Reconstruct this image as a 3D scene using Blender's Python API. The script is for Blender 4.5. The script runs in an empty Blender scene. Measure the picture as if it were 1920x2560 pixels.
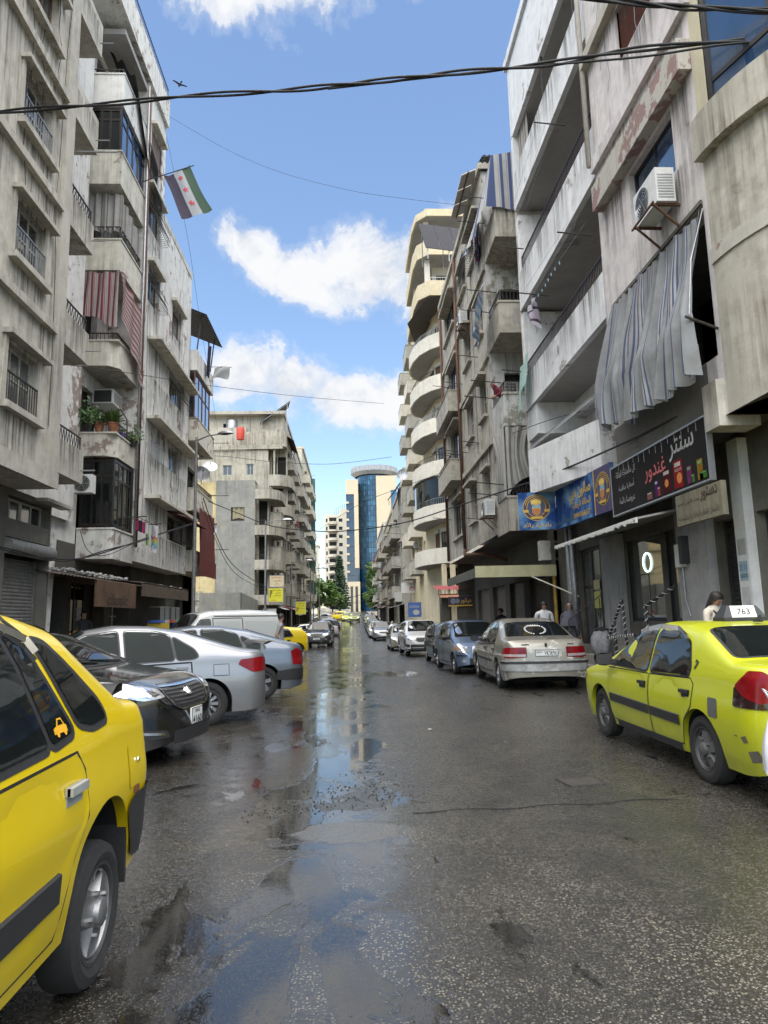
import bpy,bmesh,math,random
import numpy as np
from mathutils import Vector,Matrix,noise as mnoise
from mathutils.geometry import delaunay_2d_cdt
scene=bpy.context.scene
C=scene.collection
R_=math.radians
PI=math.pi

# ------------------------------------------------------------------ camera
CAM_H=1.5
def cam_axes(yaw,pitch,roll):
    y,p,r=R_(yaw),R_(pitch),R_(roll)
    fwd=Vector((math.sin(y)*math.cos(p),math.cos(y)*math.cos(p),math.sin(p)))
    right=Vector((math.cos(y),-math.sin(y),0))
    up=right.cross(fwd)
    return right*math.cos(r)-up*math.sin(r),right*math.sin(r)+up*math.cos(r),fwd
cr,cu_,cf=cam_axes(2.9,8.8,1.3)
cd=bpy.data.cameras.new('camera')
cd.sensor_fit='VERTICAL';cd.sensor_height=36;cd.lens=24;cd.clip_end=4000;cd.clip_start=.05
cam=bpy.data.objects.new('camera',cd);C.objects.link(cam)
cam.matrix_world=Matrix(((cr.x,cu_.x,-cf.x,0),(cr.y,cu_.y,-cf.y,0),(cr.z,cu_.z,-cf.z,CAM_H),(0,0,0,1)))
scene.camera=cam
# ------------------------------------------------------------------ sky, sun, exposure
SUN_EL,SUN_AZ=71,188  # azimuth from +Y (down the street) clockwise: behind the camera, a little to the left
w=bpy.data.worlds.new('World');scene.world=w;w.use_nodes=True
nt=w.node_tree;nt.nodes.clear()
def N(nt,t,**k):
    n=nt.nodes.new(t)
    for a,b in k.items():setattr(n,a,b)
    return n
def L(nt,a,b):nt.links.new(a,b)
def mth(nt,op,a,b=None,clamp=False):
    n=N(nt,'ShaderNodeMath',operation=op,use_clamp=clamp)
    for i,v in enumerate((a,b)):
        if v is None:continue
        if isinstance(v,(int,float)):n.inputs[i].default_value=v
        else:L(nt,v,n.inputs[i])
    return n.outputs[0]
def ramp(nt,fac,stops,interp='LINEAR'):
    n=N(nt,'ShaderNodeValToRGB');n.color_ramp.interpolation=interp
    el=n.color_ramp.elements
    while len(el)<len(stops):el.new(.5)
    for e,(p,c)in zip(el,stops):
        e.position=p
        e.color=(c,c,c,1)if isinstance(c,(int,float))else (*c,1)
    L(nt,fac,n.inputs[0]);return n.outputs[0]
def mixc(nt,fac,a,b,blend='MIX'):
    n=N(nt,'ShaderNodeMix',data_type='RGBA',blend_type=blend)
    for i,v in ((0,fac),(6,a),(7,b)):
        if isinstance(v,(int,float)):n.inputs[i].default_value=v if i == 0 else (v,v,v,1)
        elif isinstance(v,tuple):n.inputs[i].default_value=(*v,1)
        else:L(nt,v,n.inputs[i])
    return n.outputs[2]
sky=N(nt,'ShaderNodeTexSky',sky_type='NISHITA',sun_disc=False)
sky.sun_elevation=R_(SUN_EL);sky.sun_rotation=R_(SUN_AZ);sky.air_density=1.1;sky.dust_density=.1;sky.ozone_density=1.7
tc=N(nt,'ShaderNodeTexCoord');sx=N(nt,'ShaderNodeSeparateXYZ');L(nt,tc.outputs['Generated'],sx.inputs[0])
az=mth(nt,'ARCTAN2',sx.outputs[0],sx.outputs[1]);elv=mth(nt,'ARCSINE',sx.outputs[2])
cv=N(nt,'ShaderNodeCombineXYZ');L(nt,az,cv.inputs[0]);L(nt,elv,cv.inputs[1])
# cumulus banks: (azimuth, elevation, half-width, half-height, tilt) in degrees; banks out of view are added and enlarged to whiten the ambient light
CLOUDS=[(-8,29.3,5.0,2.1,-30),(-4.2,27.6,5.2,2.6,-14),(2.5,28.2,6.5,4.4,8),(8,27.5,6,5,0),
          (-9.2,20,4.6,3.2,10),(-5,19.4,5.6,3.6,-6),(-.5,18.4,5.6,3.0,-8),(4,18,5.6,2.8,0),
          (-11,47.3,9,4.4,4),(-3,47.6,6,3.6,0),(8,48,5,2.8,0),
          (50,26,20,9,5),(-50,24,20,8,-5),(115,30,26,10,0),(-125,28,26,10,0),(178,40,30,12,0),(0,70,40,8,0)]
dmin=None
for (a,e,rx,ry,t)in CLOUDS:
    mp=N(nt,'ShaderNodeMapping',vector_type='TEXTURE')
    mp.inputs['Location'].default_value=(R_(a),R_(e),0);mp.inputs['Rotation'].default_value=(0,0,R_(t));mp.inputs['Scale'].default_value=(R_(rx),R_(ry),1)
    L(nt,cv.outputs[0],mp.inputs['Vector'])
    ln=N(nt,'ShaderNodeVectorMath',operation='LENGTH');L(nt,mp.outputs[0],ln.inputs[0])
    if dmin is None:dmin=ln.outputs['Value']
    else:
        m=N(nt,'ShaderNodeMath',operation='SMOOTH_MIN');L(nt,dmin,m.inputs[0]);L(nt,ln.outputs['Value'],m.inputs[1]);m.inputs[2].default_value=.35
        dmin=m.outputs[0]
def wnoise(scale,detail,rough,vec,dist=0):
    n=N(nt,'ShaderNodeTexNoise');n.inputs['Scale'].default_value=scale;n.inputs['Detail'].default_value=detail
    n.inputs['Roughness'].default_value=rough;n.inputs['Distortion'].default_value=dist;L(nt,vec,n.inputs['Vector']);return n.outputs['Fac']
nA=wnoise(9,8,.64,tc.outputs['Generated'],.35)
nB=wnoise(26,6,.6,tc.outputs['Generated'],.2)
dens=mth(nt,'SUBTRACT',1.02,dmin)
dens=mth(nt,'ADD',dens,mth(nt,'MULTIPLY',mth(nt,'SUBTRACT',nA,.5),2.3))
dens=mth(nt,'ADD',dens,mth(nt,'MULTIPLY',mth(nt,'SUBTRACT',nB,.5),.8))
cmask=ramp(nt,dens,[(.0,0),(.18,.15),(.42,.82),(.68,1)],'EASE')
# cloud shading painted into its colour: noise runs from grey to white
cshade=ramp(nt,mth(nt,'ADD',mth(nt,'MULTIPLY',nA,.7),mth(nt,'MULTIPLY',nB,.3)),[(.34,(.70,.75,.83)),(.56,(.97,.98,1))],'EASE')
ccol=mixc(nt,1,cshade,(4.1,4.1,4.1),'MULTIPLY')
skyc=mixc(nt,cmask,sky.outputs[0],ccol)
bg=N(nt,'ShaderNodeBackground');bg.inputs['Strength'].default_value=.125;L(nt,skyc,bg.inputs['Color'])
wo=N(nt,'ShaderNodeOutputWorld');L(nt,bg.outputs[0],wo.inputs['Surface'])
sd=bpy.data.lights.new('sun','SUN');sd.energy=4.6;sd.angle=R_(104);sd.color=(1,.94,.84)
sun=bpy.data.objects.new('sun',sd);C.objects.link(sun)
sdir=Vector((math.sin(R_(SUN_AZ))*math.cos(R_(SUN_EL)),math.cos(R_(SUN_AZ))*math.cos(R_(SUN_EL)),math.sin(R_(SUN_EL))))
sun.rotation_euler=sdir.to_track_quat('Z','Y').to_euler();sun.location=(0,0,60)
vs=scene.view_settings;vs.view_transform='Standard';vs.look='None';vs.gamma=1;vs.use_curve_mapping=False;vs.exposure=.95
scene.cycles.use_denoising=True
scene.cycles.max_bounces=4;scene.cycles.diffuse_bounces=2;scene.cycles.glossy_bounces=2;scene.cycles.transmission_bounces=4
scene.cycles.caustics_reflective=False;scene.cycles.caustics_refractive=False
scene.cycles.sample_clamp_indirect=6;scene.cycles.use_adaptive_sampling=True;scene.cycles.adaptive_threshold=.02

# ------------------------------------------------------------------ helpers
class Fr:
    """a vertical drawing plane: u runs along it, z up, n out of the wall"""
    def __init__(s,o,u,n):s.o,s.u,s.n=o,u,n
    def p(s,u,z,n=0):return (s.o[0]+s.u[0]*u+s.n[0]*n,s.o[1]+s.u[1]*u+s.n[1]*n,z)
def FL(x):return Fr((x,0),(0,1),(1,0))
def FRt(x):return Fr((x,0),(0,1),(-1,0))
def FC(y):return Fr((0,y),(1,0),(0,-1))
BOXF=[(0,3,2,1),(4,5,6,7),(0,1,5,4),(1,2,6,5),(2,3,7,6),(3,0,4,7)]
class MB:
    def __init__(s):s.v,s.f,s.uv=[],[],None
    def add(s,vs,fs):
        b=len(s.v);s.v +=[tuple(map(float,q))for q in vs];s.f +=[tuple(b+i for i in f)for f in fs];return s
    def box(s,x0,y0,z0,x1,y1,z1):
        return s.add([(x0,y0,z0),(x1,y0,z0),(x1,y1,z0),(x0,y1,z0),(x0,y0,z1),(x1,y0,z1),(x1,y1,z1),(x0,y1,z1)],BOXF)
    def fb(s,F,u0,u1,z0,z1,n0,n1):
        return s.add([F.p(u0,z0,n0),F.p(u1,z0,n0),F.p(u1,z0,n1),F.p(u0,z0,n1),F.p(u0,z1,n0),F.p(u1,z1,n0),F.p(u1,z1,n1),F.p(u0,z1,n1)],BOXF)
    def obox(s,c,sz,M=None):
        vs=[Vector(((i & 1)-.5,((i >> 1)& 1)-.5,(i >> 2)-.5))for i in range(8)]
        vs=[Vector((v.x*sz[0],v.y*sz[1],v.z*sz[2]))for v in vs]
        if M is not None:vs=[M @ v for v in vs]
        return s.add([v+Vector(c)for v in vs],[(0,2,3,1),(4,5,7,6),(0,1,5,4),(1,3,7,5),(3,2,6,7),(2,0,4,6)])
    def tube(s,pts,r,n=6,cap=True):
        pts=[Vector(p)for p in pts];rings=[];prev=None
        for i,p in enumerate(pts):
            d=(pts[min(i+1,len(pts)-1)]-pts[max(i-1,0)])
            if d.length<1e-9:d=Vector((0,0,1))
            d.normalize()
            if prev is None:
                a=d.orthogonal().normalized()
            else:
                a=prev-d*prev.dot(d)
                a=a.normalized()if a.length>1e-6 else d.orthogonal().normalized()
            prev=a;b=d.cross(a);rr=r[i]if isinstance(r,(list,tuple))else r
            rings.append([p+(a*math.cos(2*PI*k/n)+b*math.sin(2*PI*k/n))*rr for k in range(n)])
        b0=len(s.v);s.v +=[tuple(q)for R in rings for q in R]
        for i in range(len(rings)-1):
            for k in range(n):
                a,b=b0+i*n+k,b0+i*n+(k+1)% n
                s.f.append((a,b,b+n,a+n))
        if cap:
            s.f.append(tuple(b0+k for k in reversed(range(n))));e=b0+(len(rings)-1)*n;s.f.append(tuple(e+k for k in range(n)))
        return s
    def bar(s,a,b,wd,ht):
        a,b=Vector(a),Vector(b);d=(b-a);ln=d.length;d.normalize()
        up=Vector((0,0,1))if abs(d.z)<.95 else Vector((1,0,0))
        sd_=d.cross(up).normalized();u2=sd_.cross(d)
        M=Matrix((d,sd_,u2)).transposed()
        return s.obox((a+b)/2,(ln,wd,ht),M)
    def lathe(s,prof,n=16,axis='z',c=(0,0,0),closed=False):
        b0=len(s.v)
        for (r,h)in prof:
            for k in range(n):
                a=2*PI*k/n;x,y=r*math.cos(a),r*math.sin(a)
                q=(x,y,h)if axis == 'z' else ((x,h,y)if axis == 'y' else (h,x,y))
                s.v.append((q[0]+c[0],q[1]+c[1],q[2]+c[2]))
        m=len(prof)
        for i in range(m-1 if not closed else m):
            for k in range(n):
                a,b=b0+i*n+k,b0+i*n+(k+1)% n;j=((i+1)% m-i)*n
                s.f.append((a,b,b+j,a+j))
        return s
    def grid(s,fn,nu,nv,uv=False):
        b0=len(s.v)
        if uv and s.uv is None:s.uv=[(0,0)]*b0
        for j in range(nv+1):
            for i in range(nu+1):
                s.v.append(tuple(fn(i/nu,j/nv)))
                if uv:s.uv.append((i/nu,j/nv))
        for j in range(nv):
            for i in range(nu):
                a=b0+j*(nu+1)+i;s.f.append((a,a+1,a+nu+2,a+nu+1))
        return s
    def mesh(s,name,m=None,smooth=False,recalc=True,merge=False):
        me=bpy.data.meshes.new(name);me.from_pydata(s.v,[],s.f)
        if s.uv:
            l=me.uv_layers.new(name='UVMap');vi=np.zeros(len(me.loops),dtype=np.int32);me.loops.foreach_get('vertex_index',vi)
            l.data.foreach_set('uv',np.array(s.uv,dtype=np.float32)[vi].ravel())
        if recalc or merge:
            bm=bmesh.new();bm.from_mesh(me)
            if merge:bmesh.ops.remove_doubles(bm,verts=bm.verts,dist=1e-4);bmesh.ops.dissolve_degenerate(bm,edges=bm.edges,dist=1e-5)
            if recalc:bmesh.ops.recalc_face_normals(bm,faces=bm.faces)
            bm.to_mesh(me);bm.free()
        if m is not None:me.materials.append(m)
        if smooth:
            me.polygons.foreach_set('use_smooth',[True]*len(me.polygons))
            if smooth is not True:me.set_sharp_from_angle(angle=R_(smooth))
        return me
    def build(s,name,m,parent=None,smooth=False,recalc=True,merge=False,**tags):
        return put(name,s.mesh(name,m,smooth,recalc,merge),parent,**tags)
def put(name,me,parent=None,label=None,cat=None,group=None,kind=None,loc=None):
    o=bpy.data.objects.new(name,me);C.objects.link(o)
    if loc is not None:o.location=loc
    if parent is not None:
        o.parent=parent
        if parent.get('_abs')is not None:  # parts of this thing are drawn in world coordinates
            r=parent
            off=Vector(r['_abs']);o.matrix_parent_inverse=Matrix.Translation(-off)
            o['_abs']=(0.0,0.0,0.0)
    if label:o['label']=label
    if cat:o['category']=cat
    if group:o['group']=group
    if kind:o['kind']=kind
    return o
def thing(name,label,cat,loc=(0,0,0),rz=0,group=None,world_coords=False):
    o=bpy.data.objects.new(name,None);C.objects.link(o);o.location=loc;o.rotation_euler=(0,0,rz);o.empty_display_size=.3
    o['label']=label;o['category']=cat
    if group:o['group']=group
    if world_coords:o['_abs']=tuple(float(a)for a in loc)
    return o
def sub(name,parent,loc=(0,0,0),rz=0):
    o=bpy.data.objects.new(name,None);C.objects.link(o);o.location=loc;o.rotation_euler=(0,0,rz);o.parent=parent;o.empty_display_size=.1
    return o
def copy_tree(o,parent=None,**tags):
    c=o.copy();C.objects.link(c);c.parent=parent
    if parent is not None:c.matrix_parent_inverse=o.matrix_parent_inverse.copy()
    for k,v in tags.items():c[k]=v
    for ch in o.children:copy_tree(ch,c)
    return c
GZ=[(-60,0),(14,0),(31,-.27),(47,-.4),(70,-.12),(115,.8),(180,2.3),(235,3.8),(400,8),(1500,16)]
def gz(y):
    for (a,za),(b,zb)in zip(GZ,GZ[1:]):
        if y <= b:
            t=max(0,(y-a)/(b-a));return za+(zb-za)*t
    return GZ[-1][1]
rnd=random.Random(7)

# Arabic shaping to presentation forms
AR={};_c=0xFE80
for ch,n_ in zip('ءآأؤإئابةتثجحخدذرزسشصضطظعغفقكلمنهوىي',(1,2,2,2,2,4,2,4,2,4,4,4,4,4,2,2,2,2,4,4,4,4,4,4,4,4,4,4,4,4,4,4,4,2,2,4)):
    AR[ch]=(_c,n_);_c += n_
def shape_ar(t):
    o=[]
    for i,ch in enumerate(t):
        if ch not in AR:o.append(ch);continue
        b,n=AR[ch]
        pj=i>0 and t[i-1]in AR and AR[t[i-1]][1]== 4
        nj=n == 4 and i+1<len(t)and t[i+1]in AR and AR[t[i+1]][1]>1
        o.append(chr(b+((3 if nj else 1)if pj else (2 if nj else 0))))
    return ''.join(reversed(o))
def text_mesh(body,width,height,m,bold=0.0,shear=0,name='lettering',arabic=None):
    """flat text mesh, centred, fitted in width x height, in the local xy plane"""
    cu=bpy.data.curves.new(name,'FONT');cu.body=shape_ar(body)if any(c in AR for c in body)else body
    cu.size=1;cu.offset=bold;cu.shear=shear;cu.resolution_u=3
    o=bpy.data.objects.new('tmp',cu);C.objects.link(o)
    dg=bpy.context.evaluated_depsgraph_get();me=bpy.data.meshes.new_from_object(o.evaluated_get(dg))
    bpy.data.objects.remove(o);bpy.data.curves.remove(cu)
    co=np.array([v.co[:]for v in me.vertices])
    if len(co):
        lo,hi=co.min(0),co.max(0);s=np.maximum(hi-lo,1e-6)
        k=np.array([width/s[0],height/s[1]]);k=np.array([min(k[0],k[1]*1.6),min(k[1],k[0]*1.8)])
        co[:,:2]=(co[:,:2]-(lo[:2]+hi[:2])/2)*k
        me.vertices.foreach_set('co',co.ravel());me.update()
    me.name=name;me.materials.clear();me.materials.append(m);return me
def place_text(body,F,u,z,n,wd,ht,m,parent,bold=0.,flip=1,shear=0,name='lettering'):
    me=text_mesh(body,wd,ht,m,bold,shear,name)
    for v in me.vertices:v.co=F.p(u+flip*v.co.x,z+v.co.y,n)
    me.update();return put(name,me,parent)
# ------------------------------------------------------------------ materials
MATS={}
def newmat(name):
    m=bpy.data.materials.new(name);m.use_nodes=True;t=m.node_tree;b=t.nodes['Principled BSDF'];MATS[name]=m;return m,t,b
def pos(t):return N(t,'ShaderNodeNewGeometry').outputs['Position']
def objc(t):return N(t,'ShaderNodeTexCoord').outputs['Object']
def scl(t,v,s):
    n=N(t,'ShaderNodeVectorMath',operation='MULTIPLY');L(t,v,n.inputs[0]);n.inputs[1].default_value=s;return n.outputs[0]
def noi(t,v,scale,detail=4,rough=.55,dist=0):
    n=N(t,'ShaderNodeTexNoise');n.inputs['Scale'].default_value=scale;n.inputs['Detail'].default_value=detail;n.inputs['Roughness'].default_value=rough
    n.inputs['Distortion'].default_value=dist;L(t,v,n.inputs['Vector']);return n.outputs['Fac']
def bump(t,b,h,strength=.3,dist=.01):
    n=N(t,'ShaderNodeBump');n.inputs['Strength'].default_value=strength;n.inputs['Distance'].default_value=dist;L(t,h,n.inputs['Height']);L(t,n.outputs[0],b.inputs['Normal'])
def simple(name,col,rough=.6,metal=0,coat=0,var=.12,vs=8,bmp=0,spec=.5,local=False):
    if name in MATS:return MATS[name]
    m,t,b=newmat(name);b.inputs['Roughness'].default_value=rough;b.inputs['Metallic'].default_value=metal;b.inputs['Coat Weight'].default_value=coat
    b.inputs['Specular IOR Level'].default_value=spec
    if var:
        n=noi(t,objc(t)if local else pos(t),vs,5,.6)
        c=mixc(t,ramp(t,n,[(.3,0),(.7,1)]),tuple(max(0,x*(1-var))for x in col),tuple(min(1,x*(1+var))for x in col));L(t,c,b.inputs['Base Color'])
        if bmp:bump(t,b,n,bmp)
    else:b.inputs['Base Color'].default_value=(*col,1)
    return m
def wallmat(name,c1,c2,dark=(.06,.055,.045),streak=.55,peel=None,peel_t=.62,blotch=.5,seedoff=0,rough=.92,sscale=1.0):
    if name in MATS:return MATS[name]
    m,t,b=newmat(name);p=pos(t)
    ad=N(t,'ShaderNodeVectorMath',operation='ADD');L(t,p,ad.inputs[0]);ad.inputs[1].default_value=(seedoff*7.3,seedoff*3.1,seedoff*1.7);p=ad.outputs[0]
    n1=noi(t,p,.55,8,.62);n2=noi(t,p,3.2,6,.6);n3=noi(t,p,38,3,.6)
    st=noi(t,scl(t,p,(2.6*sscale,2.6*sscale,.16)),1.6,6,.68);st2=noi(t,scl(t,p,(9,9,.35)),1.5,4,.6)
    col=mixc(t,ramp(t,n1,[(.5-.2*blotch-.08,0),(.5+.2*blotch,1)]),c1,c2)
    if peel:
        pm=ramp(t,mth(t,'ADD',mth(t,'MULTIPLY',n1,.55),mth(t,'MULTIPLY',n2,.45)),[(peel_t-.025,0),(peel_t,1)]);col=mixc(t,pm,col,peel)
    pat=ramp(t,noi(t,p,.38,4,.6),[(.40,.05),(.6,1.3)]);sm=mth(t,'MULTIPLY',mth(t,'MULTIPLY',ramp(t,mth(t,'ADD',mth(t,'MULTIPLY',st,.6),mth(t,'MULTIPLY',st2,.4)),[(.46,0),(.66,1)]),streak),pat,True)
    col=mixc(t,sm,col,dark)
    g=mth(t,'MULTIPLY',ramp(t,mth(t,'ADD',mth(t,'MULTIPLY',n2,.6),mth(t,'MULTIPLY',n1,.4)),[(.45,0),(.68,1)]),.5*streak+.1);col=mixc(t,g,col,dark)
    col=mixc(t,.35,col,mixc(t,n3,(.55,.55,.55),(1.2,1.2,1.2)),'MULTIPLY')
    L(t,col,b.inputs['Base Color']);b.inputs['Roughness'].default_value=rough;b.inputs['Specular IOR Level'].default_value=.25
    bump(t,b,mth(t,'ADD',mth(t,'MULTIPLY',n3,.6),mth(t,'MULTIPLY',n2,1.2)),.5,.012)
    return m
def glassmat(name,col=(.012,.016,.02),rough=.04,spec=.6,coat=1.0):
    if name in MATS:return MATS[name]
    m,t,b=newmat(name);n=noi(t,pos(t),1.7,3)
    L(t,mixc(t,n,tuple(x*.6 for x in col),tuple(x*1.5 for x in col)),b.inputs['Base Color'])
    b.inputs['Roughness'].default_value=rough;b.inputs['Specular IOR Level'].default_value=spec;b.inputs['Coat Weight'].default_value=coat;b.inputs['Coat Roughness'].default_value=.02
    return m
def stripes(name,cols,rep,rough=.85,dirt=.25,axis=0,wob=0,back=True):
    """cloth striped along one UV direction; cols = [(pos, colour)...] over one repeat"""
    if name in MATS:return MATS[name]
    m,t,b=newmat(name);uvn=N(t,'ShaderNodeUVMap').outputs[0];s=N(t,'ShaderNodeSeparateXYZ');L(t,uvn,s.inputs[0])
    u=s.outputs[axis]
    f=mth(t,'FRACT',mth(t,'MULTIPLY',u,rep))
    col=ramp(t,f,cols,'CONSTANT')
    n=noi(t,pos(t),2.2,6,.6);col=mixc(t,mth(t,'MULTIPLY',ramp(t,n,[(.4,0),(.8,1)]),dirt),col,(.12,.11,.09))
    L(t,col,b.inputs['Base Color']);b.inputs['Roughness'].default_value=rough;b.inputs['Specular IOR Level'].default_value=.2
    # thin cloth lets some light through
    tr=N(t,'ShaderNodeBsdfTranslucent');L(t,col,tr.inputs[0]);ms=N(t,'ShaderNodeMixShader');ms.inputs[0].default_value=.25
    out=t.nodes['Material Output'];L(t,b.outputs[0],ms.inputs[1]);L(t,tr.outputs[0],ms.inputs[2]);L(t,ms.outputs[0],out.inputs[0])
    bump(t,b,noi(t,pos(t),160,2),.15,.003)
    return m
def cloth(name,col,tr_=.25):
    if name in MATS:return MATS[name]
    m=stripes(name,[(0,col),(.9,tuple(x*.93 for x in col))],3);return m
def paint(name,col,metal=0,rough=.3,coat=1,dirt=.35,dirtcol=(.13,.12,.1),scuff=None,flake=0):
    if name in MATS:return MATS[name]
    m,t,b=newmat(name);p=objc(t);s=N(t,'ShaderNodeSeparateXYZ');L(t,p,s.inputs[0])
    n=noi(t,p,5,7,.65);n2=noi(t,p,60,3,.7)
    low=ramp(t,s.outputs[2],[(.2,1),(.62,.12)])  # road spray sticks to the lower body
    d=mth(t,'MULTIPLY',mth(t,'MULTIPLY',low,ramp(t,n,[(.3,0),(.72,1)])),dirt)
    d=mth(t,'ADD',d,mth(t,'MULTIPLY',ramp(t,n2,[(.6,0),(.8,1)]),dirt*.12),True)
    c=mixc(t,d,mixc(t,n,tuple(x*.93 for x in col),tuple(min(1,x*1.05)for x in col)),dirtcol)
    r=mth(t,'ADD',mth(t,'MULTIPLY',d,.5),rough,True)
    if scuff:
        sm=ramp(t,noi(t,p,4.2,8,.7,.6),[(scuff[1]-.015,0),(scuff[1],1)]);c=mixc(t,sm,c,scuff[0]);r=mth(t,'ADD',r,mth(t,'MULTIPLY',sm,.3),True)
        L(t,mth(t,'SUBTRACT',metal,mth(t,'MULTIPLY',sm,metal)),b.inputs['Metallic'])
    else:b.inputs['Metallic'].default_value=metal
    L(t,c,b.inputs['Base Color']);L(t,r,b.inputs['Roughness'])
    cw=mth(t,'SUBTRACT',coat,mth(t,'MULTIPLY',d,coat),True);L(t,cw,b.inputs['Coat Weight']);b.inputs['Coat Roughness'].default_value=.06
    bump(t,b,noi(t,p,3.0,2),.04,.02)
    return m
# walls
M_L1=wallmat('concrete_render_grey',(.51,.485,.42),(.63,.60,.525),streak=.65,peel=(.33,.31,.27),peel_t=.7)
M_L1trim=wallmat('concrete_trim_weathered',(.48,.455,.395),(.58,.55,.48),streak=.5,seedoff=3)
M_L2=wallmat('white_plaster_worn',(.66,.65,.62),(.78,.77,.73),streak=.45,peel=(.42,.33,.29),peel_t=.585,seedoff=1)
M_L2b=wallmat('plaster_cream_stained',(.56,.54,.46),(.68,.65,.56),streak=.5,peel=(.40,.32,.28),peel_t=.6,seedoff=2)
M_R1=wallmat('pinkish_white_paint',(.64,.60,.585),(.71,.67,.655),streak=.5,peel=(.5,.47,.43),peel_t=.64,blotch=.8,seedoff=4)
M_R1c=wallmat('cream_corner_paint',(.43,.41,.345),(.54,.515,.445),dark=(.12,.095,.06),streak=.85,peel=(.42,.4,.35),peel_t=.64,seedoff=5)
M_R1p=wallmat('parapet_white_paint',(.72,.73,.73),(.81,.82,.82),streak=.3,peel=(.42,.4,.36),peel_t=.62,seedoff=6)
M_band=wallmat('flaking_mauve_band',(.27,.18,.17),(.33,.23,.21),streak=.2,peel=(.5,.48,.42),peel_t=.49,seedoff=7)
M_R2=wallmat('concrete_stained_dark',(.40,.375,.315),(.54,.505,.425),dark=(.06,.055,.045),streak=.85,peel=(.58,.56,.52),peel_t=.62,seedoff=8,sscale=1.5)
M_R2w=wallmat('patched_white_over_concrete',(.52,.52,.49),(.63,.63,.6),streak=.7,peel=(.36,.34,.28),peel_t=.56,seedoff=9)
M_R3=wallmat('cream_stone_cladding',(.60,.52,.34),(.68,.60,.42),streak=.25,seedoff=10)
M_R3w=wallmat('offwhite_stone_panels',(.66,.62,.52),(.74,.70,.60),streak=.25,seedoff=11)
M_L4g=wallmat('grey_cement_render',(.23,.235,.225),(.33,.33,.295),streak=.45,peel=(.45,.42,.31),peel_t=.6,seedoff=12)
M_L4y=wallmat('faded_yellow_paint',(.60,.48,.24),(.66,.56,.32),streak=.4,peel=(.45,.43,.36),peel_t=.6,seedoff=13)
M_L4=wallmat('weathered_block_wall',(.38,.36,.295),(.49,.465,.39),streak=.75,peel=(.54,.525,.48),peel_t=.57,seedoff=14)
M_far=wallmat('far_plaster_beige',(.50,.47,.38),(.60,.57,.47),streak=.45,seedoff=15)
M_far2=wallmat('far_plaster_grey',(.42,.41,.36),(.54,.52,.46),streak=.5,seedoff=16)
M_apt=wallmat('pale_apartment_plaster',(.68,.62,.5),(.74,.69,.58),streak=.08,seedoff=17)
M_stone=wallmat('honey_limestone',(.56,.48,.34),(.64,.56,.42),dark=(.4,.3,.15),streak=.15,blotch=.9,seedoff=18)
M_soffit=wallmat('shaded_soffit_paint',(.34,.335,.32),(.42,.41,.39),streak=.1,peel=(.3,.29,.27),peel_t=.66,seedoff=19)  # underside tone darkened: balcony shade put into the base colour
M_dark=simple('dark_interior',(.018,.017,.016),.9,var=.3)  # near-black colour stands in for the darkness of unlit rooms
M_dim=wallmat('dim_shop_wall',(.075,.07,.062),(.12,.113,.1),streak=.4,seedoff=20)  # tone lowered so the shade of the shop fronts sits in the colour
M_black=simple('black_metal',(.02,.02,.022),.5,.3)
M_iron=simple('weathered_iron',(.055,.05,.045),.6,.4,var=.4,vs=20)
M_rust=simple('rusty_steel',(.12,.06,.035),.8,.3,var=.5,vs=20)
M_galv=simple('galvanised_steel',(.34,.35,.36),.45,.7,var=.2)
M_alu=simple('grey_aluminium',(.42,.43,.44),.4,.8,var=.1)
M_bronze=simple('bronze_aluminium',(.035,.03,.027),.35,.5,var=.2)
M_white=simple('white_plastic',(.66,.66,.63),.5,var=.1)
M_whitewood=simple('grey_white_timber',(.42,.41,.38),.7,var=.25,vs=12)
M_wood=simple('old_brown_wood',(.14,.085,.05),.7,var=.35,vs=14)
M_shut=simple('roller_shutter_grey',(.22,.22,.21),.55,.4,var=.25)
M_shutbrown=simple('brown_roller_blind',(.16,.06,.04),.65,var=.2)
M_rubber=simple('tyre_rubber',(.018,.018,.018),.85,var=.25,vs=30,local=True)
M_rim=simple('alloy_rim',(.34,.34,.35),.38,.85,var=.25,vs=10,local=True)
M_rimdark=simple('dark_steel_wheel',(.06,.06,.06),.55,.5,var=.25,local=True)
M_chrome=simple('chrome',(.75,.75,.76),.12,1,var=0)
M_trim=simple('black_plastic_trim',(.025,.025,.027),.5,var=.2,vs=30,local=True)
M_under=simple('underbody_black',(.008,.008,.008),.95,var=0)
M_seam=simple('panel_gap',(.01,.01,.01),.9,var=0)
M_lamp=simple('clear_lamp_glass',(.55,.56,.58),.1,.55,coat=1,var=.5,vs=16,local=True)
M_red=simple('red_lamp_glass',(.18,.005,.007),.2,coat=.25,spec=.3,var=.35,vs=8,local=True)
M_redblk=simple('smoked_lamp_glass',(.02,.006,.006),.2,coat=1,var=.3,local=True)
M_amber=simple('amber_lamp_glass',(.6,.2,.02),.2,coat=1,var=.2,local=True)
M_carglass=glassmat('tinted_car_glass',(.008,.010,.010),.03,.32,.12)
M_carglass2=glassmat('lighter_car_glass',(.010,.015,.014),.03,.12,0)
M_pane=glassmat('window_pane',(.03,.035,.04),.06)
M_pane2=glassmat('dusty_window_pane',(.09,.10,.10),.2,coat=.6)
M_paneblue=glassmat('blue_mirror_glass',(.02,.05,.11),.05)
M_plate=simple('number_plate_white',(.72,.74,.72),.4,var=.08,local=True)
M_ink=simple('black_ink',(.012,.012,.014),.6,var=0)
M_leaf=simple('leaf_green',(.055,.11,.025),.55,var=.45,vs=30)
M_leaf2=simple('leaf_bright_green',(.075,.135,.025),.55,var=.4,vs=5)
M_leafd=simple('leaf_dark_green',(.02,.045,.02),.6,var=.4,vs=2)
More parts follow.
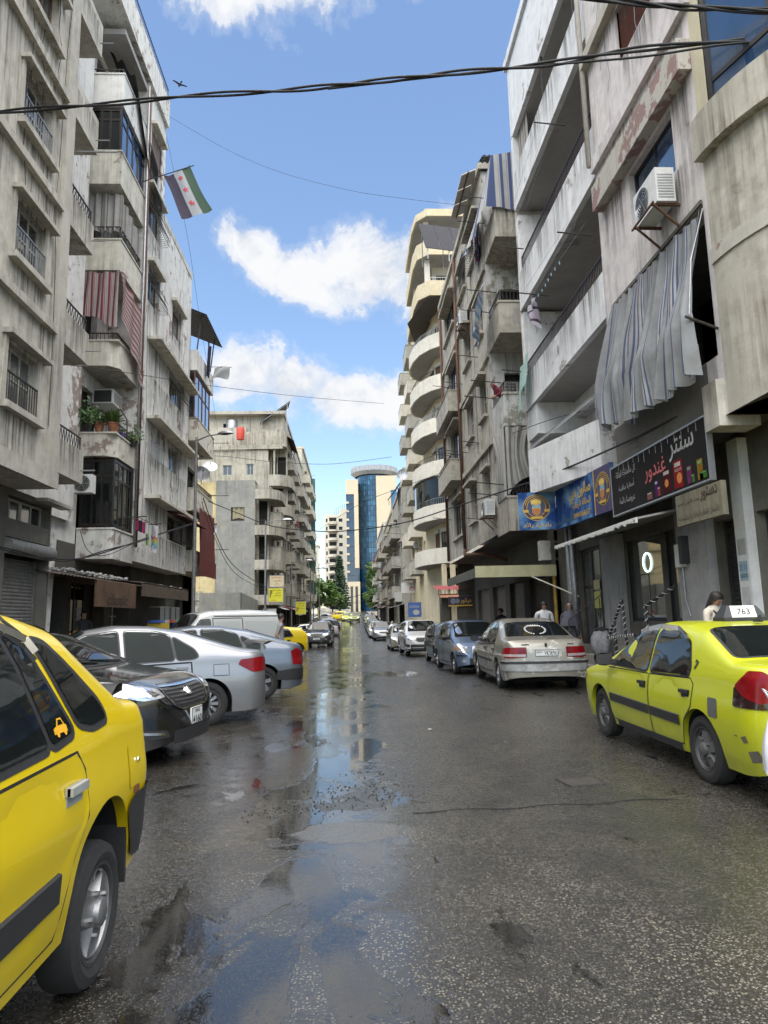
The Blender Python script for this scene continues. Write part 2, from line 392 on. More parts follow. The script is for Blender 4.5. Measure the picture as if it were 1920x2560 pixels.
M_bark=simple('bark_brown',(.09,.07,.05),.9,var=.3)
M_terra=simple('terracotta',(.30,.12,.06),.8,var=.2)

def stainmat():
    m,t,b=newmat('drip_stain');p=pos(t);uv=N(t,'ShaderNodeUVMap').outputs[0];s=N(t,'ShaderNodeSeparateXYZ');L(t,uv,s.inputs[0])
    st=noi(t,scl(t,p,(7,7,.25)),1.4,5,.65);fade=ramp(t,s.outputs[1],[(0,1),(.25,.75),(1,0)]);edge=ramp(t,mth(t,'ABSOLUTE',mth(t,'SUBTRACT',s.outputs[0],.5)),[(.3,1),(.5,0)])
    k=mth(t,'MULTIPLY',mth(t,'MULTIPLY',ramp(t,st,[(.42,0),(.62,1)]),fade),mth(t,'MULTIPLY',edge,.62))
    b.inputs['Base Color'].default_value=(.045,.04,.032,1);b.inputs['Roughness'].default_value=.95
    tr=N(t,'ShaderNodeBsdfTransparent');ms=N(t,'ShaderNodeMixShader');L(t,k,ms.inputs[0]);L(t,tr.outputs[0],ms.inputs[1]);L(t,b.outputs[0],ms.inputs[2]);L(t,ms.outputs[0],t.nodes['Material Output'].inputs[0]);return m
M_stain=stainmat()
def drip(F,u0,u1,zt,h,n,par):
    mb=MB();mb.grid(lambda a,b:F.p(u0+(u1-u0)*a,zt-h*b,n),1,1,uv=True);return mb.build('drip_stain',M_stain,par,recalc=False)
# ------------------------------------------------------------------ ground, road, pavements
def road_material():
    m,t,b=newmat('wet_asphalt');p=pos(t);s=N(t,'ShaderNodeSeparateXYZ');L(t,p,s.inputs[0])
    big=noi(t,scl(t,p,(1,.45,1)),.55,7,.6,.4);mid=noi(t,p,2.3,6,.62,.5);fine=noi(t,p,26,4,.65)
    # exposed aggregate
    def vor(sc,feat='F1',rndm=1):
        v=N(t,'ShaderNodeTexVoronoi',feature=feat);v.inputs['Scale'].default_value=sc;v.inputs['Randomness'].default_value=rndm
        d=N(t,'ShaderNodeVectorMath',operation='ADD');L(t,p,d.inputs[0])
        nn=N(t,'ShaderNodeTexNoise');nn.inputs['Scale'].default_value=45;nn.inputs['Detail'].default_value=1;L(t,p,nn.inputs['Vector'])
        sv=N(t,'ShaderNodeVectorMath',operation='SCALE');L(t,nn.outputs['Color'],sv.inputs[0]);sv.inputs['Scale'].default_value=.012;L(t,sv.outputs[0],d.inputs[1])
        L(t,d.outputs[0],v.inputs['Vector']);return v
    v1=vor(70);sc_=N(t,'ShaderNodeSeparateColor');L(t,v1.outputs['Color'],sc_.inputs[0])
    dist1=v1.outputs['Distance']
    stone=mth(t,'MULTIPLY',ramp(t,dist1,[(.3,1),(.46,0)]),ramp(t,sc_.outputs[0],[(.3,0),(.4,1)]))
    v2=vor(150);sc2=N(t,'ShaderNodeSeparateColor');L(t,v2.outputs['Color'],sc2.inputs[0])
    stone2=mth(t,'MULTIPLY',ramp(t,v2.outputs['Distance'],[(.28,1),(.45,0)]),ramp(t,sc2.outputs[1],[(.5,0),(.6,1)]))
    # where the binder is worn off and the stones show
    wear=ramp(t,mth(t,'ADD',mth(t,'MULTIPLY',big,.6),mth(t,'MULTIPLY',mid,.4)),[(.40,.08),(.6,.95)])
    binder=mixc(t,mid,(.012,.011,.0098),(.030,.0275,.0235))
    binder=mixc(t,mth(t,'MULTIPLY',ramp(t,big,[(.5,0),(.7,1)]),.5),binder,(.045,.040,.031))
    stcol=mixc(t,sc_.outputs[2],(.06,.052,.04),(.30,.265,.195))
    col=mixc(t,mth(t,'MULTIPLY',stone2,mth(t,'MULTIPLY',wear,.6)),binder,(.13,.118,.09))
    col=mixc(t,mth(t,'MULTIPLY',stone,wear),col,stcol)
    # standing water: a shallow stream down the middle, hollows, and ruts
    cx=mth(t,'ABSOLUTE',mth(t,'SUBTRACT',s.outputs[0],mth(t,'ADD',-.28,mth(t,'MULTIPLY',mth(t,'SUBTRACT',big,.5),1.6))))
    stream=ramp(t,cx,[(.15,1),(.5,.55),(1.35,0)])
    far=ramp(t,mth(t,'MULTIPLY',s.outputs[1],.02),[(.08,.04),(.4,.26)])
    leftwet=ramp(t,mth(t,'MULTIPLY',mth(t,'ADD',s.outputs[0],6),.1),[(.25,.38),(.60,.42),(.70,.06)])
    wet=mth(t,'ADD',mth(t,'MULTIPLY',stream,.40),mth(t,'ADD',far,leftwet))
    wet=mth(t,'ADD',wet,mth(t,'MULTIPLY',mth(t,'SUBTRACT',mid,.5),1.5))
    wet=mth(t,'ADD',wet,mth(t,'MULTIPLY',mth(t,'SUBTRACT',big,.5),.9))
    wet=mth(t,'ADD',wet,mth(t,'MULTIPLY',mth(t,'SUBTRACT',noi(t,p,13,4,.7,.4),.5),.9))
    water=ramp(t,wet,[(.46,0),(.54,.62),(.72,1)])
    # a smooth repair patch and hollows that hold water, each with its own outline
    nz=mth(t,'MULTIPLY',mth(t,'SUBTRACT',noi(t,p,5.5,5,.65),.5),1.5)
    def spot(x,y,rx,ry,rot=0,k=1.0):
        mp=N(t,'ShaderNodeMapping',vector_type='TEXTURE');mp.inputs['Location'].default_value=(x,y,0);mp.inputs['Rotation'].default_value=(0,0,rot);mp.inputs['Scale'].default_value=(rx,ry,1000);L(t,p,mp.inputs['Vector'])
        ln=N(t,'ShaderNodeVectorMath',operation='LENGTH');L(t,mp.outputs[0],ln.inputs[0]);return mth(t,'ADD',ln.outputs['Value'],mth(t,'MULTIPLY',nz,k))
    def hole(d):return ramp(t,d,[(.9,1),(1.0,0)])
    pm=hole(spot(-.04,5.13,.40,.26,0,.35));pud=None
    for q in ((-.58,5.13,.20,.09,.2),(-.32,4.84,.22,.07,0),(.32,4.88,.085,.10,0),(-.42,5.62,.2,.08,.2),(.07,5.52,.08,.04,0),(-.1,8.4,.10,.28,0),(-.09,9.5,.12,.4,0),(-.4,11.5,.25,.7,0),(1.2,20,.8,1.2,0)):
        h0=hole(spot(*q));pud=h0 if pud is None else mth(t,'MAXIMUM',pud,h0)
    np_=mth(t,'ADD',noi(t,scl(t,p,(1.5,.8,1)),1.2,5,.62,.5),mth(t,'MULTIPLY',mth(t,'ADD',stream,leftwet),.12));pud=mth(t,'MAXIMUM',pud,ramp(t,np_,[(.645,0),(.67,1)]))
    lump=None
    for q in ((-.1,5.83,.34,.16,0,1.3),(.2,6.15,.36,.3,.3,1.5),(.5,7.0,.28,.5,0,1.5),(-.5,8.8,.2,.3,0,1.6)):
        h0=hole(spot(*q));lump=h0 if lump is None else mth(t,'MAXIMUM',lump,h0)
    water=mth(t,'MULTIPLY',water,mth(t,'SUBTRACT',1.0,lump));col=mixc(t,mth(t,'MULTIPLY',lump,.85),col,mixc(t,noi(t,p,40,4),(.008,.0075,.007),(.04,.037,.032)))
    pud=mth(t,'MULTIPLY',pud,mth(t,'SUBTRACT',1.0,pm));water=mth(t,'MAXIMUM',mth(t,'MULTIPLY',water,mth(t,'SUBTRACT',1.0,mth(t,'MULTIPLY',pm,.8))),pud)
    col=mixc(t,mth(t,'MULTIPLY',pm,.85),col,mixc(t,noi(t,p,90,3),(.05,.047,.043),(.11,.105,.095)));col=mixc(t,mth(t,'MULTIPLY',pud,.8),col,(.012,.011,.010))
    col=mixc(t,mth(t,'MULTIPLY',water,.45),col,mixc(t,.5,col,(.012,.012,.012)))
    L(t,col,b.inputs['Base Color'])
    r=mixc(t,water,mixc(t,fine,.36,.18),mixc(t,fine,.17,.06));r=mixc(t,pud,r,.02);L(t,r,b.inputs['Roughness'])
    b.inputs['Specular IOR Level'].default_value=.5;b.inputs['IOR'].default_value=1.85
    h=mth(t,'ADD',mth(t,'MULTIPLY',mth(t,'ADD',stone,mth(t,'MULTIPLY',stone2,.5)),.5),mth(t,'MULTIPLY',fine,.6))
    keep=mth(t,'SUBTRACT',1.0,mth(t,'MULTIPLY',water,.93))
    ripple=mth(t,'MULTIPLY',noi(t,scl(t,p,(9,22,1)),1.6,3,.6,.8),.30)
    h=mth(t,'ADD',mth(t,'MULTIPLY',h,keep),mth(t,'MULTIPLY',mth(t,'MULTIPLY',ripple,water),mth(t,'SUBTRACT',1.0,pud)))
    bump(t,b,h,.55,.008)
    return m
M_road=road_material()
def strip(name,x0,x1,ys,dz,mat_,nx=1,rough=0,lip=0,**tags):
    mb=MB()
    xs=[x0+(x1-x0)*i/nx for i in range(nx+1)]
    for y in ys:
        for x in xs:
            z=gz(y)+dz
            if rough:z += rough*mnoise.noise(Vector((x*.5,y*.35,0)))
            mb.v.append((x,y,z))
    n=nx+1
    for j in range(len(ys)-1):
        for i in range(nx):
            a=j*n+i;mb.f.append((a,a+1,a+n+1,a+n))
    return mb.build(name,mat_,None,smooth=True,recalc=False,**tags)
ysA=[-20+i*2 for i in range(10)]+[i*.5 for i in range(0,60)]+[30+i*2 for i in range(0,36)]+[102+i*8 for i in range(0,40)]
M_ground=wallmat('dusty_ground',(.16,.15,.125),(.22,.20,.17),streak=.2,seedoff=21)
strip('ground',-1500,1500,[-300,-60,14,31,47,70,115,180,235,400,1500],-.06,M_ground,nx=2,kind='structure')
strip('road',-8.6,5.0,ysA,0,M_road,nx=34,rough=.018,kind='structure')
M_pave=wallmat('worn_concrete_paving',(.20,.19,.165),(.28,.265,.23),streak=.15,seedoff=22,rough=.6)
M_kerb=wallmat('kerb_concrete',(.26,.25,.22),(.36,.34,.3),streak=.3,seedoff=23,rough=.7)
def pavement(name,x0,x1,y0,y1,kx,kind='structure'):
    root=put(name,None,kind='structure');mb=MB()
    ys=[y0+(y1-y0)*i/24 for i in range(25)]
    for a,b in zip(ys,ys[1:]):
        za,zb=gz(a),gz(b)
        mb.add([(x0,a,za+.13),(x1,a,za+.13),(x1,b,zb+.13),(x0,b,zb+.13)],[(0,1,2,3)])
    o=mb.build(name+'_bed',M_pave,None,kind='structure');o.parent=root
    # kerb stones, one by one
    y=y0;me=MB().box(-.075,0,-.2,.075,.985,.145).mesh('kerb_stone',M_kerb);tm=MB().box(-.2,-.2,-.02,.2,.2,.012).mesh('paving_tile',M_pave)
    while y<min(y1,y0+60):
        k=put('kerb_stone',me,root,loc=(kx,y,gz(y)));k.rotation_euler=(0,0,rnd.uniform(-.01,.01));y += 1
    y=y0+.2
    while y<min(y1,y0+13):
        x=x0+.22
        while x<x1:
            k=put('paving_tile',tm,root,loc=(x,y,gz(y)+.13+rnd.uniform(-.003,.004)));k.rotation_euler=(rnd.uniform(-.008,.008),rnd.uniform(-.008,.008),0);x += .412
        y += .412
    return root
pavement('pavement',5.05,6.35,7.2,120,4.98)
pavement('pavement',-8.6,-6.6,5,34,-6.55)
pavement('pavement',-7.2,-5.6,53,130,-5.5)
# repaired patch, hollows full of water, crumbled asphalt
M_patch=simple('patch_asphalt',(.045,.043,.04),.55,var=.35,vs=60,bmp=.3)
def blob(name,cx,cy,rx,ry,dz,m,seed,jag=.25,n=44,**tags):
    mb=MB();r=random.Random(seed);ph=[r.uniform(0,6.28)for _ in range(6)]
    pts=[]
    for k in range(n):
        a=2*PI*k/n;q=1+jag*sum(math.sin(a*(j+2)+ph[j])/(j+1.6)for j in range(6))*.6
        x,y=cx+rx*q*math.cos(a),cy+ry*q*math.sin(a)
        pts.append((x,y))
    def zz(x,y):return gz(y)+.018*mnoise.noise(Vector((x*.5,y*.35,0)))+dz
    mb.v=[(cx,cy,zz(cx,cy))]+[(cx+(x-cx)*f,cy+(y-cy)*f,zz(cx+(x-cx)*f,cy+(y-cy)*f))for f in (.5,1)for x,y in pts]
    for k in range(n):
        a,b2=1+k,1+(k+1)% n
        mb.f +=[(0,a,b2),(a,a+n,b2+n,b2)]
    return mb.build(name,m,None,smooth=True,recalc=False,**tags)
M_crumb=simple('loose_asphalt',(.03,.029,.027),.8,var=.5,vs=90,bmp=.6)
crumbs=MB();rr=random.Random(5)
for _ in range(350):
    c0=rr.choice([(-.55,5.75,.35,.2),(.0,5.95,.4,.35),(.15,6.6,.45,.5),(.05,6.2,.5,.4),(-.62,8.9,.25,.35)])
    x,y=rr.gauss(c0[0],c0[2]*.6),rr.gauss(c0[1],c0[3]*.6);q=rr.uniform(.004,.011)
    M3=Matrix.Rotation(rr.uniform(0,3),3,'Z')@ Matrix.Rotation(rr.uniform(0,1),3,'X')
    crumbs.obox((x,y,.018*mnoise.noise(Vector((x*.5,y*.35,0)))+q*.25),(q,q*1.2,q*.8),M3)
crumbs.build('loose_stones',M_crumb,None,kind='stuff',label='loose crumbled asphalt beside the pothole puddles')
# small litter
for i,(x,y,c_,lb)in enumerate([(1.02,9.4,(.6,.6,.58),'scrap of white paper lying on the wet road')]):
    mm=simple('litter_%d' % i,c_,.6)
    mb=MB();mb.grid(lambda a,b:(x+(a-.5)*.045,y+(b-.5)*.03,.012+.012*abs(math.sin(a*7+b*5))),5,4);mb.build('litter',mm,None,label=lb,cat='litter')
# square iron manhole cover and water stain in the lane
mc=thing('manhole_cover','dark square iron manhole cover sunk in the road','manhole cover',(2.05,6.35,.018*mnoise.noise(Vector((2.05*.5,6.35*.35,0)))+.004),.15)
MB().box(-.16,-.13,-.02,.16,.13,.002).build('lid',M_iron,mc)
fr_=MB()
for (a,b,c,d)in ((-.19,-.16,.19,-.135),(-.19,.135,.19,.16),(-.19,-.135,-.165,.135),(.165,-.135,.19,.135)):fr_.box(a,b,-.02,c,d,.005)
fr_.build('frame',M_iron,mc)

# crack running across the lane
rq=random.Random(12);ck=MB();px=.45
while px<2.6:
    x2=px+.09;za=lambda x,y:.018*mnoise.noise(Vector((x*.5,y*.35,0)))+.0035;y1_,y2_=5.58+.05*(px-.45)+.03*math.sin(px*9),5.58+.05*(x2-.45)+.03*math.sin(x2*9);w_=rq.uniform(.006,.018)
    ck.add([(px,y1_-w_,za(px,y1_)),(x2,y2_-w_,za(x2,y2_)),(x2,y2_+w_,za(x2,y2_)),(px,y1_+w_,za(px,y1_))],[(0,1,2,3)]);px=x2
ck.build('road_crack',simple('crack_dark',(.006,.006,.006),.9,var=0),None,recalc=False,kind='structure')
# ------------------------------------------------------------------ building kit
def wall(mb,F,u0,u1,z0,z1,ops=(),n=0,rev=.22):
    """wall face at depth n with openings (u0,u1,z0,z1) and their reveals"""
    us=sorted({u0,u1,*[min(max(o[0],u0),u1)for o in ops],*[min(max(o[1],u0),u1)for o in ops]})
    zs=sorted({z0,z1,*[min(max(o[2],z0),z1)for o in ops],*[min(max(o[3],z0),z1)for o in ops]})
    for a,b in zip(us,us[1:]):
        for c,d in zip(zs,zs[1:]):
            um,zm=(a+b)/2,(c+d)/2
            if any(o[0]<um<o[1]and o[2]<zm<o[3]for o in ops):continue
            mb.add([F.p(a,c,n),F.p(b,c,n),F.p(b,d,n),F.p(a,d,n)],[(0,1,2,3)])
    for (a,b,c,d)in [o[:4]for o in ops]:
        q=n-rev
        mb.add([F.p(a,c,n),F.p(a,d,n),F.p(a,d,q),F.p(a,c,q)],[(0,1,2,3)]);mb.add([F.p(b,c,n),F.p(b,d,n),F.p(b,d,q),F.p(b,c,q)],[(0,1,2,3)])
        mb.add([F.p(a,d,n),F.p(b,d,n),F.p(b,d,q),F.p(a,d,q)],[(0,1,2,3)]);mb.add([F.p(a,c,n),F.p(b,c,n),F.p(b,c,q),F.p(a,c,q)],[(0,1,2,3)])
    return mb
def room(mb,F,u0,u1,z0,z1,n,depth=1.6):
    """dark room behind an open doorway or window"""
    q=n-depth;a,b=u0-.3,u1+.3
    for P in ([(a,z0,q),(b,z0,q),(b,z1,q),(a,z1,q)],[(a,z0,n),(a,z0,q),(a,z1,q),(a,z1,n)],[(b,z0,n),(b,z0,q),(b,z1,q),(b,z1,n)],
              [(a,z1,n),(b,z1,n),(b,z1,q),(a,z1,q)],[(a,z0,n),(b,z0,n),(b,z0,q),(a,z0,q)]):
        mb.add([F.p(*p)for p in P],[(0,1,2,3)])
def window(F,u0,u1,z0,z1,par,n=-.14,cols=2,rows=1,fm=None,gm=None,fw=.05,split=True,shut=0,name='window',transom=None,op=0):
    fm=fm or M_whitewood;gm=gm or M_pane;mb=MB();t=.05
    mb.fb(F,u0,u0+fw,z0,z1,n-t,n);mb.fb(F,u1-fw,u1,z0,z1,n-t,n);mb.fb(F,u0+fw,u1-fw,z0,z0+fw,n-t,n);mb.fb(F,u0+fw,u1-fw,z1-fw,z1,n-t,n)
    W_=(u1-u0-2*fw);ph=fw*.8
    zr=[z0+fw+(z1-z0-2*fw)*i/rows for i in range(rows+1)]
    if transom:zr=[z0+fw,z0+(z1-z0)*transom,z1-fw]
    for i in range(1,cols):c=u0+fw+W_*i/cols;mb.fb(F,c-ph/2,c+ph/2,z0+fw,z1-fw,n-t+.004,n-.004)
    for z in zr[1:-1]:mb.fb(F,u0+fw,u1-fw,z-ph/2,z+ph/2,n-t+.008,n-.008)
    o=mb.build(name,fm,par)
    q=n-t*.55
    if split:
        for i in range(cols):
            for a,b in zip(zr,zr[1:]):
                c0,c1=u0+fw+W_*i/cols,u0+fw+W_*(i+1)/cols
                tl=rnd.uniform(-.008,.008)
                MB().add([F.p(c0,a,q),F.p(c1,a,q+tl),F.p(c1,b,q+tl),F.p(c0,b,q)],[(0,1,2,3)]).build('pane',gm,o)
    else:
        MB().add([F.p(u0+fw,z0+fw,q),F.p(u1-fw,z0+fw,q),F.p(u1-fw,z1-fw,q),F.p(u0+fw,z1-fw,q)],[(0,1,2,3)]).build('pane',gm,o)
    return o
def louvre(F,u0,u1,z0,z1,par,n=-.08,m=None,step=.055,name='shutter'):
    mb=MB();m=m or M_whitewood
    mb.fb(F,u0,u0+.05,z0,z1,n-.03,n);mb.fb(F,u1-.05,u1,z0,z1,n-.03,n);mb.fb(F,u0+.05,u1-.05,z0,z0+.06,n-.03,n);mb.fb(F,u0+.05,u1-.05,z1-.06,z1,n-.03,n)
    z=z0+.07
    while z<z1-.08:
        mb.add([F.p(u0+.05,z,n-.028),F.p(u1-.05,z,n-.028),F.p(u1-.05,z-.02,n),F.p(u0+.05,z-.02,n),F.p(u0+.05,z+.012,n-.028),F.p(u1-.05,z+.012,n-.028),F.p(u1-.05,z-.008,n),F.p(u0+.05,z-.008,n)],BOXF);z += step
    return mb.build(name,m,par)
def roller(F,u0,u1,z0,z1,par,n,m=None,pitch=.08,name='roller_shutter',drum=True):
    mb=MB();z=z0
    while z<z1-.01:
        h=min(pitch,z1-z);pr=[(0,0),(.014,.2),(.02,.5),(.014,.8),(0,1)]
        for (a,p),(b,q)in zip(pr,pr[1:]):mb.add([F.p(u0,z+h*p,n+a),F.p(u1,z+h*p,n+a),F.p(u1,z+h*q,n+b),F.p(u0,z+h*q,n+b)],[(0,1,2,3)])
        z += pitch
    mb.fb(F,u0-.06,u0,z0,z1,n-.03,n+.05);mb.fb(F,u1,u1+.06,z0,z1,n-.03,n+.05);mb.fb(F,u0,u1,z0,z0+.05,n,n+.03)
    o=mb.build(name,m or M_shut,par)
    return o
def railing(F,u0,u1,z0,z1,n,par,step=.11,m=None,r=.008,ends=None,style=0,name='railing'):
    mb=MB();m=m or M_iron
    mb.fb(F,u0,u1,z1-.03,z1,n-.018,n+.018);mb.fb(F,u0,u1,z0,z0+.02,n-.012,n+.012)
    k=max(1,int((u1-u0)/step))
    for i in range(k+1):
        u=u0+(u1-u0)*i/k
        if style == 1 and i<k:
            un=u0+(u1-u0)*(i+.5)/k;mb.bar(F.p(u,z0+.01,n),F.p(un,z1-.02,n),r*1.6,r*1.6);mb.bar(F.p(un,z1-.02,n),F.p(u0+(u1-u0)*(i+1)/k,z0+.01,n),r*1.6,r*1.6)
        else:mb.fb(F,u-r,u+r,z0+.02,z1-.03,n-r,n+r)
    if ends:  # side rails back to the wall
        for u in (u0,u1):
            if u == u1 and ends == 1:continue
            mb.bar(F.p(u,z1-.015,n),F.p(u,z1-.015,n-1.0),.034,.03);mb.bar(F.p(u,z0+.01,n),F.p(u,z0+.01,n-1.0),.024,.02)
            for j in range(1,8):mb.bar(F.p(u,z0+.02,n-j*.125),F.p(u,z1-.03,n-j*.125),r*2,r*2)
    return mb.build(name,m,par)
def balcony(F,u0,u1,z,par,dep=1.1,ph=.9,n=0,slab=.18,m=None,rail=0,th=.12,cap=True,rstep=.11,chamfer=0,style=0,nearwall=True,rm=None):
    """slab with a parapet on three sides; z is the underside"""
    m=m or M_L2;mb=MB();zt=z+slab+ph
    if chamfer:
        c=chamfer;ring=[(u0,n),(u0,n+dep-c),(u0+c,n+dep),(u1-c*0,n+dep),(u1,n)]
        ring2=[(u0+th,n),(u0+th,n+dep-c-.03),(u0+c+.03,n+dep-th),(u1-th,n+dep-th),(u1-th,n)]
        ring=[(u0,n),(u0,n+dep-c),(u0+c,n+dep),(u1,n+dep),(u1,n)]
        k=len(ring);vs=[F.p(u,z,d)for u,d in ring]+[F.p(u,zt,d)for u,d in ring]+[F.p(u,zt,d)for u,d in ring2]+[F.p(u,z+slab,d)for u,d in ring2]
        fs=[tuple(range(k))[::-1]]
        for i in range(k-1):fs +=[(i,i+1,i+1+k,i+k),(i+k,i+1+k,i+1+2*k,i+2*k),(i+2*k,i+1+2*k,i+1+3*k,i+3*k)]
        fs.append(tuple(range(3*k,4*k)));mb.add(vs,fs)
    else:
        mb.fb(F,u0,u1,z,z+slab,n,n+dep)
        if ph:
            mb.fb(F,u0,u1,z+slab,zt,n+dep-th,n+dep);mb.fb(F,u0,u0+th,z+slab,zt,n,n+dep-th);mb.fb(F,u1-th,u1,z+slab,zt,n,n+dep-th)
    if cap and ph:
        mb.fb(F,u0-.03,u1+.03,zt,zt+.05,n+dep-th-.03,n+dep+.03);mb.fb(F,u0-.03,u0+th+.03,zt,zt+.05,n,n+dep-th-.03);mb.fb(F,u1-th-.03,u1+.03,zt,zt+.05,n,n+dep-th-.03)
    o=mb.build('balcony',m,par)
    if rail:railing(F,u0+.06,u1-.06,zt+(.05 if cap else 0),zt+rail,n+dep-.06,o,step=rstep,ends=2,style=style,m=rm)
    return o
def rods(F,u,z,n,par,ln=.9,m=None,tilt=0,side=0,name='clothes_rod',r=.016):
    return MB().tube([F.p(u,z,n),F.p(u+side,z+tilt,n+ln)],r,6).build(name,m or M_iron,par)
def ac_unit(F,u,z,n,label,w=.8,h=.56,d=.3,fan=1,brk=True,grille_side=1):
    """split-unit condenser hung on a wall: n is the wall face"""
    t=thing('air_conditioner',label,'air conditioner',F.p(u,z,n),world_coords=True)
    a,b=u-w/2,u+w/2;n0,n1=n+.1,n+.1+d
    MB().fb(F,a,b,z,z+h,n0,n1).build('casing',M_white,t)
    mb=MB();cx,cz=u+(w*.12),z+h*.5
    for rr_ in (.07,.12,.17,.21,.24):
        mb.tube([F.p(cx+rr_*math.cos(q*PI/9),cz+rr_*math.sin(q*PI/9),n1+.012)for q in range(19)],.006,4,False)
    for q in range(6):mb.tube([F.p(cx,cz,n1+.012),F.p(cx+.24*math.cos(q*PI/3),cz+.24*math.sin(q*PI/3),n1+.012)],.006,4)
    mb.build('fan_grille',M_alu,t)
    MB().add([F.p(cx+.245*math.cos(q*PI/10),cz+.245*math.sin(q*PI/10),n1+.004)for q in range(20)],[tuple(range(20))]).build('fan',M_dark,t)
    mb=MB()
    for i in range(9):mb.fb(F,a-.006,a,z+.06+i*.05,z+.08+i*.05,n0+.03,n1-.03)
    mb.build('louvre',M_alu,t)
    if brk:
        mb=MB()
        for q in (a+.08,b-.08):
            mb.fb(F,q-.02,q+.02,z-.04,z-.001,n+.001,n1+.05);mb.bar(F.p(q,z-.04,n1),F.p(q,z-.42,n+.02),.03,.03)
        mb.fb(F,a,b,z-.035,z-.005,n1+.052,n1+.08);mb.build('bracket',M_rust,t)
    return t
def dish(P,r,label,aim=(-.3,-.8,.5),pole=.5):
    t=thing('satellite_dish',label,'satellite dish',P);d=Vector(aim).normalized()
    q=d.to_track_quat('Z','Y').to_matrix()
    mb=MB();mb.lathe([(r*k/6,.28*r*(k/6)**2)for k in range(0,7)],20);mb.v=[tuple(q @ Vector(v)+Vector((0,0,pole)))for v in mb.v];mb.build('reflector',M_galv,t,smooth=True)
    MB().tube([(0,0,-.02),(0,0,pole*.6),tuple(Vector((0,0,pole))-d*.05)],.02).build('mast',M_iron,t)
    c=Vector((0,0,pole));tip=c+d*r*.95;low=c+q @ Vector((0,-r*.9,.22*r))
    mb=MB();mb.tube([low,tip],.01);mb.tube([tip,tip-d*.12],.03);mb.build('feed_arm',M_iron,t);return t
def solar(P,lab,n=4,w=1.0,h=1.7,tilt=32,rz=0,rows=1,grp=None):
    t=thing('solar_array',lab,'solar panel',P,rz,grp);ct,st=math.cos(R_(tilt)),math.sin(R_(tilt))
    for r in range(rows):
        for i in range(n):
            x0=(i-n/2)*(w+.03);y0=r*(h*ct+.02);z0=.6+r*(h*st+.01)
            A=Vector((x0,y0,z0));U=Vector((w,0,0));V=Vector((0,h*ct,h*st));Nn=U.cross(V).normalized()*.035
            vs=[A,A+U,A+U+V,A+V];MB().add(vs+[v+Nn for v in vs],BOXF).build('panel',M_solar,t)
    mb=MB();X=n*(w+.03)/2;tot=rows*h
    for x in (-X*.9,0,X*.9):
        mb.bar((x,0,.56),(x,tot*ct,.56+tot*st),.04,.05);mb.bar((x,.1,0),(x,.1,.6),.04,.04);mb.bar((x,tot*ct*.9,0),(x,tot*ct*.9,.55+tot*st*.9),.04,.04)
    for k in (.2,.8):mb.bar((-X,tot*ct*k,.54+tot*st*k),(X,tot*ct*k,.54+tot*st*k),.04,.04)
    mb.build('rack',M_galv,t);return t
M_solar=glassmat('solar_cell_blue_black',(.012,.013,.02),.5,.15,0)
def tank(P,r,h,label,m=None):
    t=thing('water_tank',label,'water tank',P);MB().lathe([(0,0),(r,0),(r,h*.9),(r*.9,h),(r*.3,h*1.03),(0,h*1.03)],18).build('barrel',m or M_rubber,t,smooth=30)
    MB().lathe([(0,h*1.03),(r*.28,h*1.03),(r*.28,h*1.1),(0,h*1.1)],12).build('lid',m or M_rubber,t);return t
def hang(name,label,cat,fn,m,nu=14,nv=10,group=None):
    """a single piece of cloth given by a surface function of (s,t), s across, t from top to bottom"""
    mb=MB();mb.grid(fn,nu,nv,uv=True);o=mb.build(name,m,None,smooth=True,recalc=False,label=label,cat=cat,group=group);return o
def corr(F,u0,u1,z0,z1,n0,n1,par,m,name='canopy_sheet',step=.09,amp=.018):
    """corrugated sheet from the wall (n0,z0) out to (n1,z1)"""
    k=max(4,int((u1-u0)/step)*2)
    mb=MB();mb.grid(lambda a,b:F.p(u0+(u1-u0)*a,z0+(z1-z0)*b+amp*(1 if round(a*k)% 2 else-1),n0+(n1-n0)*b),k,2)
    return mb.build(name,m,par,recalc=False)

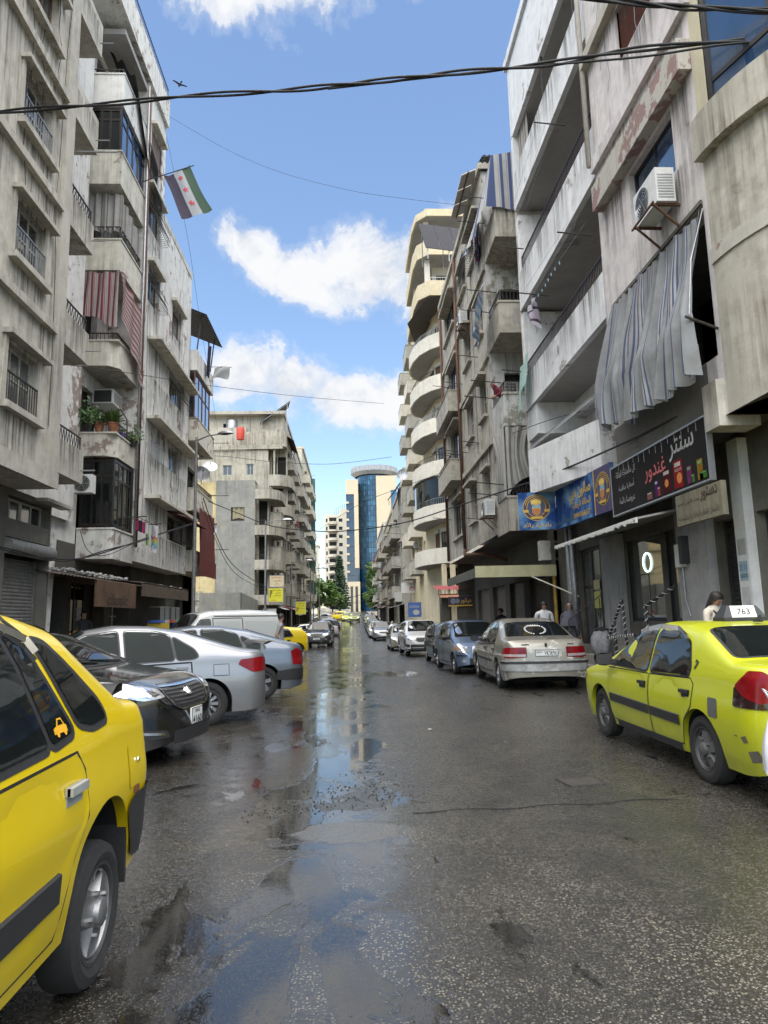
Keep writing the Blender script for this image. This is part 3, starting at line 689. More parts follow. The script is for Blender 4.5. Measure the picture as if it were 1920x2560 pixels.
# ------------------------------------------------------------------ left: grey concrete block beside the taxi
def build_L1():
    F=FL(-6.5);t=thing('apartment_building','streaked grey concrete apartment block above the closed metal shutter','building',(-7.5,11,0),world_coords=True)
    zs=[5.72,8.72,11.6,14.45,17.3]
    ops=[]
    for z in zs:
        ops +=[(12.72,14.02,z,z+1.2)]
        ops +=[(9.4,10.9,z,z+1.2)]
    mb=MB();wall(mb,F,4,15.05,4.45,20,ops,0,.2)
    mb.add([F.p(15.05,4.45,0),F.p(15.05,20,0),F.p(15.05,20,-1.6),F.p(15.05,4.45,-1.6)],[(0,1,2,3)])
    mb.add([F.p(4,4.45,0),F.p(15.05,4.45,0),F.p(15.05,4.45,-1.6),F.p(4,4.45,-1.6)],[(0,1,2,3)])
    mb.build('wall',M_L1,t)
    mb=MB();wall(mb,F,4,20.2,4.46,20,[(15.3,16.4,z-.55,z+1.4)for z in zs],-1.6,.2);mb.build('back_wall',M_L2,t)
    dk=MB()
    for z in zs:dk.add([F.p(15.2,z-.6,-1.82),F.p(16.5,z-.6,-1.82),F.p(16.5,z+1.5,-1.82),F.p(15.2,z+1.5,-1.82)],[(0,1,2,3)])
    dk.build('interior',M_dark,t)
    # corner strip and floor bands
    MB().fb(F,14.62,15.08,4.46,20,.001,.07).build('pilaster',M_L1trim,t)
    for z in (7.92,10.86,13.62,16.5,19.4):drip(F,10,12.6,z-.1,1.3,.003,t);drip(F,13.9,14.6,z-.1,1.6,.0035,t)
    for z in (7.92,10.86,13.62,16.5,19.4):MB().fb(F,4,14.6,z-.09,z+.09,.001,.13).build('floor_band',M_L1trim,t)
    MB().fb(F,4,15.08,4.44,4.80,.071,.1).build('floor_band',M_L1trim,t)
    for i,z in enumerate(zs):
        for (a,b)in ((12.72,14.02),(9.4,10.9)):
            w_=window(F,a,b,z,z+1.2,t,cols=3,rows=2,fm=(M_wood if z>14 else M_whitewood),gm=M_pane2 if i == 0 else M_pane,split=(a>12))
            MB().fb(F,a-.18,b+.3,z+1.28,z+1.38,.001,.2).build('window_hood',M_L1trim,t)
            MB().fb(F,a-.16,b+.16,z-.16,z-.03,.001,.16).build('sill',M_L1trim,t)
            for q in (a-.12,b+.02):MB().fb(F,q,q+.1,z-.03,z+1.28,.001,.05).build('jamb',M_L1trim,t)
            drip(F,a-.2,b+.2,z-.17,1.5,.004,t);drip(F,a-.25,b+.35,z+1.27,.5,.003,t)
            if z<14:railing(F,a+.02,b-.02,z-.02,z+.62,.03,t,step=.1,m=M_galv if i in (1,2)else M_iron,name='window_guard')
    # balconies beyond the corner strip, flush with the facade
    for i,zb in enumerate((4.88,7.92,10.88,13.72,16.6)):
        o=balcony(F,15.08,16.68,zb,t,dep=1.58,ph=.62 if i in (0,1,2)else .8,n=-1.59,m=M_L1,cap=False)
        if i<3:railing(F,15.1,16.6,zb+.80,zb+1.15,-.07,o,step=.14,style=1)
        rods(F,16.5,zb+.3,0,t,.35,M_galv);drip(F,15.1,16.66,zb+.8,.8,-.006,t)
    MB().tube([F.p(15.3,12.8,.01),F.p(15.3,12.8,1.0)],.02).build('clothes_rod',M_galv,t)
    # ground floor set back, pillars, shutter, mezzanine openings
    G=FL(-7.3)
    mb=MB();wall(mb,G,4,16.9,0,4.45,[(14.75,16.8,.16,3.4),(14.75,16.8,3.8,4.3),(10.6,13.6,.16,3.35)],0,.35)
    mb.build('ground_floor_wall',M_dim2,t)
    roller(G,14.8,16.74,.16,3.0,t,-.3);roller(G,10.66,13.5,.16,2.95,t,-.3)
    MB().tube([G.p(14.72,3.2,.02),G.p(16.9,3.2,.02)],.17,16).build('shutter_drum',M_shut,t,smooth=40)
    dk=MB();dk.add([G.p(14.6,2.9,-.36),G.p(16.88,2.9,-.36),G.p(16.88,4.4,-.36),G.p(14.6,4.4,-.36)],[(0,1,2,3)]);dk.build('interior',M_dark,t)
    window(G,14.75,15.75,3.8,4.3,t,n=-.2,cols=2);window(G,15.75,16.8,3.8,4.3,t,n=-.2,cols=2)
    MB().fb(G,16.0,17.4,4.36,4.44,.001,.3).build('ledge',M_L1trim,t)
    # roof
    MB().fb(F,4,16.7,20,20.3,-9,.05).build('roof_slab',M_L1trim,t)
    return t
M_dim2=wallmat('shaded_grimy_wall',(.12,.113,.10),(.18,.17,.15),streak=.75,seedoff=24)  # ground-floor shade put into the dark base tone; the streaks are grime
build_L1()

# ------------------------------------------------------------------ left: white block with the corner balconies
def build_L2():
    F=FL(-7.2);t=thing('apartment_building','worn white apartment block with corner balconies and red striped sheet','building',(-8.5,25,0),world_coords=True)
    # street wall beyond the balconies
    hi=[(23.9,25.4),(26.8,29.3)]
    ops=[(23.95,25.45,10.3,11.35),(26.8,29.3,10.45,11.5),(24.1,25.7,7.4,8.5),(26.95,28.8,7.55,8.6),(24.3,25.8,4.55,5.7),(27.05,30.1,4.75,5.75),(27.0,28.5,13.3,14.5),
           (23.5,24.9,18.6,19.9),(23.3,25.0,15.9,17.3),(23.6,25.0,13.1,14.4)]
    mb=MB();wall(mb,F,22.9,25.35,3.9,22.4,[o for o in ops if o[1]<25.36],0);
    lo=[o for o in ops if o[1]>= 25.36]
    wall(mb,F,25.35,30.2,3.9,17.3,[(max(o[0],25.36),*o[1:])for o in lo],0)
    mb.fb(F,25.2,25.35,17.3,22.4,-6,-.001);mb.build('wall',M_L2,t)
    mb=MB();mb.add([F.p(22.9,3.9,0),F.p(22.9,22.4,0),F.p(22.9,22.4,-1.1),F.p(22.9,3.9,-1.1)],[(0,1,2,3)])
    zb=[3.75,6.62,9.48,12.62,15.45,18.25]
    wall(mb,F,17.0,22.9,3.9,22.4,[(20.9,21.9,z+.1,z+2.3)for z in zb]+[(19.3,20.1,z+1.0,z+2.1)for z in zb[1:]],-1.1,.2)
    mb.build('recess_wall',M_L2,t)
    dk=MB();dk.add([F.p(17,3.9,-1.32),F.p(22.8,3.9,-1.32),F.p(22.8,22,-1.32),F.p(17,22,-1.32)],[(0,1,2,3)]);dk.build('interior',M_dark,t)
    # roof parts, parapet
    MB().fb(F,19.4,25.35,21.3,22.5,-7,.12).build('roof_parapet',M_L2,t);MB().fb(F,25.36,30.25,17.3,17.55,-7,.02).build('roof_parapet',M_L2b,t)
    railing(F,20.2,25.3,22.5,23.0,.05,t,step=.14,m=simple('blue_railing',(.02,.03,.07),.5),name='roof_railing')
    # balconies
    spec=[(4.0,.45,0,.05),(6.62,.52,.42,.3),(9.48,.62,.3,.3),(12.62,.85,.5,0),(15.45,.95,0,0),(18.25,.95,.25,0)]
    for i,(z,ph,rl,ch)in enumerate(spec):
        z=z if i else 3.45
        y0=20.95-.1*i if i<4 else 20.4
        m=(M_L2,M_L2b,M_L2b,M_L2b,M_L2b,M_L2)[i]
        balcony(F,y0,22.88,z,t,dep=1.09,ph=ph if i else .72,n=-1.09,m=m,rail=rl,chamfer=ch,rstep=.17 if i == 1 else .11,style=1 if i == 1 else 0)
    MB().fb(F,20.4,22.9,20.9,21.1,-1.1,-.02).build('balcony_roof',M_soffit,t)
    # glazed balconies (dark aluminium): first floor and fifth floor
    for (z0,z1,y0)in ((4.45,6.55,20.97),(16.62,18.2,20.42)):
        window(F,y0,22.85,z0,z1,t,n=-.04,cols=4,fm=M_bronze,gm=M_carglass if z0<10 else M_paneblue,fw=.09,transom=.72,name='glazed_screen')
        window(FC(y0+.06),-8.28,-7.24,z0,z1,t,n=0,cols=3,fm=M_bronze,gm=M_carglass,fw=.09,transom=.75,name='glazed_screen')
    # window hoods, guards, blinds
    for (a,b,z)in ((23.7,30.05,11.62),(23.9,30.15,8.72),(24.0,30.2,5.85),(26.8,28.7,14.62),(23.2,25.2,17.45),(23.4,24.9,20.0),(23.5,25.2,14.55)):
        MB().fb(F,a,b,z,z+.12,.001,.5 if b-a>4 else .22).build('window_hood',M_L2b,t);drip(F,a,b,z,1.6,.003,t);drip(F,a-.1,b+.1,z-1.15,1.5,.005,t)
    for k,o in enumerate(ops):
        if k in (7,):
            roller(F,o[0],o[1],o[2],o[3],t,-.1,simple('pinkish_blind',(.33,.24,.22),.7),name='blind');continue
        window(F,o[0],o[1],o[2],o[3],t,cols=2 if o[1]-o[0]<2 else 3,fm=M_wood if k in (0,1,6)else (M_whitewood if k in (2,3)else M_black),gm=M_pane2 if k in (2,3)else M_pane)
    for k in (1,8,9):belly_guard(F,*ops[k],t)
    MB().fb(F,27.0,30.15,4.7,5.82,.001,.02)
    railing(F,27.05,30.1,4.7,5.78,.28,t,step=.16,name='window_guard');corr(F,26.9,30.9,5.84,5.62,.0,.75,t,simple('maroon_tin',(.10,.04,.035),.6),step=.2)
    railing(F,24.1,25.7,7.4,8.0,.1,t,step=.12,name='window_guard',m=M_galv)
    # drain pipes
    for (u,m,r)in ((22.95,M_rust,.05),(22.78,M_galv,.04)):
        MB().tube([F.p(u,4.0,.08),F.p(u,12.7,.08),F.p(u+.02,12.9,.09),F.p(u,21.0,.08)],r,8).build('drain_pipe',m,t,smooth=True)
    MB().fb(F,19.9,20.2,8.0,14.0,-1.098,-1.09).build('moss_stain',simple('mossy_stain',(.13,.12,.04),.95,var=.5),t)
    # first-floor slab and shop front below
    MB().fb(F,22.9,30.2,3.55,3.9,-1.5,-.004).build('first_floor_slab',M_L2,t);MB().fb(F,16.9,22.9,3.5,3.88,-2.2,-1.11).build('first_floor_slab',M_L2,t)
    G=FL(-8.3)
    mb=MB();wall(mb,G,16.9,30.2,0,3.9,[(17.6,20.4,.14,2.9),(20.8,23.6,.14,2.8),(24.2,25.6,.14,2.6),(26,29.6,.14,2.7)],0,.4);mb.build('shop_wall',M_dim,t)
    dk=MB()
    for (a,b)in ((17.6,20.4),(20.8,23.6),(26,29.6)):room(dk,G,a,b,.12,3.0,-.4,2.2)
    dk.build('interior',M_dark,t)
    window(G,20.8,22.4,.9,2.8,t,n=-.2,cols=2,fm=M_black,gm=M_carglass);window(G,24.2,25.6,.14,2.6,t,n=-.15,cols=2,rows=3,fm=M_whitewood,gm=M_pane2,name='door')
    # leaning column beside the shutter
    mb=MB();mb.add([G.p(16.9,0,.05),G.p(17.5,0,.05),G.p(17.5,0,.8),G.p(16.9,0,.8),G.p(16.9,3.9,.05),G.p(17.75,3.9,.05),G.p(17.75,3.9,.8),G.p(16.9,3.9,.8)],BOXF);mb.build('column',M_L2,t)
    return t
def belly_guard(F,a,b,z0,z1,par):
    mb=MB();k=12
    for i in range(k+1):
        u=a+(b-a)*i/k
        mb.tube([F.p(u,z1,.02),F.p(u,z0+.5*(z1-z0),.06),F.p(u,z0+.3*(z1-z0),.3),F.p(u,z0+.12*(z1-z0),.36),F.p(u,z0,.28),F.p(u,z0-.02,.02)],.008,4,False)
    for j in range(7):
        q=j/6;zz=z1-(z1-z0)*q;nn=.04+(.33 if q>.6 else .33*max(0,(q-.3)/.3))
        mb.tube([F.p(a,zz,nn),F.p(b,zz,nn)],.007,4,False)
    return mb.build('window_guard',M_iron,par)
build_L2()

# ------------------------------------------------------------------ left: narrow block with the blue glazed corner
def build_L3():
    F=FL(-7.0);t=thing('apartment_building','narrow pale block with blue glazed top corner beside the street lamp','building',(-8,32,0),world_coords=True)
    mb=MB();wall(mb,F,30.26,34,3.6,13.3,[(30.5,33.8,6.9,8.8),(30.5,33.8,4.6,6.3)],-.6,.2);wall(mb,FC(34),-12,-7.6,0,13.3,[],-.0)
    mb.add([F.p(34,0,-.6),F.p(34,13.3,-.6),F.p(34,13.3,-6),F.p(34,0,-6)],[(0,1,2,3)]);mb.build('wall',M_L2b,t)
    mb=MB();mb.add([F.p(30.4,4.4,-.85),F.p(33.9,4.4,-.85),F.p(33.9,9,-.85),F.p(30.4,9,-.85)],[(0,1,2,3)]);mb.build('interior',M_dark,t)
    window(F,30.3,33.6,10.7,12.9,t,n=.02,cols=4,fm=simple('red_brown_frame',(.12,.04,.03),.5),gm=M_paneblue,fw=.08,transom=.6,name='glazed_screen')
    for z,ph in ((9.6,.85),(6.4,.8),(3.7,.7)):balcony(F,30.3,34.1,z,t,dep=.75,ph=ph,n=-.6,m=M_L2b,rail=.35 if z>6 and z<9 else 0)
    mb=MB();mb.fb(F,30.3,34.0,12.92,13.9,-.6,.1);mb.build('parapet',M_L2,t)
    corr(F,30.2,34.2,16.4,15.6,-1.4,.5,t,M_black,step=.3);mb=MB()
    for u in (30.6,33.6):mb.bar(F.p(u,13.9,.0),F.p(u,15.8,.2),.05,.05)
    mb.build('canopy_post',M_iron,t)
    G=FL(-8.2);mb=MB();wall(mb,G,30.26,34,0,3.7,[(30.6,33.4,.14,2.8)],0,.3);mb.build('shop_wall',M_dim,t);roller(G,30.7,33.3,.14,2.8,t,-.25)
    for z in (5.0,7.7,10.4):rods(F,33.9,z,.1,t,.9)
    # maroon blind hung over the first floor balcony
    mr=cloth('maroon_canvas',(.17,.055,.05))
    hang('balcony_blind','maroon canvas blind covering the balcony behind the street lamp','blind',lambda a,b:F.p(30.5+3.4*a,6.55-2.3*b+.03*math.sin(a*20),.28+.05*math.sin(a*22)*b+.06*b),mr,40,10)
    hang('balcony_valance','gathered maroon valance hanging under the canvas blind','valance',lambda a,b:F.p(30.4+3.6*a,4.3-.75*b,.36+.05*math.sin(a*60)),mr,60,4)
    hang('dark_sheet','dark blue cloth hanging under the black roof canopy','laundry',lambda a,b:F.p(31.8+.7*a*(1-.4*b),14.9-1.7*b,.25+.06*math.sin(a*9+b*3)),cloth('navy_cloth',(.02,.025,.06)),10,10)
    return t
build_L3()

def loose_wires(F,u0,u1,z0,z1,par,n,seed,m=None):
    r=random.Random(seed)
    for _ in range(n):
        u=r.uniform(u0,u1);a,b=sorted((r.uniform(z0,z1),r.uniform(z0,z1)));
        if b-a<2:b=a+2.5
        ph=r.uniform(0,6);MB().tube([F.p(u+.10*math.sin(ph+k*.9)+.05*math.sin(k*2.3),b+(a-b)*k/9,.03+.03*abs(math.sin(k+ph)))for k in range(10)],.007,4).build('loose_wire',m or M_ink,par)
bl_=[o for o in C.objects if o.type == 'EMPTY' and o.get('category')== 'building']
loose_wires(FL(-7.2),23.0,30,4.2,16.5,bl_[1],13,1);loose_wires(FL(-6.5),11.5,14.6,5,18,bl_[0],4,2);loose_wires(FL(-7.2),23,30,4,9,bl_[1],6,4,M_galv)
# ------------------------------------------------------------------ right: white block with long loggias, shop signs below
RC=(8.3,9.3)  # centre of the rounded corner, radius 2.8
def arc_wall(mb,r,z0,z1,a0=0,a1=85,n=18,thick=0):
    """piece of the rounded corner: angle 0 faces the street, 90 faces the camera"""
    def P(a,rr,z):return (RC[0]-rr*math.cos(R_(a)),RC[1]-rr*math.sin(R_(a)),z)
    for i in range(n):
        a,b=a0+(a1-a0)*i/n,a0+(a1-a0)*(i+1)/n
        mb.add([P(a,r,z0),P(b,r,z0),P(b,r,z1),P(a,r,z1)],[(0,1,2,3)])
        if thick:
            mb.add([P(a,r,z0),P(b,r,z0),P(b,r-thick,z0),P(a,r-thick,z0)],[(0,1,2,3)]);mb.add([P(a,r,z1),P(b,r,z1),P(b,r-thick,z1),P(a,r-thick,z1)],[(0,1,2,3)])
    return mb
def build_R1():
    F=FRt(5.5);t=thing('apartment_building','white apartment block with long sloping-view loggias above the shop signs','building',(7,14,0),world_coords=True)
    ops=[(10.1,11.87,8.75,9.88),(9.42,12.96,5.25,7.68),(10.2,11.88,12.3,13.5),(10.2,11.88,15.6,16.8)]
    mb=MB();wall(mb,F,9.3,13.45,4.3,19.6,ops,0,.3)
    mb.add([F.p(13.45,4.3,0),F.p(13.45,19.6,0),F.p(13.45,19.6,-1.5),F.p(13.45,4.3,-1.5)],[(0,1,2,3)])
    mb.build('wall',M_R1,t)
    # deep opening behind the striped curtain
    mb=MB();room(mb,F,9.7,12.7,5.25,7.68,-.3,1.5);mb.build('interior',M_dim2,t);MB().fb(F,10.2,11.2,5.25,7.2,-1.78,-1.72).build('inner_door',M_wood,t)
    # loggia back wall with doors, soffits, columns
    zl=[4.5,7.7,11.0,14.45]
    bops=[]
    for z in zl:bops +=[(14.3,15.4,z+.35,z+2.5),(16.2,18.0,z+1.1,z+2.4)]
    mb=MB();wall(mb,F,13.45,20.2,4.3,19.6,bops,-1.5,.2);mb.add([F.p(20.2,4.3,0),F.p(20.2,19.6,0),F.p(20.2,19.6,-1.5),F.p(20.2,4.3,-1.5)],[(0,1,2,3)])
    mb.build('loggia_wall',M_R1,t)
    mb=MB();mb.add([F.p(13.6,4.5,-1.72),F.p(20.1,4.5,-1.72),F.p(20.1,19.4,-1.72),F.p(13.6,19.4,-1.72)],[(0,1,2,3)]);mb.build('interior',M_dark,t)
    for k,z in enumerate(zl):
        if k:window(F,16.2,18.0,z+1.1,z+2.4,t,n=-1.62,cols=2,fm=M_bronze);window(F,14.3,15.4,z+.35,z+2.5,t,n=-1.62,cols=2,rows=2,fm=M_whitewood,gm=M_pane2,name='balcony_door')
    for z,ph,rl in ((7.7,1.05,.45),(11.0,1.2,.5),(14.45,1.2,0)):
        mb=MB();mb.fb(F,13.46,20.2,z,z+ph,-.14,0);mb.build('parapet',M_R1p,t)
        for k in range(4):drip(F,13.6+1.6*k,15.0+1.6*k+.3*(k % 2),z+ph,ph*.95,.004,t)
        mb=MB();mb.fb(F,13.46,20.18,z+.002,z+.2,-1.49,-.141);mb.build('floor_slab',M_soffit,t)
        mb=MB();mb.fb(F,20.0,20.2,z+ph,z+3.2,-1.3,-.05)if z<14 else mb.fb(F,20.0,20.2,z+ph,z+2.6,-1.3,0);mb.build('end_wall',M_R1p,t)
        if rl:railing(F,13.5,19.95,z+ph,z+ph+rl,-.07,t,step=.1,m=simple('dark_brown_railing',(.03,.02,.018),.5))
    MB().fb(F,19.2,20.2,6.75,7.69,-1.5,-.05).build('downstand_beam',M_R1p,t);MB().fb(F,13.46,19.2,7.2,7.69,-1.5,-1.2).build('downstand_beam',M_R1p,t)
    # top storey lintel and roof, open band with curtains
    MB().fb(F,13.46,20.2,17.0,19.6,-.14,0).build('top_parapet',M_R1p,t);MB().fb(F,13.46,20.2,17.0,17.2,-1.49,-.141).build('roof_slab',M_soffit,t)
    MB().fb(F,9.3,20.3,19.6,19.9,-9,.1).build('roof_slab',M_R1p,t)
    gc=stripes('grey_brown_stripe',[(0,(.42,.40,.37)),(.5,(.22,.20,.19)),(.62,(.42,.4,.37)),(.8,(.30,.27,.25))],6)
    hang('balcony_curtain','grey striped curtain at the far end of the top loggia','curtain',lambda a,b:F.p(18.9+1.1*a,17-1.35*b,-.2+.05*math.sin(a*25)),gc,24,6)
    hang('balcony_curtain','grey striped curtain tied beside the drainpipe on the top loggia','curtain',lambda a,b:F.p(13.6+.8*a*(1-.3*b),17-1.35*b,-.2+.05*math.sin(a*22)),gc,20,6)
    for u in (14.2,16.8):MB().bar(F.p(u,15.2,-.07),F.p(u,17.0,-.07),.05,.05).build('post',M_iron,t)
    # bands and ledges on the wall
    MB().fb(F,9.33,13.2,9.95,10.5,.001,.22).build('mauve_band',M_band,t)
    MB().fb(F,9.2,13.45,11.02,11.3,.001,.1).build('ledge',M_R1,t);MB().fb(F,9.2,13.44,13.55,13.8,.001,.18).build('ledge',M_R1c,t)
    for (a_,b_,z_,h_)in ((9.4,11,11.02,.5),(11.2,13.3,11.02,.5),(9.4,10.4,9.94,1.2),(12.0,13.3,9.94,1.5),(10.0,12.0,12.28,.9),(9.6,11.5,8.7,1.0),(9.5,13,13.5,.7)):drip(F,a_,b_,z_,h_,.004,t)
    MB().fb(F,9.42,12.96,7.69,7.76,.001,.04).build('lintel',M_dim2,t)
    window(F,10.1,11.87,8.75,9.88,t,n=-.12,cols=2,fm=M_bronze,gm=M_paneblue,fw=.06)
    for z in (12.3,15.6):roller(F,10.2,11.88,z,z+1.2,t,-.1,M_shutbrown,.04,name='blind')
    # drain pipe at the joint
    MB().tube([F.p(13.42,17.6,.0),F.p(13.42,17.75,.1),F.p(13.44,17.4,.14),F.p(13.46,11.2,.12)],.055,8).build('drain_pipe',simple('pvc_pipe',(.5,.47,.42),.5),t,smooth=True)
    # rounded corner, cream; window bay at the second floor; mauve stripe
    m2=MB();arc_wall(m2,2.8,4.3,8.55);arc_wall(m2,2.8,11.3,19.6);m2.build('corner_wall',M_R1c,t)
    m2=MB();arc_wall(m2,2.83,6.62,6.85,thick=.1);m2.build('corner_stripe',M_band,t)
    m2=MB();arc_wall(m2,2.95,8.3,8.95,0,85,thick=.5);m2.build('corner_ledge',M_R1c,t)
    m2=MB();arc_wall(m2,2.81,8.95,11.3,0,6);m2.build('tile_pier',wallmat('cream_tile',(.55,.50,.36),(.6,.55,.4),streak=.1,seedoff=31),t)
    m2=MB();arc_wall(m2,2.84,11.2,11.45,0,85,thick=.3);m2.build('corner_ledge',M_R1c,t)
    def P(a,rr,z):return (RC[0]-rr*math.cos(R_(a)),RC[1]-rr*math.sin(R_(a)),z)
    for (a0,a1)in ((6,30),(30,54),(54,80)):
        A,B=P(a0,2.8,0),P(a1,2.8,0);d=Vector((B[0]-A[0],B[1]-A[1],0));ln=d.length;d.normalize()
        W_=Fr((A[0],A[1]),(d.x,d.y),(-d.y,d.x))if (-d.y*(A[0]-RC[0])+d.x*(A[1]-RC[1]))>0 else Fr((A[0],A[1]),(d.x,d.y),(d.y,-d.x))
        window(W_,0,ln,8.96,11.2,t,n=0,cols=2 if a0>6 else 1,fm=M_bronze,gm=M_paneblue if a0 == 6 else M_carglass,fw=.09,transom=.24 if a0>6 else .2,name='bay_window')
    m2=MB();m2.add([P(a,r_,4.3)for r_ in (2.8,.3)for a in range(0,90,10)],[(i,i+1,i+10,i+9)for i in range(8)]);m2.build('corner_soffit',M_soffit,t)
    MB().fb(F,9.35,9.75,4.15,4.85,-.5,.12).build('beam_end',M_L1,t)
    # first-floor dark wall under the curtain opening
    MB().fb(F,9.75,13.45,4.31,5.24,.001,.004).build('dark_wall_panel',wallmat('dark_plaster',(.17,.165,.15),(.24,.23,.21),streak=.5,seedoff=25),t)
    # projecting white mezzanine box beside the signs
    mb=MB();foot=[(5.5,14.3),(4.68,17.2),(5.6,17.6),(6.9,14.6)];k=4
    mb.add([(x,y,4.58)for x,y in foot]+[(x,y,5.72)for x,y in foot],[(3,2,1,0),(4,5,6,7)]+[(i,(i+1)% k,(i+1)% k+k,i+k)for i in range(k)]);mb.build('mezzanine_parapet',M_R1p,t)
    mb=MB();mb.bar((5.45,14.35,6.25),(4.72,17.1,5.78),.04,.05);mb.bar((5.47,14.3,5.75),(5.47,14.3,6.3),.04,.04);mb.build('handrail',M_alu,t)
    # ground floor
    G=FRt(6.3);go=[(16.55,18.6,.55,3.2),(13.55,15.35,1.3,3.1),(12.6,13.5,.3,3.1),(10.6,11.4,.2,3.0),(8.4,10.2,.2,3.0)]
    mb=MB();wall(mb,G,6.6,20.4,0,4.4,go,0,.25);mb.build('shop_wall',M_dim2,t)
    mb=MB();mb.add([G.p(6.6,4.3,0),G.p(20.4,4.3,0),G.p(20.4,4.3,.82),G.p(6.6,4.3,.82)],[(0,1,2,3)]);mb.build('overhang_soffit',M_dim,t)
    for (a,b,z1,m)in ((15.4,16.5,3.3,M_pier),(11.45,12.55,3.9,M_pier),(10.25,10.56,4.2,M_R1p)):
        MB().fb(G,a,b,0,z1,.001,.16).build('pier',m,t)
    window(G,13.55,15.35,1.3,3.1,t,n=-.06,cols=1,fm=M_black,gm=M_shopglass,fw=.07,name='shop_window')
    window(G,12.6,13.5,.3,3.1,t,n=-.1,cols=1,fm=M_black,gm=M_shopglass,fw=.07,name='shop_door')
    window(G,16.55,18.6,.55,3.2,t,n=-.1,cols=3,fm=M_iron,gm=M_pane2,fw=.07,transom=.62,name='shop_window')
    roller(G,10.66,11.34,.2,3.0,t,-.2,simple('dark_shutter',(.035,.035,.035),.6));roller(G,8.45,10.15,.2,3.0,t,-.2,simple('dark_shutter2',(.04,.04,.04),.6))
    # posters on the outer pier
    for (z0,z1,c_)in ((1.95,2.25,(.3,.42,.5)),(1.55,1.85,(.5,.5,.52)),(1.2,1.45,(.38,.4,.5)),(2.35,2.6,(.42,.42,.4))):
        MB().fb(G,10.3,10.52,z0,z1,.161,.164).build('poster',simple('poster_%d' % int(z0*100),c_,.7),t)
    place_text('D 11',G,10.41,2.15,.166,.18,.09,simple('blue_print',(.03,.08,.25),.7),t,flip=-1);place_text('00370',G,10.41,2.02,.166,.18,.06,M_ink,t,flip=-1)
    place_text('DO IT',G,11.9,2.52,.162,.25,.09,simple('faded_stencil',(.2,.2,.2),.9),t,flip=-1);place_text('TALE',G,11.9,2.38,.162,.25,.09,simple('faded_stencil',(.2,.2,.2),.9),t,flip=-1)
    for (z0,z1,c_)in ((1.62,2.05,(.42,.42,.12)),(2.1,2.35,(.4,.38,.2))):MB().fb(G,17.3,17.75,z0,z1,-.075,-.07).build('poster',simple('yposter_%d' % int(z0*100),c_,.7),t)
    # pipes up the corner of the shop
    for u in (18.7,19.05):MB().tube([G.p(u,.1,.12),G.p(u,4.3,.12)],.08,10).build('standpipe',M_galv,t,smooth=True)
    return t
M_pier=wallmat('shaded_scuffed_pier',(.33,.33,.33),(.42,.42,.42),streak=.5,peel=(.25,.24,.22),peel_t=.62,seedoff=51)  # white paint greyed by shade put into the colour; the peeling is wear
M_shopglass=glassmat('shop_glass',(.05,.055,.05),.05)
build_R1()

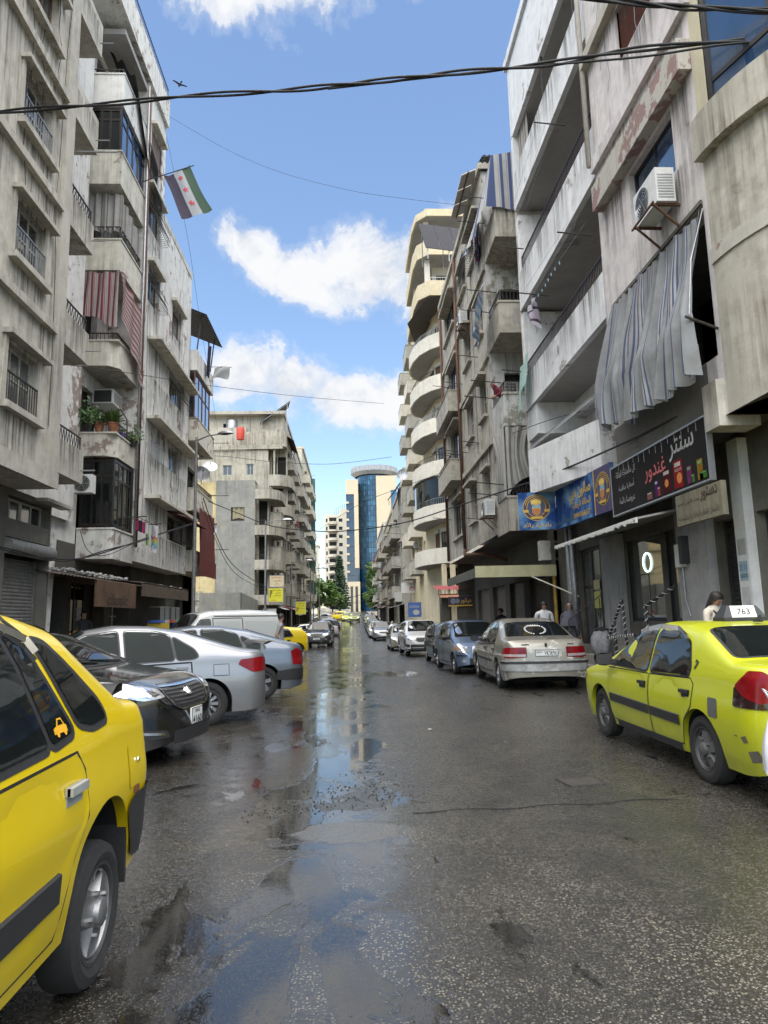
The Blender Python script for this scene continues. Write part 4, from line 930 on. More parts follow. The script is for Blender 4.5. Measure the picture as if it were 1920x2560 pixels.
def build_R2():
    F=FRt(5.0);t=thing('apartment_building','dark streaked concrete block with woman on its balcony','building',(6.5,28,0),world_coords=True)
    zb=[4.1,7.5,10.65,14.05]
    ops=[]
    for z in zb:
        if z<14:ops +=[(23.6,24.7,z+1.2,z+2.6),(26.2,27.6,z+1.15,z+2.6),(29.6,32.3,z+1.0,z+2.7)]
    ops +=[(23.4,25.6,15.2,16.5),(26.6,28.3,15.2,16.5),(29.8,33.0,15.1,16.6)]
    mb=MB();wall(mb,F,22.75,34.3,4.2,17.7,ops,0,.25);mb.build('wall',M_R2,t)
    mb=MB();wall(mb,FC(22.75),5.0,9.5,4.2,17.7,[(5.5,6.4,z+.25,z+2.4)for z in zb]+[(6.75,7.7,z+1.2,z+2.3)for z in zb],0,.2)
    mb.build('end_wall',M_R2w,t)
    mb=MB()
    for z in zb:mb.fb(FC(22.75),5.3,8,z+.1,z+2.6,-.5,-.22)
    mb.build('interior',M_dark,t)
    # floor bands and hoods along the street wall
    for z in (7.45,10.6,13.9):[drip(F,u,u+2.2,z-.1,1.8,.004,t)for u in (22.9,25.3,28,31)]
    for z in (7.45,10.6,13.9):MB().fb(F,22.75,34.3,z-.1,z+.12,.001,.1).build('floor_band',M_R2,t)
    for k,o in enumerate(ops):
        wide=o[1]-o[0]>2
        window(F,*o,t,cols=2 if not wide else 4,rows=1 if wide else 2,fm=(M_whitewood,M_whitewood,M_bronze)[k % 3],gm=M_pane if k % 4 else M_paneblue,split=not wide)
        MB().fb(F,o[0]-.15,o[1]+.15,o[3]+.04,o[3]+.14,.001,.3 if k % 2 else .16).build('window_hood',M_R2,t)
        MB().fb(F,o[0]-.1,o[1]+.1,o[2]-.12,o[2]-.02,.001,.14).build('sill',M_R2,t)
    for k in (9,10):belly_guard(F,*ops[k],t)
    for z in (7.6,10.75):balcony(F,29.2,33.4,z-.2,t,dep=.55,ph=.75,m=M_R2,rail=.25)
    # corner balconies, camera side
    for i,z in enumerate(zb):
        B=FC(22.74)
        mb=MB();mb.fb(B,5.0,8.2,z,z+.2,0,1.75);mb.fb(B,5.0,8.2,z+.2,z+1.05,1.63,1.75);mb.fb(B,5.0,5.12,z+.2,z+1.05,0,1.629);o=mb.build('balcony',M_R2 if i != 1 else M_R2w,t)
        mb=MB();mb.fb(B,5.0-.03,8.2,z+1.05,z+1.12,1.6,1.78);mb.build('coping',M_R2,o)
        if i in (0,1,2):railing(B,5.05,7.4,z+1.12,z+1.5,1.69,o,step=.12,style=1 if i == 0 else 0);railing(F,21.05,22.7,z+1.12,z+1.5,-.06,o,step=.12)
        rods(FC(21),5.1,z+1.3,0,t,.05);rods(F,21.2,z+1.5,0,t,1.0,M_black,.1);rods(F,22.5,z+1.4,0,t,1.0,M_black,.1)
    louvre(FC(22.75),5.45,5.95,7.9,9.6,t,n=.02);louvre(FC(22.75),5.97,6.47,7.9,9.6,t,n=.02)
    # underside and ground floor
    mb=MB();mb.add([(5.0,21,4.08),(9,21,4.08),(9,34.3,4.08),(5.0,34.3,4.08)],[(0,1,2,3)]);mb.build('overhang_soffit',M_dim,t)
    G=FRt(6.2);go=[(21.2,23.6,.14,2.7),(24.4,26.6,.14,2.7),(27.4,29.8,.14,2.7),(30.6,33.4,.14,2.7)]
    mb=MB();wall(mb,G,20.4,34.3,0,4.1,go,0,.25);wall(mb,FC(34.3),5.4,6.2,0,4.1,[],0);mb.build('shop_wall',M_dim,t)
    for (a,b,c,d)in go:roller(G,a+.05,b-.05,c-.3,d,t,-.2,simple('shutter_taupe',(.15,.13,.11),.6))
    # roof edge, parapet, block upstand, drains
    MB().fb(F,22.6,34.4,17.7,17.95,-6,.12).build('roof_edge',M_R2,t);MB().fb(FC(22.75),5,9.5,17.7,17.96,-.5,.1).build('roof_edge',M_R2,t)
    mb=MB()
    for r in range(4):
        for i in range(5):mb.fb(F,33+i*.42+(r % 2)*.2-1.2,33.4+i*.42+(r % 2)*.2-1.2,17.96+r*.21,18.15+r*.21,-.9,-.7)
    mb.build('block_upstand',M_L4,t)
    for u,m in ((28.9,M_rust),(33.9,M_rust)):MB().tube([F.p(u,4.2,.1),F.p(u,17.6,.1)],.07,8).build('drain_pipe',m,t,smooth=True)
    MB().tube([F.p(28.9,4.3,.1),F.p(28.7,4.05,.15),F.p(26.5,3.9,-.2),F.p(26,3.6,-1.0)],.07,8).build('drain_pipe',M_rust,t,smooth=True)
    for (u,z)in ((24.9,5.0),(25.5,8.1),(27.9,8.3),(24.8,11.3),(28.4,11.5),(31.0,9.0),(31.5,12.4),(33.2,6.2),(33.0,9.4)):rods(F,u,z,0,t,.9,M_iron,.12)
    return t
build_R2()

def curvy(path,z0,z1,m,par,name='parapet',th=.12,cap=True):
    """a wall following a plan polyline"""
    mb=MB();n=len(path)
    ins=[]
    for i,(x,y)in enumerate(path):
        a,b=path[max(i-1,0)],path[min(i+1,n-1)];d=Vector((b[0]-a[0],b[1]-a[1])).normalized();ins.append((x+d.y*-th,y+d.x*th))
    mb.v=[(x,y,z0)for x,y in path]+[(x,y,z1)for x,y in path]+[(x,y,z1)for x,y in ins]+[(x,y,z0)for x,y in ins]
    for i in range(n-1):
        for q in range(4):a,b=q*n+i,((q+1)% 4)*n+i;mb.f.append((a,a+1,b+1,b))
    return mb.build(name,m,par,smooth=40)
def build_R3():
    t=thing('apartment_building','cream apartment block with stacked curved white balconies','building',(7,50,gz(50)),world_coords=True)
    F=FRt(5.6)
    zb=[4.85,7.72,10.6,13.5,16.4,19.3,22.2]
    # plan of the bulging balcony: sweeps from the camera side round to the street
    path=[(9.2,42.4),(8.2,42.4),(7.2,42.55),(6.3,43.0),(5.6,43.7),(5.05,44.7),(4.72,46.0),(4.6,47.5),(4.75,48.6),(5.05,49.4),(5.58,49.9)]
    core=[(9.2,44.0),(7.6,44.0),(6.6,44.6),(6.1,45.6),(5.95,47.2),(5.6,49.9)]
    mb=MB();n=len(core)
    for (x,y),(x2,y2)in zip(core,core[1:]):mb.add([(x,y,0),(x2,y2,0),(x2,y2,25),(x,y,25)],[(0,1,2,3)])
    wall(mb,F,49.9,63,0,25.6,[(u,u+1.3,z+.9,z+2.3)for z in zb for u in (50.6,53.0,56.2,59.4)],0,.2);mb.build('wall',M_R3,t)
    for i,z in enumerate(zb):
        if i == 6:continue
        mb=MB();cx=[(x,y)for x,y in path];mb.add([(x,y,z)for x,y in cx]+[(7,50,z),(9.2,45,z)],[tuple(range(len(cx)+2))]);mb.add([(x,y,z+.2)for x,y in cx]+[(7,50,z+.2),(9.2,45,z+.2)],[tuple(range(len(cx)+2))])
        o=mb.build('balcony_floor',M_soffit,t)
        curvy(path,z,z+1.0,M_R3w if i<5 else M_R3w,o)
        # rail: thin bars along the curve
        if i in (1,2,3,4,5):
            mb=MB();P3=[Vector((x,y,z+1.0))for x,y in path]
            mb.tube([p+Vector((.05,0,.42))for p in P3],.02,5)
            for a,b in zip(P3,P3[1:]):
                k=max(2,int((b-a).length/.16))
                for j in range(k):q=a+(b-a)*j/k+Vector((.05,0,0));mb.box(q.x-.01,q.y-.01,q.z,q.x+.01,q.y+.01,q.z+.42)
            mb.build('railing',M_galv if i % 2 else M_iron,o)
        # openings in the core behind the balcony
        for (ca,cb,dw)in ((0,1,.9),(2,3,.6),(3,4,.8)):
            A,B=Vector((*core[ca],0)),Vector((*core[cb],0));d=(B-A);ln=d.length;d.normalize();nn=Vector((d.y,-d.x,0))
            if nn.dot(Vector((-1,-1,0)))<0:nn=-nn
            W_=Fr((A.x,A.y),(d.x,d.y),(nn.x,nn.y));c=ln/2
            window(W_,c-dw/1.6,c+dw/1.6,z+.5,z+2.25,t,n=.06,cols=2,fm=M_whitewood if i % 2 else M_bronze,gm=M_pane if (i+ca)% 3 else M_shutbrown,split=False)
            MB().fb(W_,c-dw*.75,c+dw*.75,z+2.26,z+2.5,.001,.12).build('lintel',M_R3w,t)
    # dark glazed-in second balcony
    pth=[(x+.06,y+.05)for x,y in path[3:9]];curvy(pth,8.75,10.5,M_carglass,t,name='glazed_screen',th=.03)
    # upper storeys in yellow stone with square loggias, roof
    p2=[(9.2,42.3),(5.5,42.3),(4.9,43.0),(4.75,44.5),(4.75,49.9),(5.58,49.9)]
    for z in (22.5,25.4,28.2):
        mb=MB();mb.add([(x,y,z)for x,y in p2]+[(9.2,49.9,z)],[tuple(range(7))]);mb.add([(x,y,z+.2)for x,y in p2]+[(9.2,49.9,z+.2)],[tuple(range(7))]);o=mb.build('balcony_floor',M_soffit,t);curvy(p2,z,z+(1.05 if z<28 else .5),M_R3,o)
        if z<28:
            railing(FC(42.35),5.6,9.0,z+1.05,z+1.35,0,o,step=.16,m=M_galv)
            mb=MB();wall(mb,FC(43.9),5.9,9.2,z+.2,z+2.9,[(6.2,7.2,z+.3,z+2.3),(7.8,8.8,z+1.0,z+2.3)],0,.2);mb.build('loggia_wall',M_R3w,o);window(FC(43.9),7.8,8.8,z+1.0,z+2.3,t,cols=2,fm=M_bronze,split=False);MB().fb(FC(44.1),6.1,7.3,z+.3,z+2.4,0,.01).build('interior',M_dark,t)
            for (x,y)in ((5.3,42.9),(4.95,47)):MB().box(x,y,z+.2,x+.35,y+.35,z+2.9).build('pillar',M_R3w,t)
    MB().box(5.6,44.5,28.4,9,49,30.2).build('stair_head',M_L4,t)
    mb=MB();mb.box(5.4,50.0,25.6,12,62.9,25.9);mb.build('upper_parapet',M_R3,t)
    mb=MB();mb.grid(lambda a,b:(4.3+1.6*b+abs(a-.5)*2.0,42.0+8*a,22.3+.02*(round(a*60)% 2)-.1+.25*b),60,2);mb.build('tin_awning',simple('dark_tin',(.06,.05,.045),.6),t,recalc=False)
    mb=MB();mb.box(6.2,42.2,0,6.5,42.5,4.8);mb.box(5.8,43.2,0,6.1,43.5,4.8);mb.build('pillar',M_R3,t)
    for u in (50.6,53.0,56.2,59.4):
        for k,z in enumerate(zb):
            window(F,u,u+1.3,z+.9,z+2.3,t,n=-.12,cols=2,fm=M_bronze if k % 2 else M_whitewood,gm=M_pane,split=False)
            if u in (53.0,59.4):balcony(F,u-.8,u+2.2,z-.1,t,dep=.9,ph=.9,m=M_R3w if k % 2 else M_far2)
    # first floor under the curve: yellowish wall with barred windows
    W_=FC(43.9);mb=MB();wall(mb,W_,5.9,9.2,2.6,4.9,[(6.0,6.9,3.2,4.6),(7.9,8.8,3.2,4.6)],0,.2);mb.build('first_floor_wall',M_R3,t)
    for a in (6.0,7.9):window(W_,a,a+.9,3.2,4.6,t,cols=1,fm=M_black,gm=M_carglass,split=False);railing(W_,a,a+.9,3.2,4.6,.05,t,step=.14,name='window_guard')
    G=FRt(6.0);mb=MB();wall(mb,FC(42.5),5.6,10,-.5,2.7,[(6.1,7.4,-.3,2.2),(7.8,9.2,-.3,2.2)],0,.3);wall(mb,G,42.5,63,-.5,2.9,[(43.5,46,-.3,2.3),(47,50,-.3,2.3),(51,54,-.3,2.3),(55,58,-.3,2.3),(59,62,-.3,2.3)],0,.3);mb.build('shop_wall',M_dim,t)
    for (a,b)in ((43.5,46),(47,50),(51,54),(55,58),(59,62)):roller(G,a+.05,b-.05,-.4,2.3,t,-.25,simple('shutter_taupe',(.15,.13,.11),.6))
    for a,b in ((6.1,7.4),(7.8,9.2)):roller(FC(42.5),a+.05,b-.05,-.4,2.2,t,-.25,simple('shutter_taupe',(.15,.13,.11),.6))
    mb=MB();corr(FC(42.5),5.4,9.6,2.9,2.62,0,1.3,t,simple('tin_orange',(.25,.11,.06),.7),step=.18)
    return t
build_R3()

# ------------------------------------------------------------------ generic street facade for the blocks further off
def facade(F,u0,u1,z0,z1,st,par,m,seed,bays=3.0,bal=.5,dep=.95,split=False,first=3.4,n=0):
    r=random.Random(seed);nb=max(1,int((u1-u0)/bays));bw=(u1-u0)/nb;fl=int((z1-z0-first)/st)
    ops=[];bl=[]
    for i in range(nb):
        kind=r.random()<bal
        for k in range(fl):
            z=z0+first+k*st;a=u0+i*bw;c=a+bw/2
            if kind:ops.append((c-bw*.3,c+bw*.12,z+.15,z+2.2));bl.append((a+.12,a+bw-.12,z-.1))
            else:
                w_=r.uniform(.45,.6)*bw/2;ops.append((c-w_,c+w_,z+.85,z+2.15))
    mb=MB();wall(mb,F,u0,u1,z0,z1,ops,n,.2);mb.build('wall',m,par)
    for k,o in enumerate(ops):
        window(F,*o,par,n=n-.12,cols=2,fm=r.choice([M_whitewood,M_bronze,M_wood,M_alu]),gm=r.choice([M_pane,M_pane,M_pane2,M_carglass]),split=split)
        if r.random()<.4:MB().fb(F,o[0]-.15,o[1]+.15,o[3]+.05,o[3]+.16,n+.001,n+.3).build('window_hood',m,par)
    for (a,b,z)in bl:
        o=balcony(F,a,b,z,par,dep=dep,ph=r.choice([.45,.9,.9]),n=n,m=m,rail=r.choice([0,.4]),rstep=.16)
    for _ in range(int(len(ops)*.6)):
        o=r.choice(ops);rods(F,r.uniform(u0,u1),o[2]+r.uniform(-.5,1),n+.01,par,r.uniform(.7,1.5),M_iron,.15)
    for _ in range(int(len(ops)*.3)):
        o=r.choice(ops);k=r.randrange(4);c_,nm_=[((.5,.5,.48),'white'),((.3,.06,.06),'red'),((.1,.15,.28),'blue'),((.3,.27,.2),'brown')][k]
        w_=r.uniform(.7,1.6);h_=r.uniform(.6,1.5);u_=o[0]+r.uniform(-.4,.4);zz=o[2]+r.uniform(.6,1.3);d_=n+r.uniform(.25,dep+.1);ph=r.uniform(0,6)
        hang('laundry',('%s cloth hung out from the %s' %(nm_,' '.join(par['label'].split()[:9]))),'laundry',lambda a,b:F.p(u_+w_*a,zz-h_*b*(1-.2*math.sin(a*3+ph)),d_+.08*math.sin(a*9+ph)*b),cloth('far_cloth_'+nm_,c_),8,5,'cloths on the far balconies')
    for _ in range(int(len(ops)*.12)):
        o=r.choice(ops);u_,z_=o[1]+.45,o[2]+r.uniform(-.3,.5);mb=MB();mb.fb(F,u_-.35,u_+.35,z_,z_+.5,n+.08,n+.36);q_=mb.build('air_conditioner',M_white,None,label='air conditioner on the wall of the '+' '.join(par['label'].split()[:8]),cat='air conditioner',group='air conditioners on the far facades')
    return ops
def shops(F,u0,u1,z,par,seed,h=3.2):
    r=random.Random(seed);u=u0;mb=MB();ops=[]
    while u<u1-1.5:w_=r.uniform(2.2,3.4);ops.append((u+.2,min(u+w_,u1-.1),z,z+2.6));u += w_+.3
    wall(mb,F,u0,u1,z-1,z+h+.2,ops,-.4,.3);mb.build('shop_wall',M_dim,par)
    for o in ops:
        if r.random()<.6:roller(F,o[0],o[1],o[2],o[3],par,-.6,simple('shutter_taupe',(.15,.13,.11),.6),.12)
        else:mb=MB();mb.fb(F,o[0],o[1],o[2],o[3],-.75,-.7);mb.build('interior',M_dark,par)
    AW=[simple('awning_red',(.22,.05,.04),.8),simple('awning_tin',(.2,.2,.19),.6),simple('awning_rust',(.2,.1,.06),.8),simple('awning_white',(.5,.5,.48),.7),simple('awning_dark',(.05,.05,.05),.7)]
    u=u0
    while u<u1-2:
        w_=r.uniform(2,4);corr(F,u,min(u+w_,u1),z+2.95+r.uniform(-.1,.2),z+2.65+r.uniform(-.15,.1),-.4,r.uniform(.7,1.5),par,r.choice(AW),name='awning',step=.2);u += w_+r.uniform(.1,.6)
SGN=[simple('sign_red',(.35,.04,.04),.6),simple('sign_white',(.6,.6,.58),.6),simple('sign_blue',(.05,.12,.35),.6),simple('sign_yellow',(.6,.5,.06),.6),simple('sign_green',(.05,.22,.12),.6),simple('sign_black',(.03,.03,.035),.6)]

def build_L4():
    t=thing('apartment_building','grey cement sided block with corner balconies beside the yellow signs','building',(-8,54,gz(54)),world_coords=True)
    Fc=FC(52);z0=gz(52)-.3
    mb=MB();wall(mb,Fc,-10.2,-7.25,z0,12.1,[(-9.07,-8.05,9.04,10.1)],0,.2);mb.fb(Fc,-10.2,-7.25,12.1,12.2,-6,.001);mb.build('end_wall',M_L4g,t)
    mb=MB();wall(mb,Fc,-13,-10.2,z0,11.1,[],-.15);mb.fb(Fc,-13,-10.2,11.1,12.1,-6,-.1);mb.fb(Fc,-13,-10.21,6.2,6.5,-.149,.05);mb.build('side_wall',M_L4y,t)
    mb=MB();mb.fb(Fc,-9.07,-8.05,9.04,10.1,-.22,-.2);mb.build('interior',M_dim,t)
    hang('window_rag','dirty cream rag hung across the square window in the grey wall','curtain',lambda a,b:Fc.p(-8.95+.85*a,10.05-.9*b+.12*math.sin(a*3),-.1+.04*math.sin(a*14)),cloth('dirty_cream',(.4,.36,.24)),12,6)
    # camera-facing recess and wrap-round balconies
    Fs=FL(-6.3)
    mb=MB();wall(mb,FC(53.2),-7.25,-6.3,z0,14,[(-7.1,-6.45,z,z+2)for z in (3.4,6.1,8.8)],0,.2);mb.add([(-7.25,52,z0),(-7.25,53.2,z0),(-7.25,53.2,12),(-7.25,52,12)],[(0,1,2,3)]);mb.build('recess_wall',M_L4,t)
    mb=MB();mb.fb(FC(53.42),-7.25,-6.3,3.2,12,0,.01);mb.build('interior',M_dark,t)
    for z in (2.65,5.3,7.95,10.75):
        mb=MB();path=[(-7.25,52),(-6.2,52),(-5.55,52.6),(-5.3,53.4),(-5.3,56.2),(-6.3,56.2)]
        mb.add([(x,y,z)for x,y in path]+[(x,y,z+.18)for x,y in path],[tuple(range(6)),tuple(range(6,12))]);o=mb.build('balcony_floor',M_L4,t)
        curvy(path,z,z+.75,M_L4,o)
        if z in (7.95,5.3):railing(FC(52.05),-7.2,-6.2,z+.75,z+1.15,0,o,step=.13)
    facade(Fs,53.4,62,2.8,12.1,2.75,t,M_L4,3,2.9,.4,.9,first=.6)
    # taller part behind
    Fb=FC(59.9);bops=[(-11.2,-10.4,14.3,15.2),(-9.1,-8.5,14.3,15.3)]
    mb=MB();wall(mb,Fb,-13.5,-7.2,10,16.55,bops,0,.2);mb.fb(Fb,-9.3,-5.6,16.9,18.35,-8,-.3);mb.fb(Fb,-13.5,-9.3,16.6,18.9,-8,-.9);mb.build('upper_end_wall',M_L4,t)
    for o in bops:window(Fb,*o,t,cols=2,fm=M_alu,gm=M_pane2,split=False)
    # block courses of the parapet
    bm=MB().box(-.195,-.1,-.095,.195,.1,.095).mesh('block',M_L4)
    for rr2 in range(2):
        for i in range(19):
            put('block',bm,t,loc=None);b=C.objects[-1];b.location=(-13.3+i*.4+(rr2 % 2)*.2+8*0,59.8,16.65+rr2*.2+.08*(i/19));b.matrix_parent_inverse=Matrix.Translation(-Vector(t['_abs']))
    mb=MB();wall(mb,FC(61.2),-7.2,-5.6,10,17,[(-7.0,-6.6,14.0,16.2),(-6.5,-5.75,14.0,16.2),(-6.9,-6.0,11.2,13.4)],0,.2);mb.build('upper_recess_wall',M_L4,t)
    mb=MB();mb.fb(FC(61.45),-7.2,-5.6,11,16.3,0,.01);mb.build('interior',M_dark,t)
    for z in (13.3,10.7):
        path=[(-7.2,59.9),(-6.1,59.9),(-5.45,60.5),(-5.2,61.4),(-5.2,64),(-6.0,64)]
        mb=MB();mb.add([(x,y,z)for x,y in path]+[(x,y,z+.18)for x,y in path],[tuple(range(6)),tuple(range(6,12))]);o=mb.build('balcony_floor',M_L4,t);curvy(path,z,z+1.0,M_L4,o)
    MB().fb(FC(59.9),-6.75,-6.6,13.9,16.9,-.2,-.05).build('column',M_L4,t)
    Fs2=FL(-6.0);facade(Fs2,62,84,2.8,20.3,2.9,t,M_L4,11,2.75,.55,.9,first=.9)
    MB().fb(Fs2,61.2,84.2,20.3,20.6,-7,.1).build('roof_slab',M_L4,t);mb=MB();wall(mb,FC(61.9),-13.5,-6.0,15,20.3,[(-11.6,-11.0,17.2,19.6)],0,.2);mb.build('upper_end_wall',M_L4,t);MB().fb(FC(62.2),-11.7,-10.9,17,19.8,0,.01).build('interior',M_dark,t)
    corr(Fs2,60.5,66,18.6,17.6,-.5,1.0,t,simple('dark_brown_tin',(.04,.03,.028),.7),step=.25)
    shops(FL(-6.0),53,84,-.2,t,21)
    t2=thing('apartment_building','taller beige block with green glazed bays down the left side','building',(-8,95,gz(95)),world_coords=True)
    Fs3=FL(-5.9);facade(Fs3,84.3,104,3,22.8,2.95,t2,M_far,17,3.2,.6,.9,first=.8);wall(mb := MB(),FC(84.25),-13,-5.9,2,22.8,[],0);mb.build('end_wall',M_far,t2)
    MB().fb(Fs3,84.2,104,22.8,23.1,-7,.2).build('roof_slab',M_far,t2)
    for k in range(6):
        z=5+2.95*k
        window(FC(98),-5.9,-5.0,z,z+2,t2,n=0,cols=1,fm=M_bronze,gm=glassmat('green_glass',(.05,.12,.1),.08),split=False,name='bay_window')
        mb=MB();mb.box(-5.9,98.06,z-.9,-5.0,101,z);mb.build('bay_panel',M_far,t2)
    shops(FL(-5.9),84.3,104,.3,t2,22)
build_L4()

def build_far():
    # right side beyond the cream block
    for i,(a,b,x,h,m,lab)in enumerate([(63.2,76,4.9,13.6,M_far2,'low weathered grey block right after the cream curved block'),(76.2,95,4.75,13.2,M_far,'beige plaster block with tin awnings further down the right side'),(95.2,122,4.7,14.5,M_far2,'last grey block of the right row before the green trees')]):
        t=thing('apartment_building',lab,'building',(x+3,(a+b)/2,gz(a)),world_coords=True);F=FRt(x);z=gz((a+b)/2)
        facade(F,a,b,z+2.9,h,2.9,t,m,30+i,3.0,.5,.9,first=.7);mb=MB();wall(mb,FC(a),x,x+8,z,h,[],0);mb.build('end_wall',m,t)
        MB().fb(F,a,b,h,h+.4,-6,.1).build('roof_slab',m,t);shops(FRt(x),a,b,z,t,40+i)
    # pale apartment tower behind the pine
    t=thing('apartment_tower','pale apartment tower with rounded balconies behind the pine tree','building',(-5,264,5),world_coords=True)
    F=FC(260);ops=[]
    zz=[9.0+3.15*k for k in range(10)]
    for z in zz:ops +=[(-4.3,-2.9,z+.9,z+2.2),(-9.2,-8.6,z+.8,z+2.2)]
    mb=MB();wall(mb,F,-9.7,0,3,41,ops,0,.3);wall(mb,FL(-9.7),260,275,3,41,[],0);mb.box(-3.8,260.5,41,0,268,43.5);mb.build('wall',M_apt,t)
    for o in ops:window(F,*o,t,cols=1,fm=M_bronze,gm=M_carglass,split=False)
    for z in zz:
        path=[(-8.4,260),(-8.2,259.2),(-7.4,258.6),(-6.4,258.5),(-5.4,258.8),(-4.9,259.5),(-4.8,260)]
        mb=MB();mb.add([(x,y,z)for x,y in path]+[(x,y,z+.2)for x,y in path],[tuple(range(7)),tuple(range(7,14))]);o=mb.build('balcony_floor',M_apt,t);curvy(path,z,z+1.0,M_apt,o)
        MB().fb(F,-8.0,-5.2,z+1.0,z+2.6,.01,.02).build('opening_shade_panel',M_dark,t)  # dark panel on the wall face, painted in place of a shaded opening
    mb=MB()
    for k in range(8):mb.bar((-6+k*.8,262,41),(-5.6+k*.7,262,44+.3*k),.12,.12)
    mb.build('roof_frame',M_iron,t)
    # low houses seen in the gap, left of the tower
    t=thing('far_house','low beige houses block in the gap left of the pale tower','building',(-18,215,3.3),world_coords=True)
    F=FC(212);facade(F,-20,-9.8,4,24,3,t,M_far,51,3.4,.4,.8,first=.8);MB().fb(F,-20,-9.7,24,24.5,-8,.3).build('roof_slab',M_far,t)
    t=thing('far_house','white low house behind the street trees','building',(-11,190,2.6),world_coords=True)
    F=FC(188);facade(F,-17,-8.6,3,13.5,3,t,M_apt,53,2.8,.3,.8,first=.6);MB().fb(F,-17,-8.6,13.5,13.8,-8,.3).build('roof_slab',M_apt,t)
    # glass tower with limestone wings
    t=thing('office_tower','blue glass office tower with limestone wings and ribbed round crown','building',(6,245,4),world_coords=True)
    F=FC(235);zb=3.6
    # glazed drum: individual panes
    cx,cy,r=9.1,244.6,6.3
    gb=[glassmat('tower_glass_%d' % k,c,.08)for k,c in enumerate([(.02,.085,.16),(.03,.115,.21),(.015,.06,.12),(.04,.14,.25)])]
    pr=random.Random(3);nseg,nfl=22,26
    mb=MB();mb.lathe([(r-.12,zb),(r-.12,52)],48,c=(cx,cy,0));mb.build('drum_mullions',simple('mullion_blue',(.04,.07,.1),.4,.4),t,smooth=30)
    cells=[MB()for _ in gb]
    for i in range(nseg):
        a0,a1=PI+PI*i/nseg+.012,PI+PI*(i+1)/nseg-.012
        for k in range(nfl):
            z0,z1=zb+(52-zb)*k/nfl+.08,zb+(52-zb)*(k+1)/nfl-.08;q=pr.choices(range(4),(4,3,3,1))[0];tl=pr.uniform(-.02,.02)
            mq=MB();mq.add([(cx+(r+tl)*math.cos(a0),cy+(r+tl)*math.sin(a0),z0),(cx+(r-tl)*math.cos(a1),cy+(r-tl)*math.sin(a1),z0),(cx+(r-tl)*math.cos(a1),cy+(r-tl)*math.sin(a1),z1),(cx+(r+tl)*math.cos(a0),cy+(r+tl)*math.sin(a0),z1)],[(0,1,2,3)])
            if nseg*nfl <= 300 or (4 <= i<14):mq.build('pane',gb[q],t)
            else:cells[q].add(mq.v,mq.f)
    for q,c in enumerate(cells):
        if c.f:c.build('drum_glazing',gb[q],t,kind='stuff')
    # ribbed crown
    mb=MB();prf=[]
    for k in range(96):
        a=2*PI*k/96;rr3=r+1.9+(.35 if (k//2)% 2 else 0);prf.append((cx+rr3*math.cos(a),cy+rr3*math.sin(a)))
    mb.v=[(x,y,53.4)for x,y in prf]+[(x,y,55.2)for x,y in prf]+[(cx+(x-cx)*.83,cy+(y-cy)*.83,52.2)for x,y in prf]
    for k in range(96):j=(k+1)% 96;mb.f +=[(k,j,j+96,k+96),(k,j,j+192,k+192)]
    mb.f.append(tuple(range(96,192)));mb.build('crown',simple('grey_concrete_crown',(.32,.34,.36),.7),t)
    # left limestone wing: pier, lintel and dark glazed strip with small fins
    mb=MB();mb.fb(F,-1.3,3.0,44.4,49.6,-12,0);mb.fb(F,1.5,3.0,18.6,44.4,-12,0);mb.fb(F,-1.0,3.15,12.3,13.9,-12,0.3)
    for u in (-.95,.75,2.4):mb.fb(F,u,u+.75,zb,12.3,-1,.3)
    mb.fb(F,9.4,16.5,zb,51.2,-12,-1.5);mb.build('limestone_wing',M_stone,t)
    mb=MB();mb.fb(F,-1.2,1.5,13.9,44.4,-12,-.4);mb.fb(F,1.5,3.1,13.9,18.6,-12,-.4);mb.fb(F,-.9,3,zb,12.3,-12,-1.2);mb.build('glazed_strip',glassmat('tower_dark_glass',(.02,.04,.08),.1),t)
    for k in range(9):MB().fb(F,-1.4,-.3,17+3*k,17.7+3*k,-.4,.5).build('fin',M_stone,t)
    mb=MB();mb.fb(F,14.6,16.6,20,46,-1.5,-1.35);mb.build('glazed_strip',gb[1],t)
    for k in range(6):MB().fb(F,-1.15,1.45,16+5*k,16.12+5*k,-.4,-.3).build('mullion',M_bronze,t)
build_far()
loose_wires(FRt(5.0),23,34,4.5,16,[o for o in C.objects if o.type == 'EMPTY' and o.get('category')== 'building'][4],12,5);loose_wires(FRt(5.5),9.5,13.4,8,18,[o for o in C.objects if o.type == 'EMPTY' and o.get('category')== 'building'][3],6,6,M_galv)
for lab_t,bx in (('R1',(7.3,9.6,0,12,20.1,19.5)),('R1b',(6.9,7.2,0,12,20.3,4.25)),('R2',(6.75,22.98,4.1,12,34.2,17.6)),('R2b',(6.5,20.4,0,12,34.2,4.05)),('R3',(9.3,44.2,0,14,62.8,25)),('L1',(-14,4,0,-8.5,16.9,19.9)),('L2',(-14,17,0,-8.75,25.2,22.2)),('L2b',(-14,25.3,0,-8.0,30.1,17.2)),('L3',(-14,30.3,0,-8.6,33.9,13.2))):
    q=MB().box(*bx).build('light_block_core',M_dim,[o for o in C.objects if o.type == 'EMPTY' and o.get('category')== 'building'][{'R1':3,'R1b':3,'R2':4,'R2b':4,'R3':5,'L1':0,'L2':1,'L2b':1,'L3':2}[lab_t]])  # solid dark boxes added inside the buildings to stop light leaking through gaps
